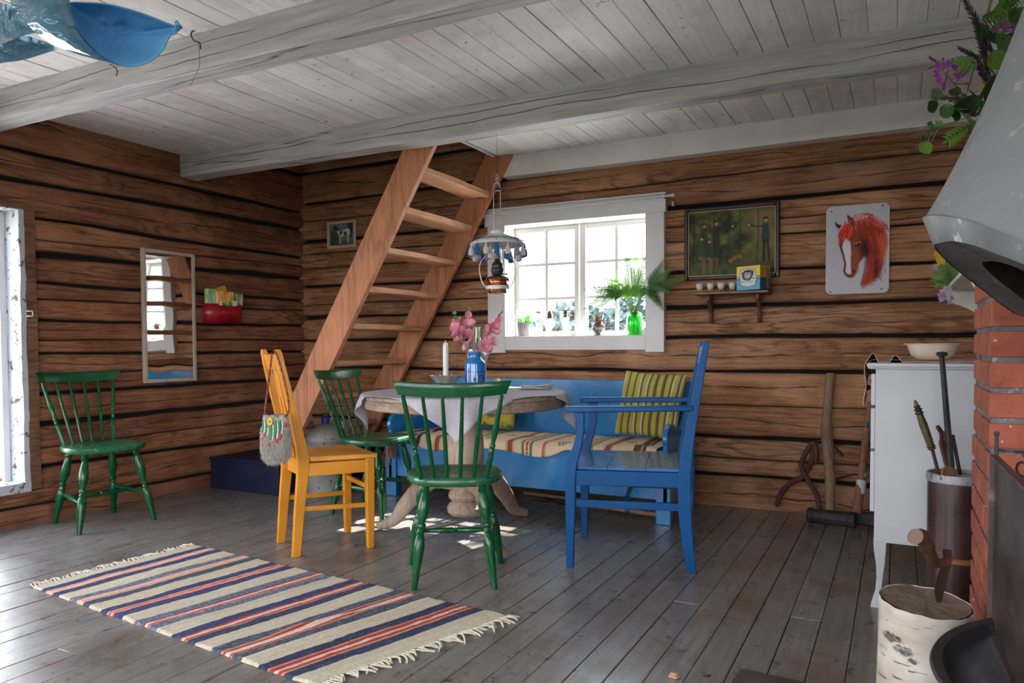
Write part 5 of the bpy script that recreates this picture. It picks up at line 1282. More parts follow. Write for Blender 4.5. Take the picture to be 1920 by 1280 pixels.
cv.poly([(.22, .26), (.34, .19), (.56, .17), (.74, .22), (.72, .36), (.66, .50), (.60, .58), (.44, .61), (.28, .56), (.23, .42)], (84, 82, 90), 1, .01)
cv.poly([(.33, .28), (.45, .26), (.59, .27), (.61, .40), (.54, .52), (.40, .54), (.34, .44)], (196, 194, 198), 1, .02); cv.stroke([(.36, .34), (.44, .33)], .014, (60, 58, 66)); cv.stroke([(.48, .34), (.57, .32)], .014, (60, 58, 66)); cv.stroke([(.44, .35), (.42, .54)], .008, (120, 118, 126)); cv.poly([(.30, .20), (.50, .15), (.64, .20), (.56, .26), (.34, .26)], (54, 54, 62), 1, .02)
cv.blob(.72, .53, .03, .04, (40, 44, 56), 1, 3)
BR = R(-24); W_ = W_/math.cos(BR)*.98; BH = .139; BD = .105
t = T('camera_film_box', 'yellow and light blue cardboard box with a photo label on the small shelf', 'box', (a.x+W_/2*math.cos(BR)+BD/2*math.sin(-BR)+.002, 4.552+BD/2*math.cos(BR)-W_/2*math.sin(BR)-.052, 1.3165), BR)
M_by, M_bb = plain('box_yellow', (.50, .30, .03), .5), plain('box_blue', (.012, .085, .11), .5)
g = MB(); hx, hy = W_/2, BD/2
g.box((-hx, -hy, 0), (hx, hy, BH*.5), 1); g.box((-hx, -hy, BH*.5), (hx, hy, BH), 0); build('carton', g, [M_by, M_bb], t, smooth=False)
g = MB(); g.box((hx, hy-.040, BH*.10), (hx+.0006, hy-.014, BH*.92)); build('side_sticker', g, plain('grey_sticker', (.20, .17, .15), .6), t)
g = MB(); g.grid(cv.nu, cv.nv, lambda u, v: (lerp(-hx, hx, u), -hy-.0005, BH*(1-v))); g.f = [tuple(reversed(f)) for f in g.f]
build('label_print', g, M_card, t, smooth=False, cols=cv.cols())
fc = bpy.data.curves.new('lettering', 'FONT'); fc.body = 'MAX PHOT 1'; fc.size = .0138; fc.align_x = 'CENTER'; fc.extrude = .0002; fc.space_character = 1.15
fo = bpy.data.objects.new('lettering_source', fc); link(fo)
me = bpy.data.meshes.new_from_object(fo); bpy.data.objects.remove(fo); me.materials.clear(); me.materials.append(plain('blue_ink', (.06, .14, .30), .6))
fo = bpy.data.objects.new('lettering', me); link(fo); fo.parent = t; fo.rotation_euler = (R(90), 0, 0); fo.location = (0, -hy-.0010, BH*.315); MW[fo] = MW[t]

# ------------------------------------------------------------------ hanging paraffin lamp
lc = Vector((-1.940, 3.585, 0))
t = T('hanging_paraffin_lamp', 'hanging paraffin lamp with a white shade fringed by blue and cream tassels', 'lamp', (lc.x, lc.y, 1.29))
M_wire = paint('grey_wire', (.42, .42, .43), .35, .1, None, 0, metal=.6); M_dwire = plain('dark_wire', (.05, .055, .07), .5)
M_milk = plain('milk_glass', (.72, .72, .74), .18, sss=.1); M_copper = paint('brass_copper', (.70, .36, .20), .16, .15, (.35, .15, .08), .02, metal=1, chipamt=.66); M_black = plain('black_burner', (.030, .028, .028), .35)
def L3(x, z, y=0): return lc+_r2*x+Vector((0, 0, z))+Vector((-.459, .888, 0))*y
g = MB(); g.tube(catmull([(lc.x, lc.y, 2.165), (lc.x-.002, lc.y, 2.05), (lc.x+.004, lc.y, 1.925)], 6), .0009, 5); build('cord', g, M_dwire, t, True)
g = MB()
for z_, s_ in ((1.912, 1), (1.893, -1)): g.tube([L3(.007*math.cos(a)*s_, z_+.013*math.sin(a), .002*s_) for a in [i*math.pi/6 for i in range(13)]], .0018, 6)
build('hook', g, M_wire, t, True)
g = MB(); g.tube(catmull([L3(-.020, 1.60), L3(-.019, 1.75), L3(-.018, 1.855), L3(-.008, 1.876), L3(.008, 1.876), L3(.016, 1.855), L3(.018, 1.75), L3(.019, 1.60)], 6), .0026, 8); build('hanger', g, M_wire, t, True)
g = MB(); g.lathe([(.021, 0), (.014, .012), (.004, .022), (1e-4, .026)], L3(.004, 1.835), 16); build('smoke_bell', g, M_black, t, True)
g = MB(); g.lathe([(.030, .078), (.038, .078), (.038, .062), (.046, .058), (.085, .045), (.130, .022), (.150, .006), (.153, .0), (.149, .001), (.126, .017), (.083, .039), (.044, .052), (.030, .058)], L3(0, 1.540), 48, wob=lambda i, a: .015*math.cos(24*a)*(i in (5, 6, 7, 8))); sh_ = build('shade', g, M_milk, t, True)
g = MB()
for k_ in range(24):
    a0 = k_*2*math.pi/24; P = []
    for q in range(9): a = a0+q/8*2*math.pi/24*2; r_ = .150-.045*math.sin(q/8*math.pi); P.append(L3(r_*math.cos(a), 1.548+.012+(.150-r_)*.40, r_*math.sin(a)))
    g.tube(P, .0013, 5)
build('crochet_net', g, M_dwire, t, True)
M_tb = plain('tassel_blue', (.03, .11, .32), .9); M_tc = plain('tassel_cream', (.60, .55, .54), .9); M_tl = plain('tassel_lilac', (.24, .26, .42), .9)
for ring_, (nn, zz, r_) in enumerate(((16, 1.522, .149), (9, 1.500, .122))):
    for k_ in range(nn):
        a = (k_+.35*ring_)*2*math.pi/nn; c = L3(r_*math.cos(a), zz, r_*math.sin(a)); m_ = (M_tb, M_tc, M_tb, M_tc, M_tb, M_tc, M_tl, M_tc)[(k_+ring_) % 8]
        g = MB(); g.lathe([(.004, -.044), (.0135, -.042), (.0150, -.026), (.012, -.008), (.0055, .003), (.0070, .010), (.004, .017), (1e-4, .018)], c, 12, wob=lambda i, a_: .10*math.cos(9*a_)*(i < 4)); g.tube([c+Vector((0, 0, .014)), c+Vector((0, 0, .045-.0*ring_))], .0009, 4); build('tassel', g, m_, t, True)
g = MB(); g.lathe([(.026, 1.395), (.027, 1.43), (.023, 1.50), (.021, 1.585)], L3(0, 0), 24); build('chimney', g, thinglass('lamp_chimney', (.97, .98, .98), .02, 1.2), t, True)
g = MB(); g.lathe([(.020, 1.378), (.034, 1.382), (.030, 1.390), (.034, 1.398), (.036, 1.412), (.030, 1.420), (.032, 1.430), (.026, 1.445), (.020, 1.45), (.012, 1.468), (1e-4, 1.470)], L3(0, 0), 24, wob=lambda i, a: .08*math.cos(8*a)*(i in (7, 8))); g.tube([L3(.03, 1.385, -.01), L3(.046, 1.384, -.014)], .002, 6); g.ball(L3(.048, 1.384, -.014), .006, 8); build('burner', g, M_black, t, True)
g = MB(); g.lathe([(.018, 1.377), (.040, 1.374), (.062, 1.364), (.070, 1.354), (.066, 1.346), (.054, 1.342), (.056, 1.334), (.066, 1.326), (.062, 1.318), (.050, 1.310), (.05, 1.300), (.054, 1.290), (.046, 1.281), (.030, 1.279), (1e-4, 1.282)], L3(0, 0), 36); build('font', g, M_copper, t, True)
g = MB(); g.lathe([(.054, 1.302), (.066, 1.304), (.067, 1.318), (.064, 1.322), (.055, 1.320)], L3(0, 0), 36); build('holder_ring', g, M_milk, t, True)
for s_ in (-1, 1):
    g = MB(); g.tube(catmull([L3(s_*.064, 1.312), L3(s_*.085, 1.345), L3(s_*.098, 1.40), L3(s_*.092, 1.45), L3(s_*.062, 1.49), L3(s_*.040, 1.545)], 6), .0026, 8); build('harp', g, M_wire, t, True)

# ------------------------------------------------------------------ window sill
SZ = 1.0612
def sill(px, y=4.755): p = at(px, 620, y=y); return Vector((p.x, y, SZ))
M_galv = paint('grey_zinc', (.33, .31, .33), .5, .1, None, 0)
p = sill(982, 4.745); 
g = MB(); g.lathe([(.034, 0), (.037, .004), (.043, .058), (.043, .060), (.044, .062), (.047, .098), (.045, .099), (.042, .062), (1e-4, .080)], n=28)
pot = T('plant_pot', 'grey metal pot holding a young orchid at the left end of the sill', 'pot', p); build('body', g, M_galv, pot)
t = T('orchid', 'orchid with round green leaves and pale buds in the grey sill pot', 'plant', p+Vector((0, 0, .085)))
M_or1 = leafmat('orchid_leaf', (.05, .24, .03), (.03, .15, .02), .35, .25); M_bud = leafmat('pale_bud', (.85, .78, .72), (.8, .6, .55), .6, .5)
for (dx, dz, w_, yy) in ((.028, .055, .050, -.01), (.020, .012, .040, -.03), (-.030, .04, .040, .01), (-.012, .01, .035, -.03), (.035, .02, .035, .0)):
    g = MB(); b0 = p+Vector((dx*.2, 0, .082)); g.leaf(b0+Vector((dx*.3, yy*.3, dz*.3)), b0+Vector((dx*1.7, yy, dz*1.25)), w_, (0, -1, .3), shape=(.25, .8, 1, .85, .45, .05)); build('leaf', g, M_or1, t, True)
g = MB(); Q = catmull([p+Vector((0, 0, .08)), p+Vector((-.02, 0, .15)), p+Vector((.015, 0, .18)), p+Vector((-.005, .0, .22))], 5); g.tube(Q, .0014, 5); g.tube(catmull([p+Vector((-.012, 0, .13)), p+Vector((-.045, -.01, .125)), p+Vector((-.075, -.01, .11))], 4), .0013, 5); build('stem', g, M_dk, t, True)
for dx, dz in ((-.02, .215), (0, .20), (.03, .18), (-.01, .24), (.04, .172), (-.05, .135)):
    g = MB(); c = p+Vector((dx, -.005, dz)); 
    for k_ in range(4): a = k_*1.57+dx*40; g.leaf(c, c+Vector((.015*math.cos(a), -.004, .015*math.sin(a))), .012, (0, -1, 0))
    build('bud', g, M_bud, t, True)
p = sill(1006, 4.79); g = MB(); g.box((p.x-.035, p.y-.02, SZ), (p.x+.045, p.y+.012, SZ+.062)); build('sill_box', g, thinglass('frosted_box', (.85, .88, .9), .2, 1, (.85, .87, .9), .5), bevel=.004, label='translucent pale box on the sill just right of the grey pot', cat='box')
p = sill(1009, 4.735)
t = T('withered_rose_glass', 'small clear glass holding one withered pink rose on the window sill', 'glass vase', p)
g = MB(); g.lathe([(.016, 0), (.018, .003), (.015, .05), (.018, .095), (.019, .098)], n=18); build('glass', g, M_clear, t)
g = MB(); g.tube([(0, 0, .01), (.003, 0, .08), (.002, 0, .150)], .0014, 5); build('stem', g, M_stem, t)
g = MB(); rnd = random.Random(2)
for k_ in range(16): a = rnd.uniform(0, 6.28); b_ = rnd.uniform(-.2, 1); d = Vector((math.cos(a)*math.cos(b_), math.sin(a)*math.cos(b_), math.sin(b_))); c = Vector((.002, 0, .158)); g.leaf(c+d*.004, c+d*.022, .020, (rnd.uniform(-1, 1), rnd.uniform(-1, 1), 1))
build('blossom', g, leafmat('dry_rose', (.50, .22, .22), (.36, .13, .14), .7, .3), t)
M_oil = thinglass('lamp_glass_font', (.94, .93, .90), .03, 1.4, (.95, .90, .80), .35)
for i, (px, h1, lab) in enumerate(((1031, .105, 'small glass paraffin lamp with a brass burner, left of the two on the sill'), (1060, .120, 'taller clear glass paraffin lamp with a wide burner, right of the two on the sill'))):
    p = sill(px, 4.765); t = T('paraffin_lamp', lab, 'paraffin lamp', p, 0, 'glass paraffin lamps on the sill')
    g = MB()
    if i == 0: g.lathe([(.030, 0), (.033, .004), (.014, .014), (.010, .045), (.013, .055), (.032, .068), (.037, .085), (.032, .102), (.014, .116), (.013, .122)], n=28)
    else: g.lathe([(.036, 0), (.038, .012), (.030, .026), (.018, .040), (.014, .060), (.022, .075), (.026, .095), (.024, .112), (.015, .122), (.013, .130)], n=28)
    build('base', g, M_oil, t)
    zt_ = .120 if i == 0 else .128
    g = MB()
    if i == 0: g.lathe([(.014, zt_), (.020, zt_+.006), (.021, zt_+.018), (.016, zt_+.024), (.022, zt_+.030), (.014, zt_+.044), (.006, zt_+.058), (1e-4, zt_+.060)], n=20)
    else: g.lathe([(.014, zt_), (.016, zt_+.008), (.011, zt_+.014), (.019, zt_+.024), (.012, zt_+.034), (.024, zt_+.044), (.025, zt_+.050), (1e-4, zt_+.050)], n=20)
    build('burner', g, paint('aged_brass', (.16, .11, .07), .35, .3, (.05, .04, .03), 0, metal=.7), t)
p = sill(1122, 4.735)
m, tt, b, o_ = newmat('painted_majolica'); v = coords(tt, (1, 1, 1))
n_ = noi(tt, v, 34, 2, .4); cell_ = nd(tt, 'TexVoronoi', {'Vector': v, 'Scale': 46.0}).outputs['Color']; se = nd(tt, 'SeparateColor', {0: cell_})
c1 = mix(tt, ramp(tt, se.outputs[0], [(.33, 0.), (.35, 1.)]), (.28, .05, .05), (.06, .10, .22)); c2 = mix(tt, ramp(tt, se.outputs[1], [(.5, 0.), (.52, 1.)]), c1, (.42, .36, .30)); c3 = mix(tt, ramp(tt, se.outputs[2], [(.72, 0.), (.74, 1.)]), c2, (.06, .10, .05))
tt.links.new(c3, b.inputs['Base Color']); b.inputs['Roughness'].default_value = .2
t = T('two_handled_vase', 'small patterned ceramic vase with two handles on the window sill', 'vase', p)
g = MB(); g.lathe([(.028, 0), (.030, .006), (.027, .012), (.040, .034), (.044, .052), (.038, .072), (.026, .086), (.026, .105), (.032, .124), (.038, .138), (.036, .140), (.028, .124), (.022, .100), (1e-4, .09)], n=32); build('body', g, m, t)
for s_ in (-1, 1):
    g = MB(); g.tube(catmull([(s_*.026, 0, .100), (s_*.045, 0, .106), (s_*.055, 0, .088), (s_*.050, 0, .066), (s_*.040, 0, .058)], 5), .0042, 8); build('handle', g, plain('grey_glaze', (.13, .13, .13), .25), t)
p = sill(1189.5, 4.745); JP = p
t = T('green_glass_jar', 'bright green glass jar half filled with water on the right of the sill', 'glass jar', p)
g = MB(); g.lathe([(.040, .004), (.048, 0), (.0515, .006), (.0515, .112), (.048, .124), (.037, .136), (.036, .146), (.040, .150)], n=36); build('body', g, thinglass('green_glass', (.16, .62, .20), .02, 1.3, (.03, .40, .06), .22), t)
g = MB(); g.lathe([(1e-4, .006), (.0485, .006), (.0485, .075), (1e-4, .075)], n=32); build('water', g, thinglass('green_water', (.75, .92, .70), .02, .8), t)
M_fern = leafmat('fern_green', (.06, .20, .028), (.03, .11, .02), .6, .06); M_fern2 = leafmat('fern_light', (.15, .34, .035), (.08, .22, .025), .6, .14)
t = T('fern_bunch', 'spreading bunch of green fern fronds standing in the green glass jar', 'fern', p+Vector((0, 0, .15)))
def frond(P, wmax, nr, mat, seed=0, start=.38):
    rnd = random.Random(seed); C_ = catmull(P, 20); acc_ = [0]
    for a_, c_2 in zip(C_, C_[1:]): acc_.append(acc_[-1]+(c_2-a_).length)
    m2 = max(14, int(acc_[-1]/.0095)); Q_ = []
    for i in range(m2+1):
        s2 = acc_[-1]*i/m2; k2 = min(len(C_)-2, int(np.searchsorted(acc_, s2, side='right')-1)); f2 = (s2-acc_[k2])/max(1e-9, acc_[k2+1]-acc_[k2]); Q_.append(C_[k2].lerp(C_[k2+1], f2))
    C_ = Q_; g = MB(); n = len(C_); g.tube(C_, [lerp(.0020, .0006, i/(n-1)) for i in range(n)], 5)
    for i in range(n):
        f = i/(n-1)
        if f < start: continue
        tg = (C_[min(i+1, n-1)]-C_[max(0, i-1)]).normalized(); nr_ = Vector(nr); sd_ = tg.cross(nr_).normalized(); up = sd_.cross(tg)
        g_ = (f-start)/(1-start); L = wmax*(min(1, g_*4+.35))*(1-g_)**.75+.006
        for s_ in (-1, 1):
            b0 = C_[i]; tip = b0+(sd_*s_*.9+tg*.38+up*rnd.uniform(-.18, .12)-Vector((0, 0, .10)))*L
            # each leaflet is itself toothed
            d = tip-b0; m_ = 7; vs = [b0]
            pr = d.normalized().cross(up).normalized(); ww = min(L*.16, .0050)
            for k_ in range(1, m_+1):
                q = k_/m_; r_ = ww*(1-q)**.6*(1 if k_ % 2 else .62)+.0004; c = b0+d*q-Vector((0, 0, .10*L*q*q)); vs += [c+pr*r_, c-pr*r_]
            fs = [(0, 1, 2)]+[(1+2*k_, 3+2*k_, 4+2*k_, 2+2*k_) for k_ in range(m_-1)]; g.add(vs, fs)
    build('frond', g, mat, t, True, angle=80)
jt = JP+Vector((0, 0, .145))
def fr(px, py, y, wid, mat, k_, rise=.12, nr=(0, -1, .25), st=.38):
    tip = at(px, py, y=y); m_ = jt.lerp(tip, .45)+Vector((0, 0, rise)); frond([jt+Vector((random.uniform(-.012, .012), 0, -.02)), jt.lerp(m_, .45)+Vector((0, 0, .02)), m_, tip], wid, nr, mat, k_, st)
fr(1174, 468, 4.70, .066, M_fern, 1, .02, st=.3); fr(1193, 466, 4.74, .062, M_fern2, 2, .02, st=.3); fr(1211, 474, 4.72, .060, M_fern, 3, .02, st=.3); fr(1200, 500, 4.68, .06, M_fern2, 23, .03)
fr(1249, 482, 4.55, .050, M_fern, 4, .03); fr(1268, 497, 4.50, .052, M_fern, 5, .06); fr(1287, 520, 4.50, .055, M_fern, 6, .08); fr(1266, 552, 4.45, .055, M_fern, 7, .13, (0, -.6, .8)); fr(1246, 583, 4.50, .055, M_fern, 8, .15, (.2, -.7, .6), .3); fr(1240, 572, 4.60, .040, M_fern, 9, .14)
fr(1095, 543, 4.52, .062, M_fern, 10, .09); fr(1122, 518, 4.66, .065, M_fern2, 11, .07); fr(1094, 580, 4.50, .060, M_fern, 12, .13, (0, -.85, .5)); fr(1108, 588, 4.58, .055, M_fern, 13, .12, (0, -.85, .5)); fr(1140, 518, 4.78, .050, M_fern2, 14, .06); fr(1150, 530, 4.62, .060, M_fern2, 15, .09, (0, -.6, .8)); fr(1105, 555, 4.74, .045, M_fern2, 16, .12)
fr(1225, 505, 4.78, .050, M_fern2, 17, .04); fr(1160, 500, 4.76, .045, M_fern2, 18, .03); fr(1235, 530, 4.62, .055, M_fern2, 19, .09, (0, -.6, .8)); fr(1128, 565, 4.60, .05, M_fern2, 20, .14, (0, -.5, .8))
g = MB()
for k_ in range(7): g.tube([JP+Vector((.03*math.cos(k_), .025*math.sin(k_*2), .012)), jt+Vector((.012*math.cos(k_*3), .01*math.sin(k_), .01))], .0018, 5)
build('stalks', g, M_stem, t, True)
mb = MB(); q = at(1262, 382, y=4.66); mb.box((q.x-.006, 4.655, q.z-.014), (q.x+.006, 4.69, q.z+.014)); mb.tube([(q.x, 4.656, q.z), (q.x, 4.635, q.z-.002), (q.x, 4.63, q.z+.010)], .0022, 6)
build('wall_hook', mb, M_wire, label='small grey metal hook on the log wall right of the window top', cat='hook')

# ------------------------------------------------------------------ white cabinet with cloth and bowl
M_cab = paint('cabinet_white', (.44, .455, .49), .45, .04, (.2, .18, .17), .08, chipamt=.78, scale=3)
t = T('white_cabinet', 'white painted cabinet with curved legs at the right end of the back wall', 'cabinet', (.42, 3.62, 0))
cx0, cx1, cy0, cy1 = -.075, 1.00, 3.12, 4.10
g = MB(); g.box((cx0, cy0, .262), (cx1, cy0+.02, .905)); g.box((cx0+.002, cy0+.0, .322), (cx1, cy0+.018, .3225)); build('side_panel', g, M_cab, t, True, bevel=.002)
g = MB(); g.box((cx0, cy0-.001, .250), (cx1, cy0+.019, .319)); build('apron', g, M_cab, t, True, bevel=.002)
g = MB(); g.box((cx0, cy0+.02, .28), (cx0+.02, cy1, .905)); g.box((cx0, cy1-.02, .28), (cx1, cy1, .905)); g.box((cx1-.02, cy0+.02, .28), (cx1, cy1, .905)); g.box((cx0+.02, cy0+.02, .30), (cx1-.02, cy1-.02, .32)); build('body', g, M_cab, t, True, bevel=.002)
g = MB(); g.box((cx0-.027, cy0-.018, .905), (cx1+.02, cy1+.02, .912)); g.box((cx0-.030, cy0-.022, .912), (cx1+.02, cy1+.02, .927)); build('top', g, M_cab, t, True, bevel=.003)
for z0, z1 in ((.765, .885), (.60, .755), (.36, .59)):
    g = MB(); g.box((cx0-.016, cy0+.022, z0), (cx0-.0005, cy1-.02, z1)); d_ = build('drawer', g, M_cab, t, True, bevel=.003)
    g = MB()
    for y in (cy0+.16, cy1-.2): g.lathe([(.008, 0), (.007, .008), (.014, .018), (.010, .026), (1e-4, .028)], (cx0-.016, y, (z0+z1)/2), 14, M=Matrix(((0, 0, -1), (0, 1, 0), (1, 0, 0))))
    build('knob', g, M_dk, d_, True)
def cableg(x, y, sx_, sy_):
    g = MB(); P = [(0, .262, .045), (.002, .22, .042), (.010, .16, .030), (.012, .11, .022), (.008, .06, .022), (-.004, .02, .027), (-.008, 0, .030)]
    vs = []
    for o_, z, w_ in P:
        xa = x+sx_*(o_); 
        vs += [(xa, y+sy_*o_, z), (xa+sx_*w_, y+sy_*o_, z), (xa+sx_*w_, y+sy_*(o_+w_), z), (xa, y+sy_*(o_+w_), z)]
    fs = [(i*4+j, i*4+(j+1) % 4, (i+1)*4+(j+1) % 4, (i+1)*4+j) for i in range(len(P)-1) for j in range(4)]+[(3, 2, 1, 0), tuple((len(P)-1)*4+j for j in range(4))]
    g.add(vs, fs); build('leg', g, M_cab, t, True, bevel=.003)
for x, y, a, c in ((cx0-.002, cy0, 1, 1), (cx1, cy0, -1, 1), (cx0, cy1, 1, -1), (cx1, cy1, -1, -1)): cableg(x, y, a, c)
NU, NV = 120, 60
cv = Canvas(NU, NV, (226, 190, 165)); n_ = fbm(cv.U, cv.V, 14, 12); cv.put(np.clip((n_-.55)*14, 0, 1)*(np.abs(cv.V-.3) < .25), (196, 84, 62), .7); cv.put((np.abs(cv.U-.9) < .1).astype(float), (168, 74, 56), .3)
g = MB()
def cl(u, v):
    s_ = u*.92; y = lerp(3.13, 3.62, v)+.02*math.sin(u*9)
    e_ = .17+.03*math.sin(v*5)
    if s_ < e_:
        d = e_-s_; return (cx0-.036-.004*math.sin(d*50)-.012*d, y, .926-d*(1-.75*v)*.95)
    x = cx0-.034+(s_-e_)*.78
    h = .040*max(0, math.sin((s_-e_)*60))**1.1*math.exp(-((s_-e_-.07)/.08)**2)*(1.1-v)*(1 if v < .9 else .5)
    return (x, y, .9295+h+.002*abs(n2(x*9, y*9, 4)))
g.grid(NU, NV, cl)
c_ = build('checked_cloth', g, vcol('cloth_cream_red', .85, weave=(200, 200, 200)), cols=cv.cols(), angle=80, label='rumpled cream and red cloth on the cabinet top, one corner hanging over its edge', cat='cloth')
so = c_.modifiers.new('th', 'SOLIDIFY'); so.thickness = .0016; so.offset = 0
bp_ = at(1748, 672, y=3.42)
t = T('cream_bowl', 'cream coloured flared bowl standing on the cloth on the white cabinet', 'bowl', (bp_.x, 3.42, .934))
g = MB(); g.lathe([(r_*.83, z_*.70) for r_, z_ in [(.066, 0), (.074, .004), (.094, .030), (.106, .070), (.110, .086), (.124, .088), (.1245, .092), (.108, .092), (.100, .070), (.088, .036), (.062, .010), (1e-4, .008)]], n=48); build('body', g, plain('cream_enamel', (.68, .61, .52), .25), t)

# ------------------------------------------------------------------ tools leaning on the back wall
M_hand = wood('grey_brown_handle', (.16, .10, .065), (.32, .20, .13), 'Z', .75, 9, .3, .4, ((.05, .035, .03), .6)); M_hand2 = wood('red_brown_handle', (.18, .08, .045), (.34, .16, .085), 'Z', .7, 9, .3, .4, ((.05, .03, .025), .6))
M_iron = paint('black_iron', (.030, .026, .026), .6, .4, (.10, .06, .04), bumps=.3, metal=.2, chipamt=.60); M_rust = paint('rusty_red_iron', (.09, .022, .016), .6, .4, (.03, .02, .018), .3, chipamt=.56)
hb = at(1556, 966, y=4.42); ht = at(1558, 701, y=4.645); hm = at(1553, 850, y=4.53)
t = T('sledgehammer', 'sledgehammer with a long grey wooden handle leaning on the back wall', 'sledgehammer', (hb.x, 4.42, 0))
g = MB(); g.tube(catmull([hb+Vector((0, 0, -.02)), hm.lerp(hb, .5)+Vector((.006, 0, 0)), hm, at(1550, 790, y=4.57), ht], 8), [.027]*8+[.031]*8+[.034]*8+[.027]*9, 12, flat=.85); build('handle', g, M_hand, t, True)
a = at(1513, 979, y=4.40); b_ = at(1604, 986, y=4.38); zc2 = .048
g = MB(); g.turned((a.x, 4.42, zc2), (b_.x, 4.40, zc2), [(0, .036), (.02, .044), (.10, .046), (.14, .040), (.5, .043), (.86, .040), (.90, .046), (.98, .044), (1, .036)], 8); build('head', g, M_iron, t, True, angle=50, bevel=.003)
hb = at(1606, 962, y=4.46); ht = at(1633, 755, y=4.645)
t = T('axe', 'wood axe with a reddish handle and a white tag, head down beside the cabinet', 'axe', (hb.x, 4.46, 0))
g = MB(); g.tube(catmull([hb, at(1614, 905, y=4.51), at(1620, 850, y=4.555), at(1626, 800, y=4.60), ht], 8), [.034]+[.027]*7+[.023]*8+[.022]*8+[.021]*9, 12, flat=.85); build('handle', g, M_hand2, t, True)
g = MB(); c = at(1612, 978, y=4.44)
g.prism([(-.075, .0), (-.055, -.045), (.09, -.04), (.095, .035), (.0, .025), (-.045, .045)], (hb.x+.035, 4.505, .052), (1, 0, 0), (0, 0, 1), (0, -1, 0), .035); build('head', g, M_iron, t, True, bevel=.008)
g = MB(); tg_ = at(1612, 913, y=4.485); dz = Vector((.03, .03, .17)).normalized(); hA, hB = at(1613, 925, y=4.497), at(1615.5, 900, y=4.512); g.tube([hA, hB], .0275, 12, flat=.9); build('tag', g, plain('paper_tag', (.55, .56, .60), .6), t, True)
t = T('timber_tongs', 'dark red iron timber tongs standing open against the back wall', 'tongs', at(1520, 950, y=4.6)*1.0)
g = MB(); g.tube(catmull([at(1456, 950, y=4.60), at(1464, 925, y=4.61), at(1485, 903, y=4.62), at(1505, 893, y=4.63), at(1522, 862, y=4.63), at(1526, 832, y=4.64)], 6), [.007]+[.015]*29+[.011], 8); build('arm', g, M_rust, t, True)
g = MB(); g.tube(catmull([at(1537, 955, y=4.58), at(1530, 925, y=4.60), at(1515, 900, y=4.61), at(1503, 868, y=4.62), at(1524, 830, y=4.63), at(1531, 850, y=4.62), at(1530, 868, y=4.62)], 6), [.014]*36+[.012], 8); build('arm', g, M_rust, t, True)
g = MB(); g.tube(catmull([at(1524, 832, y=4.645), at(1540, 826, y=4.65), at(1565, 838, y=4.65), at(1581, 856, y=4.64)], 5), .006, 8); g.tube(catmull([at(1567, 898, y=4.62), at(1600, 889, y=4.63), at(1628, 892, y=4.62)], 5), .005, 8); build('link', g, M_iron, t, True)

# ------------------------------------------------------------------ bin with fire tools
bc = at(1795, 900, y=2.86); bc = Vector((bc.x, 2.86, 0)); BRd = .088
t = T('fire_tool_bin', 'tall brown metal bin with a pale rim band between cabinet and brick pillar', 'bin', bc)
g = MB(); g.lathe([(1e-4, .004), (BRd-.004, .004), (BRd-.003, 0), (BRd-.002, .285), (BRd+.003, .289), (BRd+.003, .300), (BRd-.001, .304), (BRd, .568), (BRd-.004, .568), (BRd-.006, .02), (1e-4, .02)], n=40); build('body', g, paint('brown_enamel', (.048, .021, .021), .30, .3, (.14, .09, .07), .1, chipamt=.68, coat=.2), t)
g = MB(); g.lathe([(BRd+.001, .542), (BRd+.004, .545), (BRd+.004, .563), (BRd+.002, .571), (BRd-.005, .571), (BRd-.005, .560)], n=40); build('rim_band', g, paint('worn_zinc', (.26, .27, .28), .5, .35, (.1, .08, .07), .2, metal=.3, chipamt=.58), t)
g = MB(); g.lathe([(BRd, .284), (BRd+.006, .289), (BRd+.006, .299), (BRd, .304)], n=40); build('hoop', g, paint('copper_hoop', (.26, .10, .05), .4, .3), t)
M_brass = paint('dark_brass', (.085, .065, .028), .4, .35, (.3, .22, .1), .1, metal=.6, chipamt=.66)
dB = (Vector((bc.x, bc.y, .6))-EYE).dot(_f)
def bt(px, py, off=0): return at(px, py, d=dB+off)
t = T('brass_handled_poker', 'fire poker with a ribbed dark brass handle sticking out of the bin', 'poker', bt(1766, 905))
g = MB(); g.turned(bt(1715, 750, .02), bt(1748, 843, .01), [(0, .004), (.06, .006), (.10, .007), (.13, .012), (.16, .008), (.19, .015), (.22, .009), (.26, .015), (.29, .010), (.32, .011), (.5, .0135), (.8, .0125), (.90, .011), (.93, .016), (.95, .010), (.98, .015), (1, .007)], 6); build('handle', g, M_brass, t, True, angle=30)
g = MB(); g.tube([bt(1748, 842, .01), bt(1766, 912, .0), Vector((bc.x-.02, bc.y, .30))], .0055, 8); build('rod', g, M_iron, t, True)
t = T('long_fire_iron', 'long straight iron rod with a flat nail-like head, tallest tool in the bin', 'fire iron', bt(1785, 905))
g = MB(); g.tube([bt(1766, 668, .03), bt(1776, 790, .03), bt(1786, 905, .02), Vector((bc.x+.0, bc.y+.03, .12))], [.008, .0095, .011, .011], 8); build('rod', g, M_iron, t, True)
g = MB(); g.lathe([(.010, -.008), (.016, -.004), (.018, .002), (.015, .007), (1e-4, .009)], bt(1766, 664, .03), 16); build('head', g, M_iron, t, True)
t = T('forked_branch_handle', 'knobby dark branch-like fire tool with a bent tip in the bin', 'fire tool', bt(1780, 905))
g = MB(); g.tube(catmull([bt(1757, 798, .05), bt(1765, 812, .05), bt(1767, 832, .05), bt(1774, 860, .05), bt(1782, 895, .05), Vector((bc.x+.01, bc.y+.05, .3))], 5), [.006]+[.009]*8+[.013]*12+[.014]*5, 8, flat=.6); g.tube([bt(1771, 808, .05), bt(1770, 828, .05)], [.006, .009], 8); build('shaft', g, M_rust, t, True)
t = T('wooden_paddle', 'flat brown rounded wooden paddle standing in the fire tool bin', 'paddle', bt(1779, 915))
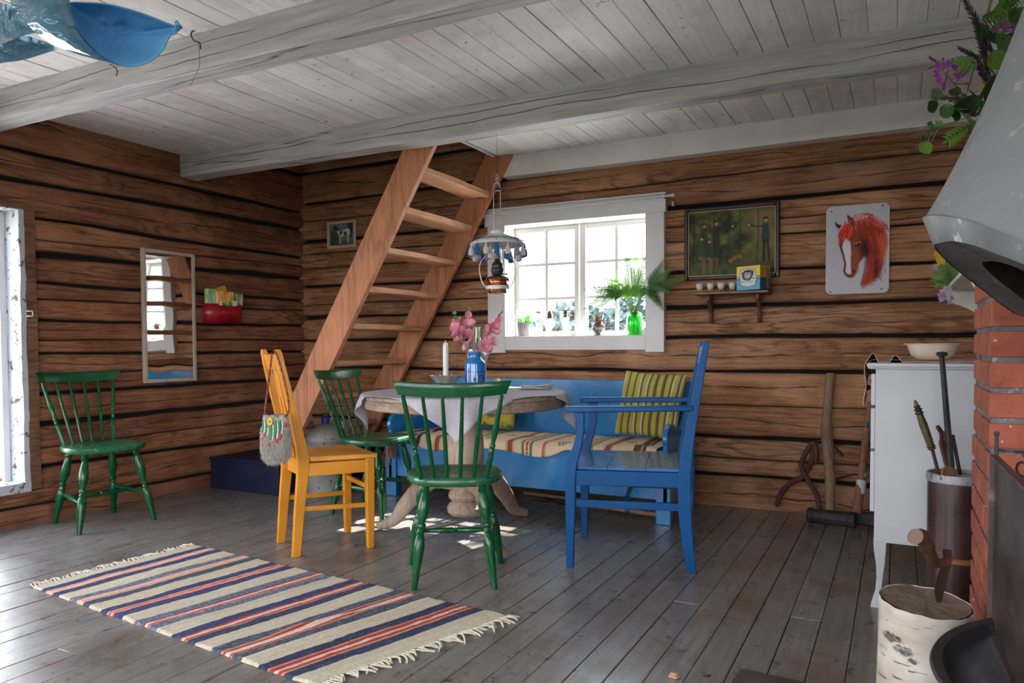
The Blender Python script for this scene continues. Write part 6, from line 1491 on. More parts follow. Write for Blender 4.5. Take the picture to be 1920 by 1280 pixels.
g = MB(); c = bt(1779, 893, -.035); P = [(-.023, -.36), (.023, -.36)]+[(.023*math.cos(R(a)), .012+.023*math.sin(R(a))) for a in range(0, 181, 20)]
g.prism(P, c, rt*1.0, (0, 0, 1), bk, .007); build('blade', g, wood('paddle_wood', (.10, .045, .025), (.20, .10, .055), 'Z', .6, 9, .2, .3), t, True, bevel=.002)
t = T('iron_tongs', 'thin dark iron tongs leaning right in the fire tool bin', 'tongs', bt(1800, 905))
g = MB(); g.tube([bt(1786, 815, .04), bt(1803, 905, .03), Vector((bc.x+.03, bc.y+.01, .25))], .006, 8); g.tube([bt(1813, 900, -.01), bt(1812, 925, -.01)], .005, 8); build('arm', g, M_iron, t, True)

# ------------------------------------------------------------------ birch stump with a hatchet
SC = Vector((.066, 2.095, 0)); ST = .362
M_birch, tt, b, o_ = newmat('birch_bark')
v = coords(tt, (1, 1, 1)); lent = ramp(tt, noi(tt, coords(tt, (9, 9, 70)), 1.2, 4, .6), [(.60, 0.), (.64, 1.)]); msk = ramp(tt, noi(tt, coords(tt, (1, 1, 1)), 9, 3), [(.45, 0.), (.55, 1.)])
tone = noi(tt, coords(tt, (4, 4, 9)), 1.3, 5); col = mix(tt, ramp(tt, tone, [(.35, 0.), (.7, 1.)]), (.60, .56, .52), (.36, .28, .20))
col = mix(tt, math_(tt, 'MULTIPLY', lent, msk), col, (.07, .055, .045))
wob_ = nd(tt, 'VectorMath', {0: v, 1: nd(tt, 'VectorMath', {0: nd(tt, 'TexNoise', {'Vector': v, 'Scale': 42.0, 'Detail': 5.0}).outputs['Color'], 1: (-.5, -.5, -.5)}).outputs[0]}, operation='MULTIPLY_ADD')
nv_ = nd(tt, 'TexNoise', {'Vector': v, 'Scale': 60.0, 'Detail': 6.0, 'Roughness': .8}).outputs['Color']
nvs = nd(tt, 'VectorMath', {0: nv_, 'Scale': .035}, operation='SCALE').outputs[0]; vd_ = nd(tt, 'VectorMath', {0: v, 1: nvs}).outputs[0]
for (px_, py_, rx_, rz_) in ((1694, 1218, .026, .013), (1795, 1166, .040, .016), (1672, 1200, .026, .012), (1712, 1232, .016, .009), (1776, 1182, .026, .010)):
    q = at(px_, py_, d=1.80 if px_ < 1750 else (1.86 if px_ > 1785 else 1.81))
    loc_ = Vector((q.x, q.y, q.z))-Vector((SC.x, SC.y, 0))
    dlt = nd(tt, 'VectorMath', {0: vd_, 1: tuple(loc_+Vector((.017, .017, .017)))}, operation='SUBTRACT').outputs[0]
    scl = nd(tt, 'VectorMath', {0: dlt, 1: (1/rx_, .22/rx_, 1/rz_)}, operation='MULTIPLY').outputs[0]
    ln = nd(tt, 'VectorMath', {0: scl}, operation='LENGTH').outputs['Value']
    col = mix(tt, math_(tt, 'MULTIPLY', ramp(tt, ln, [(.7, 1.), (1.15, 0.)]), ramp(tt, noi(tt, coords(tt, (30, 30, 90)), 2, 5, .8), [(.40, .35), (.55, 1.)])), col, (.03, .026, .024))
tt.links.new(col, b.inputs['Base Color']); b.inputs['Roughness'].default_value = .55; bump(tt, math_(tt, 'SUBTRACT', tone, lent), b, .5, .003)
t = T('birch_stump', 'white birch log standing on end as a chopping block in the right foreground', 'log', SC)
g = MB(); n = 64; zs_ = [0, .01, .05, .1, .15, .2, .25, .3, .34, .357]
tops_ = lambda a: ST+.010*math.cos(a-2.4)+.004*n1(a*3, 9)
vs = []
for z in zs_:
    for j in range(n):
        a = 2*math.pi*j/n; r_ = .102+.006*(1-z/.36)+.004*n2(math.cos(a)*1.5, math.sin(a)*1.5+z*3, 4)+.0025*n2(math.cos(a)*6, math.sin(a)*6+z*9, 6); zz = z*tops_(a)/.357
        vs.append((r_*math.cos(a), r_*math.sin(a), zz))
g.add(vs, [(i*n+j, i*n+(j+1) % n, (i+1)*n+(j+1) % n, (i+1)*n+j) for i in range(len(zs_)-1) for j in range(n)]+[tuple(range(n-1, -1, -1))]); build('bark', g, M_birch, t, angle=60)
M_end, tt, b, o_ = newmat('sawn_end'); v = coords(tt, (1, 1, 1)); sp_ = nd(tt, 'SeparateXYZ', {0: v})
rr_ = math_(tt, 'SQRT', math_(tt, 'ADD', math_(tt, 'POWER', math_(tt, 'SUBTRACT', sp_.outputs[0], .01), 2), math_(tt, 'POWER', sp_.outputs[1], 2)))
rg = math_(tt, 'SINE', math_(tt, 'MULTIPLY_ADD', rr_, 900, math_(tt, 'MULTIPLY', noi(tt, v, 14, 3), 9))); n_ = noi(tt, v, 60, 6, .7)
col = mix(tt, ramp(tt, n_, [(.3, 0.), (.7, 1.)]), (.10, .075, .05), (.26, .19, .13)); col = mix(tt, math_(tt, 'MULTIPLY_ADD', rg, .15, .15), col, (.07, .045, .03)); tt.links.new(col, b.inputs['Base Color']); b.inputs['Roughness'].default_value = .9; bump(tt, n_, b, .6, .004)
g = MB(); vs = []
for q, r_ in enumerate((.0, .03, .06, .085, .0975)):
    for j in range(n): a = 2*math.pi*j/n; vs.append((r_*math.cos(a), r_*math.sin(a), lerp(ST, tops_(a), r_/.102)-.001+(.0015*n2(math.cos(a)*r_*60, math.sin(a)*r_*60, 3))))
g.add(vs, [(i*n+j, i*n+(j+1) % n, (i+1)*n+(j+1) % n, (i+1)*n+j) for i in range(4) for j in range(n)]); build('sawn_end', g, M_end, t, angle=80)
dH = (Vector((SC.x+.02, SC.y, .42))-EYE).dot(_f)
def ht_(px, py, off=0): return at(px, py, d=dH+off)
t = T('hatchet', 'small rusty hatchet with a curved worn wooden handle stuck in the birch stump', 'hatchet', ht_(1757, 1125))
g = MB(); g.tube(catmull([ht_(1716, 1006, -.10), ht_(1729, 1008, -.085), ht_(1741, 1030, -.06), ht_(1752, 1052, -.035), ht_(1768, 1055, -.012), ht_(1778, 1045, .004)], 7), [.0205]*7+[.0175]*7+[.0135]*7+[.014]*7+[.013]*8, 16, flat=.85); build('handle', g, wood('worn_handle', (.06, .026, .016), (.16, .070, .038), 'Z', .42, 8, .2, .4, ((.05, .03, .02), .5)), t, True)
def P3(px, py, off): return ht_(px, py, off)
g = MB()
A = [(1766, 1028), (1785, 1031), (1783, 1060), (1772, 1098), (1766, 1128), (1756, 1132), (1751, 1108), (1758, 1076), (1768, 1054)]
vs = [P3(x, y, .014) for x, y in A]+[P3(x, y, -.014 if i < 3 or i > 6 else .006) for i, (x, y) in enumerate(A)]; m_ = len(A)
g.add(vs, [tuple(range(m_)), tuple(range(2*m_-1, m_-1, -1))]+[((i+1) % m_, i, m_+i, m_+(i+1) % m_) for i in range(m_)]); build('head', g, paint('rust_iron', (.055, .024, .016), .55, .4, (.16, .07, .04), .2, metal=.3, chipamt=.6), t, True, bevel=.002)

# ------------------------------------------------------------------ brick pillar, hearth pan, screen, hood
M_brick, tt, b, o_ = newmat('red_brick'); v = coords(tt, (1, 1, 1)); a = nd(tt, 'Attribute', attribute_name='lid').outputs['Fac']; hv = nd(tt, 'TexWhiteNoise', {'W': a}, noise_dimensions='1D').outputs[0]
col = mix(tt, hv, (.25, .060, .036), (.36, .102, .054)); col = mix(tt, ramp(tt, noi(tt, v, 18, 7, .7), [(.45, 0.), (.75, 1.)]), col, (.15, .036, .028)); col = mix(tt, ramp(tt, noi(tt, v, 60, 4), [(.66, 0.), (.72, 1.)]), col, (.50, .38, .34)); tt.links.new(col, b.inputs['Base Color']); b.inputs['Roughness'].default_value = .85; bump(tt, noi(tt, v, 80, 5, .7), b, .6, .004)
M_mort = paint('grey_mortar', (.11, .11, .118), .9, .3, (.26, .26, .27), .6, chipamt=.55, scale=10)
px0, px1, py0, py1 = .200, .66, 2.168, 2.62
g = MB(); k_ = 0; z = -.012; course = .0752; rnd = random.Random(9)
while z < 1.5:
    for (xa, xb) in (((px0, px0+.225), (px0+.237, px1)) if k_ % 2 else ((px0, px0+.105), (px0+.117, px0+.34), (px0+.352, px1))):
        for (ya, yb3) in (((py0, py0+.105), (py0+.117, py0+.34), (py0+.352, py1)) if k_ % 2 else ((py0, py0+.225), (py0+.237, py1))):
            g.l += 1.0; j = lambda: rnd.uniform(-.002, .002)
            g.box((xa+j(), ya+j(), max(0, z+j())), (xb+j(), yb3+j(), z+.062+j()), 0)
    z += course; k_ += 1
g.l = 0; g.box((px0+.006, py0+.006, 0), (px1-.006, py1-.006, 1.49), 1)
pil = build('brick_pillar', g, [M_brick, M_mort], origin=(px0+.2, py0+.2, 0), bevel=.004, label='red brick chimney pillar with thick grey mortar at the right under the hood', cat='chimney')
M_pan = paint('black_cast_iron', (.040, .042, .045), .62, .3, (.10, .09, .085), .2, metal=.2, chipamt=.62)
q1 = at(1757, 1275, z=.365); q2 = at(1845, 1163, z=.365)
mid = (q1+q2)/2; ch = (q2-q1); PR = .45; nrm_ = Vector((ch.y, -ch.x, 0)).normalized(); cc = mid+nrm_*math.sqrt(PR*PR-(ch.length/2)**2)
if cc.x < mid.x: cc = mid-nrm_*math.sqrt(PR*PR-(ch.length/2)**2)
t = T('fire_pan', 'big black cast iron fire pan at the lower right beside the birch stump', 'fire pan', (cc.x, cc.y, 0))
g = MB(); g.lathe([(.10, .13), (.22, .15), (.34, .22), (PR-.03, .325), (PR-.012, .360), (PR, .364), (PR-.004, .371), (PR-.022, .369), (PR-.045, .325), (.33, .24), (.2, .17), (1e-4, .155)], n=96); build('bowl', g, M_pan, t)
for k_ in range(3):
    a_ = k_*2.094+.4; g = MB(); g.tube([(.20*math.cos(a_), .20*math.sin(a_), .15), (.26*math.cos(a_), .26*math.sin(a_), .008)], [.02, .013], 10); g.v = [(x, y, max(z, 0)) for x, y, z in g.v]; build('leg', g, M_pan, t)
g = MB(); q = at(1835, 1235, z=.25); g.bar(q+Vector((-.09, -.02, -.01)), q+Vector((.2, .10, 0)), .012, .012); build('grate_bar', g, M_iron, t, True)
# spark screen standing on the pan's rim
M_scr = paint('brown_metal', (.060, .036, .038), .45, .35, (.11, .075, .075), .15, metal=.4, chipamt=.6, coat=.1)
t = T('spark_screen', 'brown sheet metal spark screen with scrolled iron trim in front of the bricks', 'fire screen', (.205, 1.85, .30))
sA, sB = Vector((.197, 2.015, .353)), Vector((.212, 1.36, .353)); sh = Vector((0, 0, .39)); dn = (sB-sA).normalized(); ou = Vector((-1, -.02, 0))
g = MB(); g.prism([(0, 0), ((sB-sA).length, 0), ((sB-sA).length, .39), (0, .39)], sA, dn, (0, 0, 1), -ou, .003); build('sheet', g, M_scr, t, True)
g = MB()
for a_, b2 in ((sA, sA+sh), (sA, sB), (sA+sh, sB+sh), (sB, sB+sh)): g.bar(a_+ou*.002, b2+ou*.002, .006, .016, up=ou if abs((b2-a_).z) > .1 else ou)
build('edge_strip', g, paint('edge_iron', (.10, .065, .062), .4, .3, (.2, .15, .14), .2, metal=.4, chipamt=.6), t, True, bevel=.001)
g = MB(); p0 = sA+sh; g.tube([p0+Vector((0, 0, -.03))+ou*-.004, p0+Vector((0, 0, .045))+ou*-.004], .004, 8); g.ball(p0+Vector((0, 0, .05))+ou*-.004, .006, 8)
back_e = p0+Vector((.30, -.02, 0))
g.tube([p0+Vector((.004, 0, .012)), p0+Vector((.36, -.10, .012))], .004, 6)
ux_ = Vector((.96, -.27, 0))
for k_ in range(5):
    c = p0+ux_*(.055+k_*.052)+Vector((0, 0, -.022)); s_ = 1 if k_ % 2 else -1
    P = [c+ux_*(s_*(.020*(1-q*.065))*math.cos(q*.75+1.57))+Vector((0, 0, .028*(1-q*.065)*math.sin(q*.75+1.57))) for q in range(12)]; g.tube(P, .0032, 6)
build('scrolled_trim', g, M_iron, t, True)
g = MB(); 
g.tube([Vector((sA.x+.006, sA.y-.008, 0)), sA+Vector((.006, -.008, .03))], .006, 8)
g.tube([sB+Vector((.006, .01, .012)), sB+Vector((.006, .01, .04))], .006, 8); build('foot', g, M_iron, t, True)

M_hood = paint('silver_painted_metal', (.215, .222, .235), .42, .06, (.34, .34, .35), .25, bumps=.25, chipamt=.60, scale=5)
M_lip = paint('scuffed_hood_edge', (.22, .23, .25), .38, .25, (.62, .62, .63), .25, metal=.3, chipamt=.6); M_under = paint('dark_underside_metal', (.085, .080, .082), .6, .35, (.2, .19, .19), .3, metal=.3, chipamt=.6); M_blk = plain('flue_black', (.012, .008, .008), .95)  # underside and flue darker than the cone
t = T('fireplace_hood', 'large silvery grey conical fireplace hood jutting in at the right edge', 'fireplace hood', (.45, 1.75, 1.05))
up_e = [(1733, 412, 1.66), (1744, 406, 1.58), (1775, 407, 1.50), (1820, 417, 1.42), (1870, 436, 1.35), (1960, 470, 1.25), (2080, 520, 1.20), (2230, 590, 1.25), (2300, 640, 1.50), (2240, 660, 1.85), (2080, 640, 2.00), (1930, 560, 1.96), (1820, 480, 1.88), (1750, 430, 1.76)]
lo_e = [(1752, 462, 1.64), (1760, 456, 1.58), (1788, 452, 1.50), (1826, 460, 1.43), (1872, 477, 1.37), (1960, 512, 1.27), (2080, 566, 1.22), (2225, 640, 1.27), (2280, 690, 1.50), (2220, 705, 1.80), (2070, 680, 1.90), (1930, 606, 1.82), (1838, 541, 1.76), (1772, 487, 1.68)]
UE = [at(x, y, d=d_) for x, y, d_ in up_e]; LE = [at(x, y, d=d_) for x, y, d_ in lo_e]
def closed(P, n=5):
    m_ = len(P); out = []
    for i in range(m_):
        a_, b2, c, d_ = P[i-1], P[i], P[(i+1) % m_], P[(i+2) % m_]
        for k2 in range(n): s2 = k2/n; out.append(.5*((2*b2)+(c-a_)*s2+(2*a_-5*b2+4*c-d_)*s2*s2+(3*b2-a_-3*c+d_)*s2**3))
    return out
U_ = closed(UE); L_ = closed(LE); N = len(U_)
cen = sum(U_, Vector())/N; top = at(2105, -140, d=1.72); TRr = .14
def tpc(p): a_ = math.atan2(p.y-cen.y, p.x-cen.x); return top+Vector((TRr*math.cos(a_), TRr*math.sin(a_), 0))
g = MB(); rows = []
for f in [0, .02, .06, .12, .2, .3, .4, .5, .6, .7, .8, .9, 1.0]:
    row = []
    for p in U_:
        q = p.lerp(tpc(p), f); ax = cen.lerp(top, f); dr = (ax-q); k2 = .10*math.sin(math.pi*min(1, f*1.0))**.9*(1-f*.3); row.append(q+dr*k2)
    rows.append(row)
rows.append([tpc(p)+Vector((0, 0, .6)) for p in U_])
vs = [p for r_ in rows for p in r_]; g.add(vs, [(i*N+j, i*N+(j+1) % N, (i+1)*N+(j+1) % N, (i+1)*N+j) for i in range(len(rows)-1) for j in range(N)]); build('cone', g, M_hood, t, True, angle=60)
g = MB(); off_ = [(u-cen).normalized()*.004 for u in U_]
r0 = [u+Vector((0, 0, .004)) for u in U_]; r1 = [u+o2 for u, o2 in zip(U_, off_)]; r2 = [u.lerp(l, .3)+o2*.8 for u, l, o2 in zip(U_, L_, off_)]; r3 = [u.lerp(l, .85)+o2*.5 for u, l, o2 in zip(U_, L_, off_)]
vs = r0+r1+r2+r3+L_; g.add(vs, [(i*N+(j+1) % N, i*N+j, (i+1)*N+j, (i+1)*N+(j+1) % N) for i in range(4) for j in range(N)]); build('lip', g, M_lip, t, True, angle=50)
cl_ = sum(L_, Vector())/N
hole = [l.lerp(cl_, .46+.02*n1(i*.5, 3))+Vector((0, 0, .012)) for i, l in enumerate(L_)]; h3 = [p.lerp(cl_, .35)+Vector((0, 0, .11)) for p in hole]
g = MB(); Li = [l+Vector((0, 0, .002)) for l in L_]; g.add(Li+hole, [(j, (j+1) % N, N+(j+1) % N, N+j) for j in range(N)]); build('underside', g, M_under, t, True)
g = MB(); g.add(hole+h3, [(j, (j+1) % N, N+(j+1) % N, N+j) for j in range(N)]); g.add(h3, [tuple(range(N))]); build('flue', g, M_blk, t, True)

# ------------------------------------------------------------------ white corner shelf with flowers
M_wsh = paint('shelf_cream_white', (.58, .56, .53), .5, .06, None, .05)
sx0 = .178
t = T('white_wall_shelf', 'white bracketed shelf behind the hood, fixed beside the brick pillar', 'shelf', (.30, 3.15, 1.12))
g = MB(); g.box((sx0, 2.56, 1.222), (.46, 3.82, 1.238)); build('board', g, M_wsh, t, True, bevel=.004)
g = MB(); P = [(0, 0), (0, -.035), (.012, -.055), (.05, -.070), (.085, -.090), (.112, -.125), (.125, -.165), (.135, -.20), (.26, -.20), (.26, 0)]
for y in (2.70, 3.70): g = MB(); g.prism([(a_, c) for a_, c in P], (sx0+.018, y, 1.222), (1, 0, 0), (0, 0, 1), (0, 1, 0), .018); build('bracket', g, M_wsh, t, True, bevel=.003)
g = MB(); g.box((.44, 2.56, 1.02), (.46, 3.82, 1.34)); build('back_board', g, M_wsh, t, True, bevel=.003)
g = MB(); g.box((.462, 2.64, 0), (.66, YB-.07, ZC-.01)); build('trim_7', g, M_white, origin=0, kind='structure')
dS = 3.05
def st(px, py, off=0): return at(px, py, d=dS+off)
g = MB(); c = st(1800, 545, .05); c.z = 1.2385; c.x = max(c.x, .235)
t = T('flower_pot', 'small dark brown pot on the white shelf under the hood edge', 'pot', c); g.lathe([(.030, 0), (.040, .05), (.042, .06), (.036, .06), (1e-4, .05)], n=24); build('body', g, M_mah, t)
t = T('yellow_pansy_plant', 'artificial yellow and lilac flowers with green leaves spilling off the white shelf', 'flowers', c+Vector((0, 0, .05)))
M_yel = leafmat('yellow_petal', (.85, .62, .06), (.75, .42, .04), .55, .3); M_wp = leafmat('white_lilac_petal', (.62, .58, .74), (.40, .32, .52), .55, .3); M_lf = leafmat('vine_leaf', (.24, .42, .14), (.06, .15, .04), .5, .2)
def fl2(px, py, size, mat, off=0, n=6, seed=1, name='blossom'):
    rnd = random.Random(seed); c = st(px, py, off); g = MB(); e1 = _r2; e2 = _u2
    for k_ in range(n):
        a_ = k_*6.283/n+rnd.uniform(-.3, .3); d = e1*math.cos(a_)+e2*math.sin(a_)-_f*rnd.uniform(.1, .5); g.leaf(c, c+d*size*rnd.uniform(.8, 1.1), size*.7, tuple(-_f), shape=(.3, .9, 1, .8, .2))
    build(name, g, mat, t, True, angle=80)
for a_ in ((1762, 487, .040, M_yel, -.02), (1757, 476, .030, M_yel, 0), (1754, 500, .026, M_wp, 0), (1772, 551, .050, M_wp, -.06), (1780, 560, .036, M_wp, -.03), (1790, 535, .034, M_wp, -.02), (1765, 556, .036, M_wp, 0)): fl2(a_[0], a_[1], a_[2]*.62, a_[3], a_[4], 7, int(a_[0]))
g = MB(); g.leaf(st(1768, 548, -.04), st(1763, 566, -.04), .014, tuple(-_f)); build('blossom', g, M_wp, t, True)
for px, py, qx, qy, w_ in ((1785, 508, 1750, 520, .05), (1795, 515, 1758, 522, .055), (1792, 500, 1762, 502, .06), (1800, 525, 1768, 530, .06), (1800, 512, 1790, 540, .06), (1785, 495, 1770, 478, .045), (1770, 520, 1756, 538, .05), (1808, 518, 1782, 520, .07), (1778, 532, 1748, 524, .03)):
    g = MB(); g.leaf(st(px, py), st(qx, qy, -.03), w_, tuple((-_f+_u2*random.uniform(-.5, .5))), shape=(.3, .9, 1, .8, .9, .4, .1)); build('leaf', g, M_lf, t, True)

# ------------------------------------------------------------------ wildflower bouquet behind the hood
dQ = 2.25
def q_(px, py, off=0): return at(px, py, d=dQ+off)
t = T('wicker_basket', 'small wicker basket with a wildflower bouquet, half hidden behind the hood', 'basket', q_(1900, 255, .05))
g = MB(); c = q_(1902, 240, .06); 
M_wick = paint('wicker', (.36, .20, .08), .7, .3, (.12, .06, .03), .3, chipamt=.55, scale=20)
for k_ in range(22):
    z = -.12+k_*.0125; r_ = .060+.025*(k_/21); P = [c+Vector((r_*math.cos(i*math.pi/12), r_*math.sin(i*math.pi/12), z+.003*((i+k_) % 2))) for i in range(25)]; g.tube(P, .0058, 5)
for i in range(24): a_ = i*math.pi/12; g.tube([c+Vector((.058*math.cos(a_), .058*math.sin(a_), -.12)), c+Vector((.087*math.cos(a_), .087*math.sin(a_), .145))], .0045, 5)
g.lathe([(1e-4, -.122), (.06, -.122), (.06, -.118), (1e-4, -.118)], c, 20); build('woven_body', g, M_wick, t, True)
g = MB(); g.tube(catmull([c+Vector((-.085, 0, .14)), c+Vector((-.07, 0, .40)), Vector((c.x, c.y, ZC-.01)), c+Vector((.07, 0, .40)), c+Vector((.085, 0, .14))], 8), .0035, 6); build('handle', g, M_wick, t, True)
t = T('wildflower_bouquet', 'bouquet of fireweed, dark grass plumes and green leaves at the upper right', 'flowers', c+Vector((0, 0, .1)))
root = c+Vector((0, 0, .10))
M_l1 = leafmat('leaf_mid_green', (.06, .16, .03), (.035, .10, .02), .5, .25); M_l2 = leafmat('leaf_bright_green', (.16, .32, .05), (.08, .20, .035), .5, .3); M_l3 = leafmat('leaf_dark_green', (.022, .060, .015), (.012, .035, .01), .55, .15); M_l4 = leafmat('leaf_grey_green', (.10, .18, .10), (.06, .12, .07), .55, .2)
M_pur = leafmat('fireweed_purple', (.26, .05, .34), (.40, .12, .46), .55, .3); M_rst = plain('reddish_stem', (.14, .03, .03), .6); M_plm = plain('dark_plume', (.045, .026, .035), .85); M_plm2 = plain('grey_plume', (.16, .12, .12), .85)
rb = random.Random(11)
def stemq(P, r_=.002, mat=None): g = MB(); Q = catmull([root+Vector((rb.uniform(-.03, .03), rb.uniform(-.03, .03), -.02))]+P, 6); g.tube(Q, [lerp(r_, r_*.5, i/(len(Q)-1)) for i in range(len(Q))], 5); build('stem', g, mat or M_stem, t, True); return Q
def roundleaf(px, py, r_, mat, off=0, stalk=None, nr=None):
    c = q_(px, py, off); g = MB(); nn = nr or (-_f+_u2*rb.uniform(-.6, .6)+_r2*rb.uniform(-.5, .5)).normalized(); e1 = nn.orthogonal().normalized(); e2 = nn.cross(e1); n = 16
    vs = [c+nn*-.003]+[c+e1*(r_*math.cos(6.2832*i/n)*(1+.06*(i % 2)))+e2*(r_*math.sin(6.2832*i/n)*(1+.06*(i % 2)))+nn*(.004*math.sin(i)) for i in range(n)]
    g.add(vs, [(0, i+1, (i+1) % n+1) for i in range(n)])
    if stalk: g.tube(catmull([c, q_(*stalk), ], 4) if False else [c, q_(*stalk)], .0012, 4)
    build('round_leaf', g, mat, t, True, angle=80)
def pinnate(px, py, qx, qy, L, nn, mat, off=0, w_=.42):
    a_ = q_(px, py, off); b2 = q_(qx, qy, off-.02); g = MB(); g.tube([a_, b2], .0014, 5); d = (b2-a_); dn_ = d.normalized(); s_ = dn_.cross(_f).normalized()
    for i in range(nn):
        f = (i+.6)/nn; p = a_.lerp(b2, f); l = L*(.65+.5*math.sin(f*2.6))
        for sg in (-1, 1): g.leaf(p, p+(s_*sg*.85+dn_*.55)*l-Vector((0, 0, .1*l)), l*w_, tuple(-_f+_u2*.4), shape=(.3, .8, 1, .8, .45, .02))
    g.leaf(b2, b2+dn_*L, L*w_, tuple(-_f)); build('leaf_spray', g, mat, t, True)
def plume(P, L, mat, r0=.012):
    C_ = catmull(P, 14); g = MB(); n = len(C_); g.tube(C_, [.0016]*n, 5); m_ = n//3
    for i in range(m_, n):
        f = (i-m_)/(n-m_)
        for k2 in range(7):
            a_ = rb.uniform(0, 6.28); tg = (C_[min(i+1, n-1)]-C_[i-1]).normalized(); u = tg.orthogonal().normalized(); v2 = tg.cross(u); o2 = u*math.cos(a_)+v2*math.sin(a_); l = L*(1-f*.6)*rb.uniform(.4, 1)*(.5+min(1, f*4)*.5)
            b0 = C_[i]; b1 = b0+o2*l*.55+tg*l*.7; g.leaf(b0, b1, l*.22, tuple(o2+Vector((0, 0, 1))), shape=(.2, 1, .9, .6, .05))
    build('grass_plume', g, mat, t, True)
plume([root, q_(1868, 120, -.02), q_(1835, 50, -.05), q_(1806, -8, -.06)], .042, M_plm); plume([root, q_(1858, 130, -.05), q_(1838, 78, -.06), q_(1829, 26, -.06)], .034, M_plm); plume([root, q_(1850, 150, -.04), q_(1830, 110, -.07), q_(1798, 90, -.08)], .034, M_plm); plume([root, q_(1856, 140, -.03), q_(1848, 90, -.04), q_(1843, 45, -.04)], .030, M_plm)
plume([root, q_(1890, 160), q_(1884, 120), q_(1876, 85)], .045, M_plm2); plume([root, q_(1835, 215, -.05), q_(1800, 190, -.07), q_(1768, 182, -.08)], .040, M_plm2); plume([root, q_(1870, 170, -.03), q_(1850, 145, -.03), q_(1832, 125, -.04)], .036, M_plm2)
# fireweed
def fireweed(P, fl_):
    Q = stemq(P, .0022, M_rst)
    for (px, py, s_) in fl_:
        c = q_(px, py, -.08); g = MB()
        for k2 in range(4): a_ = k2*1.57+rb.uniform(-.3, .3); d = _r2*math.cos(a_)+_u2*math.sin(a_)-_f*.3; g.leaf(c, c+d*s_, s_*.75, tuple(-_f), shape=(.3, .9, 1, .7, .1))
        near = min(Q, key=lambda p: (p-c).length); g.tube([near, c], .0009, 4); build('fireweed_blossom', g, M_pur, t, True)
fireweed([q_(1830, 205, -.05), q_(1796, 165, -.08), q_(1762, 125, -.08), q_(1748, 108, -.08)], [(1760, 122, .013), (1756, 134, .013), (1758, 143, .012), (1760, 152, .012), (1775, 120, .013), (1786, 118, .014), (1790, 126, .012), (1770, 162, .012), (1794, 140, .013), (1803, 138, .013), (1808, 136, .011), (1800, 143, .010)])
for (x0_, y0_, x1_, y1_) in ((1790, 158, 1818, 157), (1775, 140, 1768, 168), (1770, 130, 1768, 108), (1760, 122, 1742, 128), (1758, 118, 1744, 110), (1776, 118, 1790, 132), (1756, 114, 1742, 106)):
    g = MB(); a_ = q_(x0_, y0_, -.08); b2 = q_(x1_, y1_, -.085); g.tube([a_, a_.lerp(b2, .6), b2], [.0010, .0014, .0028], 5); build('bud_stalk', g, M_rst, t, True)
fireweed([q_(1880, 110, -.04), q_(1880, 60, -.06), q_(1884, 30, -.06)], [(1868, 52, .016), (1876, 40, .014), (1884, 52, .016), (1888, 44, .013), (1862, 55, .013), (1904, 55, .014), (1872, 48, .013)])
# leaves
for a_ in ((1755, 178, .019, M_l4, -.10), (1748, 200, .018, M_l3, -.08), (1790, 172, .016, M_l3, -.08), (1775, 208, .020, M_l1, -.08), (1760, 233, .015, M_l2, -.09), (1790, 215, .022, M_l3, -.06), (1868, 112, .027, M_l2, -.08), (1862, 70, .030, M_l3, -.05), (1845, 60, .020, M_l1, -.06), (1842, 215, .016, M_l4, -.08), (1830, 245, .018, M_l4, -.09), (1812, 185, .018, M_l1, -.05), (1900, 80, .030, M_l3, -.03), (1895, 130, .025, M_l1, -.06), (1745, 235, .012, M_l4, -.09), (1868, 160, .030, M_l1, -.04), (1880, 20, .024, M_l2, -.05), (1912, 30, .03, M_l1, -.05)): roundleaf(*a_)
roundleaf(1735, 277, .0205, M_l2, -.10, (1745, 250, -.10), (-_f+_u2*.2).normalized())
for P in ([q_(1800, 225, -.08), q_(1765, 236, -.09), q_(1748, 262, -.10)], [q_(1820, 235, -.08), q_(1790, 232, -.09), q_(1735, 238, -.09)], [q_(1840, 200, -.06), q_(1805, 205, -.08), q_(1762, 200, -.08)], [q_(1850, 180, -.05), q_(1800, 182, -.08), q_(1755, 180, -.10)]): stemq(P, .0018)
pinnate(1836, 120, 1800, 118, .030, 4, M_l2, -.09); pinnate(1815, 236, 1778, 262, .026, 6, M_l2, -.10); pinnate(1838, 215, 1868, 222, .026, 4, M_l2, -.09); pinnate(1870, 10, 1900, -6, .030, 5, M_l2, -.07); pinnate(1838, 38, 1866, 30, .024, 4, M_l1, -.06); pinnate(1880, 110, 1906, 140, .030, 4, M_l1, -.08); pinnate(1890, 70, 1915, 100, .034, 4, M_l3, -.05); pinnate(1765, 238, 1722, 256, .012, 4, M_l4, -.09); pinnate(1885, 0, 1872, 40, .030, 4, M_l2, -.08); pinnate(1900, 60, 1890, 10, .030, 4, M_l1, -.06)
for (x0_, y0_, x1_, y1_, w_, m_) in ((1840, 245, 1800, 205, .012, M_l4), (1845, 200, 1818, 165, .010, M_l3), (1830, 200, 1850, 160, .012, M_l3), (1850, 190, 1868, 140, .05, M_l3), (1870, 195, 1885, 150, .05, M_l1), (1880, 150, 1908, 110, .05, M_l3), (1855, 210, 1835, 190, .04, M_l1), (1880, 90, 1915, 60, .05, M_l3), (1820, 195, 1790, 200, .05, M_l3), (1815, 180, 1830, 210, .05, M_l3), (1895, 100, 1870, 60, .05, M_l1), (1850, 235, 1870, 200, .04, M_l2)):
    g = MB(); g.leaf(q_(x0_, y0_, -.07), q_(x1_, y1_, -.09), w_, tuple(-_f+_u2*rb.uniform(-.4, .4)), shape=(.3, .9, 1, .8, .5, .05)); build('leaf', g, m_, t, True)

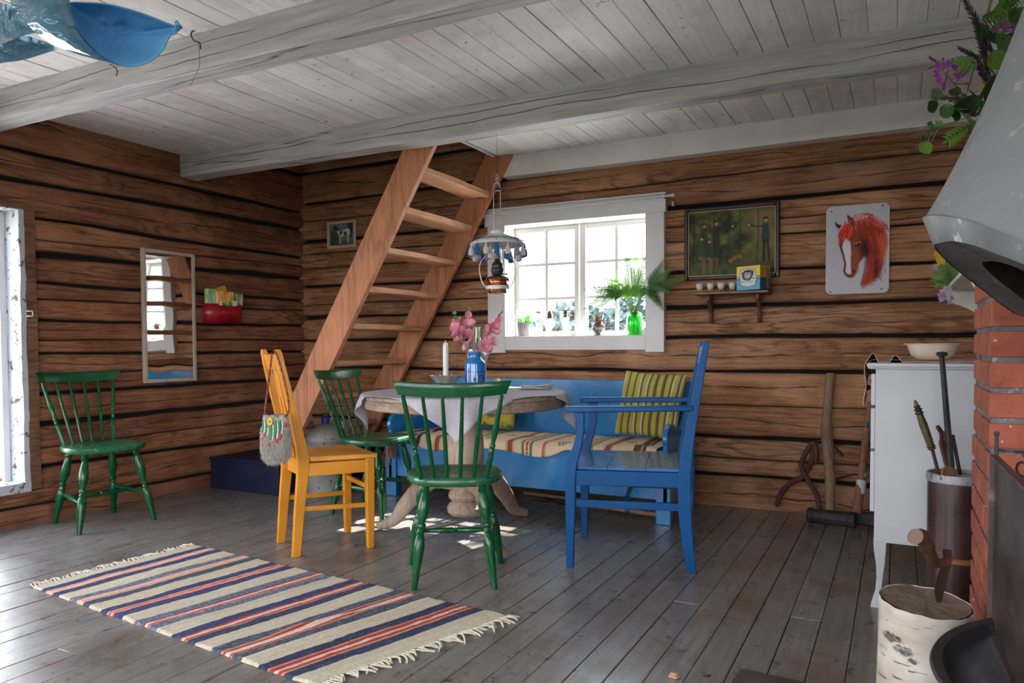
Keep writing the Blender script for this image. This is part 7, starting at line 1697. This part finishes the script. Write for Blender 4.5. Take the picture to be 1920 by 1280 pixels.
# ------------------------------------------------------------------ blue hanging ornament, upper left
dW = 1.92
def b_(px, py, off=0): return at(px, py, d=dW+off)
M_bfab = plain('blue_matt_fabric', (.10, .33, .62), .8); 
M_film, tt, b, o_ = newmat('glossy_teal_film'); v = coords(tt, (1, 1, 1)); n_ = noi(tt, coords(tt, (1, 1, 1)), 7, 5, .6, 1.5)
tr = nd(tt, 'BsdfTransparent', {0: (.25, .45, .58, 1)}); b.inputs['Base Color'].default_value = (.03, .14, .24, 1); b.inputs['Roughness'].default_value = .09; b.inputs['Metallic'].default_value = .35; b.inputs['Coat Weight'].default_value = 1
bump(tt, n_, b, .9, .02); mx = nd(tt, 'MixShader', {0: .78}); tt.links.new(tr.outputs[0], mx.inputs[1]); tt.links.new(b.outputs[0], mx.inputs[2]); tt.links.new(mx.outputs[0], o_.inputs[0])
t = T('blue_wind_sock', 'blue fabric and glossy film wind sock hanging under the ceiling at upper left', 'ornament', b_(200, 70))
OUT = [(128, 8), (160, 5), (200, 8), (240, 17), (285, 32), (322, 47), (333, 50), (330, 62), (318, 68), (306, 92), (286, 112), (262, 122), (236, 124), (212, 119), (190, 106), (170, 88), (152, 66), (138, 36)]
g = MB(); cx_, cy_ = 222, 66; NR = 14; O2 = closed([Vector((x, y, 0)) for x, y in OUT], 4); n = len(O2)
vs = []
for k_ in range(NR+1):
    f = k_/NR
    for i, p in enumerate(O2):
        x = lerp(cx_, p.x, f); y = lerp(cy_, p.y, f); dep = .10*(1-f**2)+.018*n2(x*.03, y*.04, 5)*(1-f**3)+.010*n2(x*.09, y*.08, 6)*(1-f**4); vs.append(b_(x, y, dep*(1 if f < 1 else 0)))
g.add(vs, [(k_*n+i, k_*n+(i+1) % n, (k_+1)*n+(i+1) % n, (k_+1)*n+i) for k_ in range(NR) for i in range(n)]); sk = build('fabric_pocket', g, M_bfab, t, True, angle=80); so = sk.modifiers.new('th', 'SOLIDIFY'); so.thickness = .002
g = MB(); g.tube([b_(p.x, p.y, -.001) for p in O2+[O2[0]]], .0016, 5); build('hem', g, M_bfab, t, True)
g = MB(); g.tube([b_(330, 56), b_(336, 50, -.01), b_(331, 43)], [.006, .009, .006], 8); build('knot', g, M_bfab, t, True, label='dark blue fabric knot')
def film(A_, B_, dep, name='film_band', nn=40):
    g = MB(); A2 = catmull([Vector((x, y, o2)) for x, y, o2 in A_], 10); B2 = catmull([Vector((x, y, o2)) for x, y, o2 in B_], 10); m_ = min(len(A2), len(B2))
    def f(u, v):
        i = u*(m_-1); k2 = int(i); fr_ = i-k2; k3 = min(k2+1, m_-1); a_ = A2[k2].lerp(A2[k3], fr_); b2 = B2[k2].lerp(B2[k3], fr_); p = a_.lerp(b2, v)
        return b_(p.x, p.y, p.z+dep*math.sin(math.pi*v)+.010*n2(u*6, v*5, 3)+.004*n2(u*20, v*3, 4))
    g.grid(60, 16, f); build(name, g, M_film, t, True, angle=80)
film([(18, -25, -.02), (22, 10, -.03), (48, 42, -.04), (85, 75, -.04), (140, 100, -.02), (222, 123, 0)], [(128, -25, -.02), (132, 8, -.04), (140, 40, -.04), (158, 72, -.03), (190, 103, -.01), (232, 124, 0)], -.05)
film([(-40, -10, .06), (0, 4, .04), (25, 14, .02), (60, 52, .02)], [(-40, 70, .05), (0, 82, .04), (40, 68, .02), (76, 60, .01)], .05)
film([(-40, 80, .08), (0, 82, .07), (40, 66, .06), (90, 80, .05)], [(-40, 135, .06), (0, 119, .06), (45, 112, .05), (110, 92, .04)], .04)
g = MB(); g.tube([b_(333, 48), at(352, 62, y=2.198)], .0008, 4); g.tube([b_(60, -20), Vector((b_(60, -20).x, b_(60, -20).y, ZC))], .0008, 4); build('thread', g, M_wire, t, True)
mb = MB(); mb.tube(catmull([at(372, 58, y=2.200), at(362, 58, y=2.175), at(358, 66, y=2.165), at(364, 76, y=2.168), at(374, 80, y=2.172), at(376, 92, y=2.175)], 6), .0032, 7); mb.tube(catmull([at(372, 80, y=2.178), at(374, 110, y=2.178), at(372, 130, y=2.18), at(357, 160, y=2.185)], 6), .0009, 4)
build('ceiling_hook', mb, plain('rusty_hook', (.10, .07, .05), .7), label='rusty iron hook with a dangling string on the front ceiling beam', cat='hook')
mb = MB(); mb.tube(catmull([at(205, 120, y=2.20), at(216, 126, y=2.175), at(220, 134, y=2.175), at(218, 142, y=2.185)], 5), .0025, 6); build('bent_nail', mb, plain('rust', (.10, .06, .045), .8), label='small bent rusty nail in the front ceiling beam below the blue wind sock', cat='nail')

# ------------------------------------------------------------------ rag rug
A_ = at(62, 1103, z=0); B_ = at(366, 1023, z=0); Cc = at(952, 1156, z=0); D_ = at(586, 1288, z=0)
CR = (206, 196, 172); NB = (44, 54, 100); DN = (84, 92, 112); SAL = (226, 160, 140); RD = (178, 62, 56); PK = (226, 202, 190); OR = (214, 150, 110); BK = (42, 44, 60); DD = (60, 66, 84)
seq = [(CR, 1.4)]
def acc(c1, mid_, c2, cr=1.9): 
    seq.append((c1, 1.0)); seq.extend(mid_); seq.append((c2, 1.0)); seq.append((CR, cr))
acc(NB, [(SAL, .5), (PK, .3), (SAL, .3)], (50, 56, 92)); acc(DN, [(SAL, .35), (PK, .2), (SAL, .35), (CR, .2)], (66, 72, 88)); acc(NB, [(SAL, .25), (RD, .15), (SAL, .5), (RD, .12)], NB)
acc(DN, [(RD, .25), (PK, .35), (RD, .2), (SAL, .15)], DN); acc(NB, [(RD, .3), (PK, .4), (RD, .2), (OR, .15)], (46, 52, 84)); acc(DD, [(OR, .15), (RD, .3), (PK, .5), (RD, .2), (OR, .15)], DD, 1.9); acc((40, 46, 78), [(OR, .15), (RD, .45), (PK, .3), (RD, .35), (OR, .2)], (40, 50, 82), 1.9)
tot = sum(w_ for c, w_ in seq); NUr, NVr = 560, 120
cols = []; rs = np.random.RandomState(8); rown = rs.rand(NUr); edges = np.cumsum([0]+[w_ for c, w_ in seq])/tot
g = MB()
def rugp(u, v, zz=0):
    uu_ = u
    top_ = B_.lerp(Cc, uu_); bot = A_.lerp(D_, uu_); p = bot.lerp(top_, v)
    edge = .006*n1(u*26, 3)*(1 if v in (0, 1) or v < .02 or v > .98 else 0)
    z = .0065+.006*max(0, n2(u*11, v*2.2, 44))+.0016*abs(math.sin(u*NUr*.5*math.pi*.5))+.0014*n2(u*90, v*26, 4)+.004*max(0, n2(u*7, v*3, 12))+.010*math.exp(-((u-.705-.10*v)/.012)**2)*math.exp(-((v-.45)/.3)**2)+.007*math.exp(-((u-.80-.05*v)/.012)**2)*math.exp(-((v-.4)/.25)**2)
    return (p.x+edge, p.y+edge, z if .004 < v < .996 else .001)
for j in range(NVr):
    for i in range(NUr):
        u = i/(NUr-1)+.0022*n2(i*.02, j*.06, 9); k_ = min(len(seq)-1, max(0, int(np.searchsorted(edges, u)-1))); c = np.array(srgb(seq[k_][0])); dark = c.mean() < .12
        h = rs.rand(); 
        c = c*(.86+.24*rown[i])*(.88+.24*h)
        if dark and h > .80: c = c*1.6+.04
        if seq[k_][0] in (DD, DN) and rs.rand() > .7: c = c*1.6+.05
        cols.append(c)
g.grid(NUr, NVr, rugp)
t = T('rag_rug', 'long striped rag rug in cream, navy and red with fringed ends on the floor', 'rug', ((A_+Cc)/2).to_tuple())
build('weave', g, vcol('rag_weave', .95, weave=(180, 420, 180)), t, True, cols=np.clip(np.array(cols), 0, 1), angle=80)
g = MB(); g.add([rugp(0, 0)[:2]+(.0005,), rugp(1, 0)[:2]+(.0005,), rugp(1, 1)[:2]+(.0005,), rugp(0, 1)[:2]+(.0005,)], [(0, 1, 2, 3)]); 
M_fr2 = plain('cotton_fringe', (.58, .52, .42), .95)
for u, sg in ((0, -1), (1, 1)):
    g = MB(); dr = (Cc-B_).normalized()*sg
    for k_ in range(62):
        v = (k_+rb.uniform(.1, .9))/62; p = Vector(rugp(u, v)); p.z = .005; L = rb.uniform(.035, .075); sd_ = dr.cross(Vector((0, 0, 1))); b3 = rb.uniform(-.5, .8)
        P = [p, p+dr*L*.3+Vector((0, 0, .004)), p+dr*L*.65+sd_*L*b3*.4+Vector((0, 0, rb.uniform(0, .006))), p+dr*L*rb.uniform(.8, 1.05)+sd_*L*b3]; P[-1].z = .003; P[2].z = max(.003, P[2].z)
        C_ = catmull(P, 4); m_ = len(C_); g.tube(C_, [lerp(.0030, .0042, i/(m_-1))*(1 if i < m_-1 else .4) for i in range(m_)], 5, flat=.7)
    build('fringe', g, M_fr2, t, True)

# ------------------------------------------------------------------ small things on the floor
def box_item(name, lo, hi, mat, label, cat, rz=0):
    g = MB(); c = (Vector(lo)+Vector(hi))/2; hh = (Vector(hi)-Vector(lo))/2; g.box(tuple(-hh), tuple(hh)); M = Matrix.Rotation(rz, 3, 'Z'); g.v = [tuple(M @ Vector(p)+c) for p in g.v]; return build(name, g, mat, label=label, cat=cat, bevel=.002)
p = at(1264, 1270, z=0); g = MB(); g.prism([(-.016, -.006), (.010, -.012), (.018, .003), (.002, .012), (-.014, .008)], (p.x, p.y, .001), (1, 0, 0), (0, 1, 0), (0, 0, 1), .007); g.prism([(-.012, -.004), (.008, -.009), (.014, .002), (-.006, .008)], (p.x-.001, p.y+.002, .008), (1, 0, 0), (0, 1, 0), (0, 0, 1), .006); build('wood_chip', g, plain('raw_chip', (.52, .30, .19), .8), label='small pale wood chip lying on the floor boards in the foreground', cat='wood chip', bevel=.001)
p1 = at(1391, 1252, z=.012); p2 = at(1500, 1276, z=.012); d1 = (p2-p1).normalized(); g = MB(); pr = Vector((d1.y, -d1.x, 0)); g.prism([(0, 0), (.42, 0), (.42, .3), (0, .3)], (p1.x-.003, p1.y, 0), d1, pr, (0, 0, 1), .012)
build('floor_plate', g, paint('dark_floor_sheet', (.055, .045, .042), .6, .3, (.03, .02, .02), .3), label='dark metal plate lying on the floor at the bottom edge near the stump', cat='plate', bevel=.002)
M_pole = wood('pole_wood', (.20, .12, .08), (.34, .22, .15), 'X', .75, 6, .2, .3)
t = T('long_tool', 'long wooden tool with a teal band lying under the blue bench', 'tool', at(1170, 957, z=0))
a_ = at(1112, 947, z=.03); c2_ = at(1235, 965, z=.03); g = MB(); g.tube([a_, a_.lerp(c2_, .5), c2_], [.014, .015, .013], 10); build('shaft', g, M_pole, t, True)
g = MB(); m1 = a_.lerp(c2_, .52); m2 = a_.lerp(c2_, .59); g.tube([m1, m2], .0175, 12); build('band', g, plain('teal_tape', (.02, .10, .10), .5), t, True)
p = at(1040, 945, z=.012); g = MB(); g.bar((p.x-.16, p.y+.02, .011), (p.x+.20, p.y-.02, .011), .03, .02); g.bar((p.x-.10, p.y+.06, .010), (p.x+.05, p.y-.06, .010), .02, .018); g.v = [(x, y, z+(.018 if i >= 8 else 0)) for i, (x, y, z) in enumerate(g.v)]; build('iron_bars', g, M_iron, label='black iron bars lying on the floor under the front edge of the bench', cat='iron bars', bevel=.002)
g = MB(); a_ = Vector((-2.2, 4.42, .02)); g.tube([a_, Vector((-1.25, 4.30, .02))], .012, 8); build('pole', g, M_pole, label='thin wooden pole lying at the back under the blue bench', cat='pole')
g = MB(); rf = random.Random(21)
for k_ in range(520):
    if k_ % 3: x, y = rf.uniform(-2.7, -.7), rf.uniform(2.6, 4.0)
    else: x, y = rf.uniform(-3.6, -.1), rf.uniform(1.6, 4.3)
    a_ = rf.uniform(0, 6.28); s_ = rf.uniform(.002, .006); p = Vector((x, y, .0022)); d = Vector((math.cos(a_), math.sin(a_), 0)); e_ = Vector((-d.y, d.x, 0))
    g.add([p-d*s_, p+e_*s_*.5+Vector((0, 0, .002)), p+d*s_*1.2, p-e_*s_*.4], [(0, 1, 2, 3), (3, 2, 1, 0)])
o_ = build('floor_litter', g, plain('leaf_crumbs', (.06, .035, .02), .9), origin=0, kind='stuff', label='dry crumbs and bits of leaf strewn on the floor boards', cat='litter')
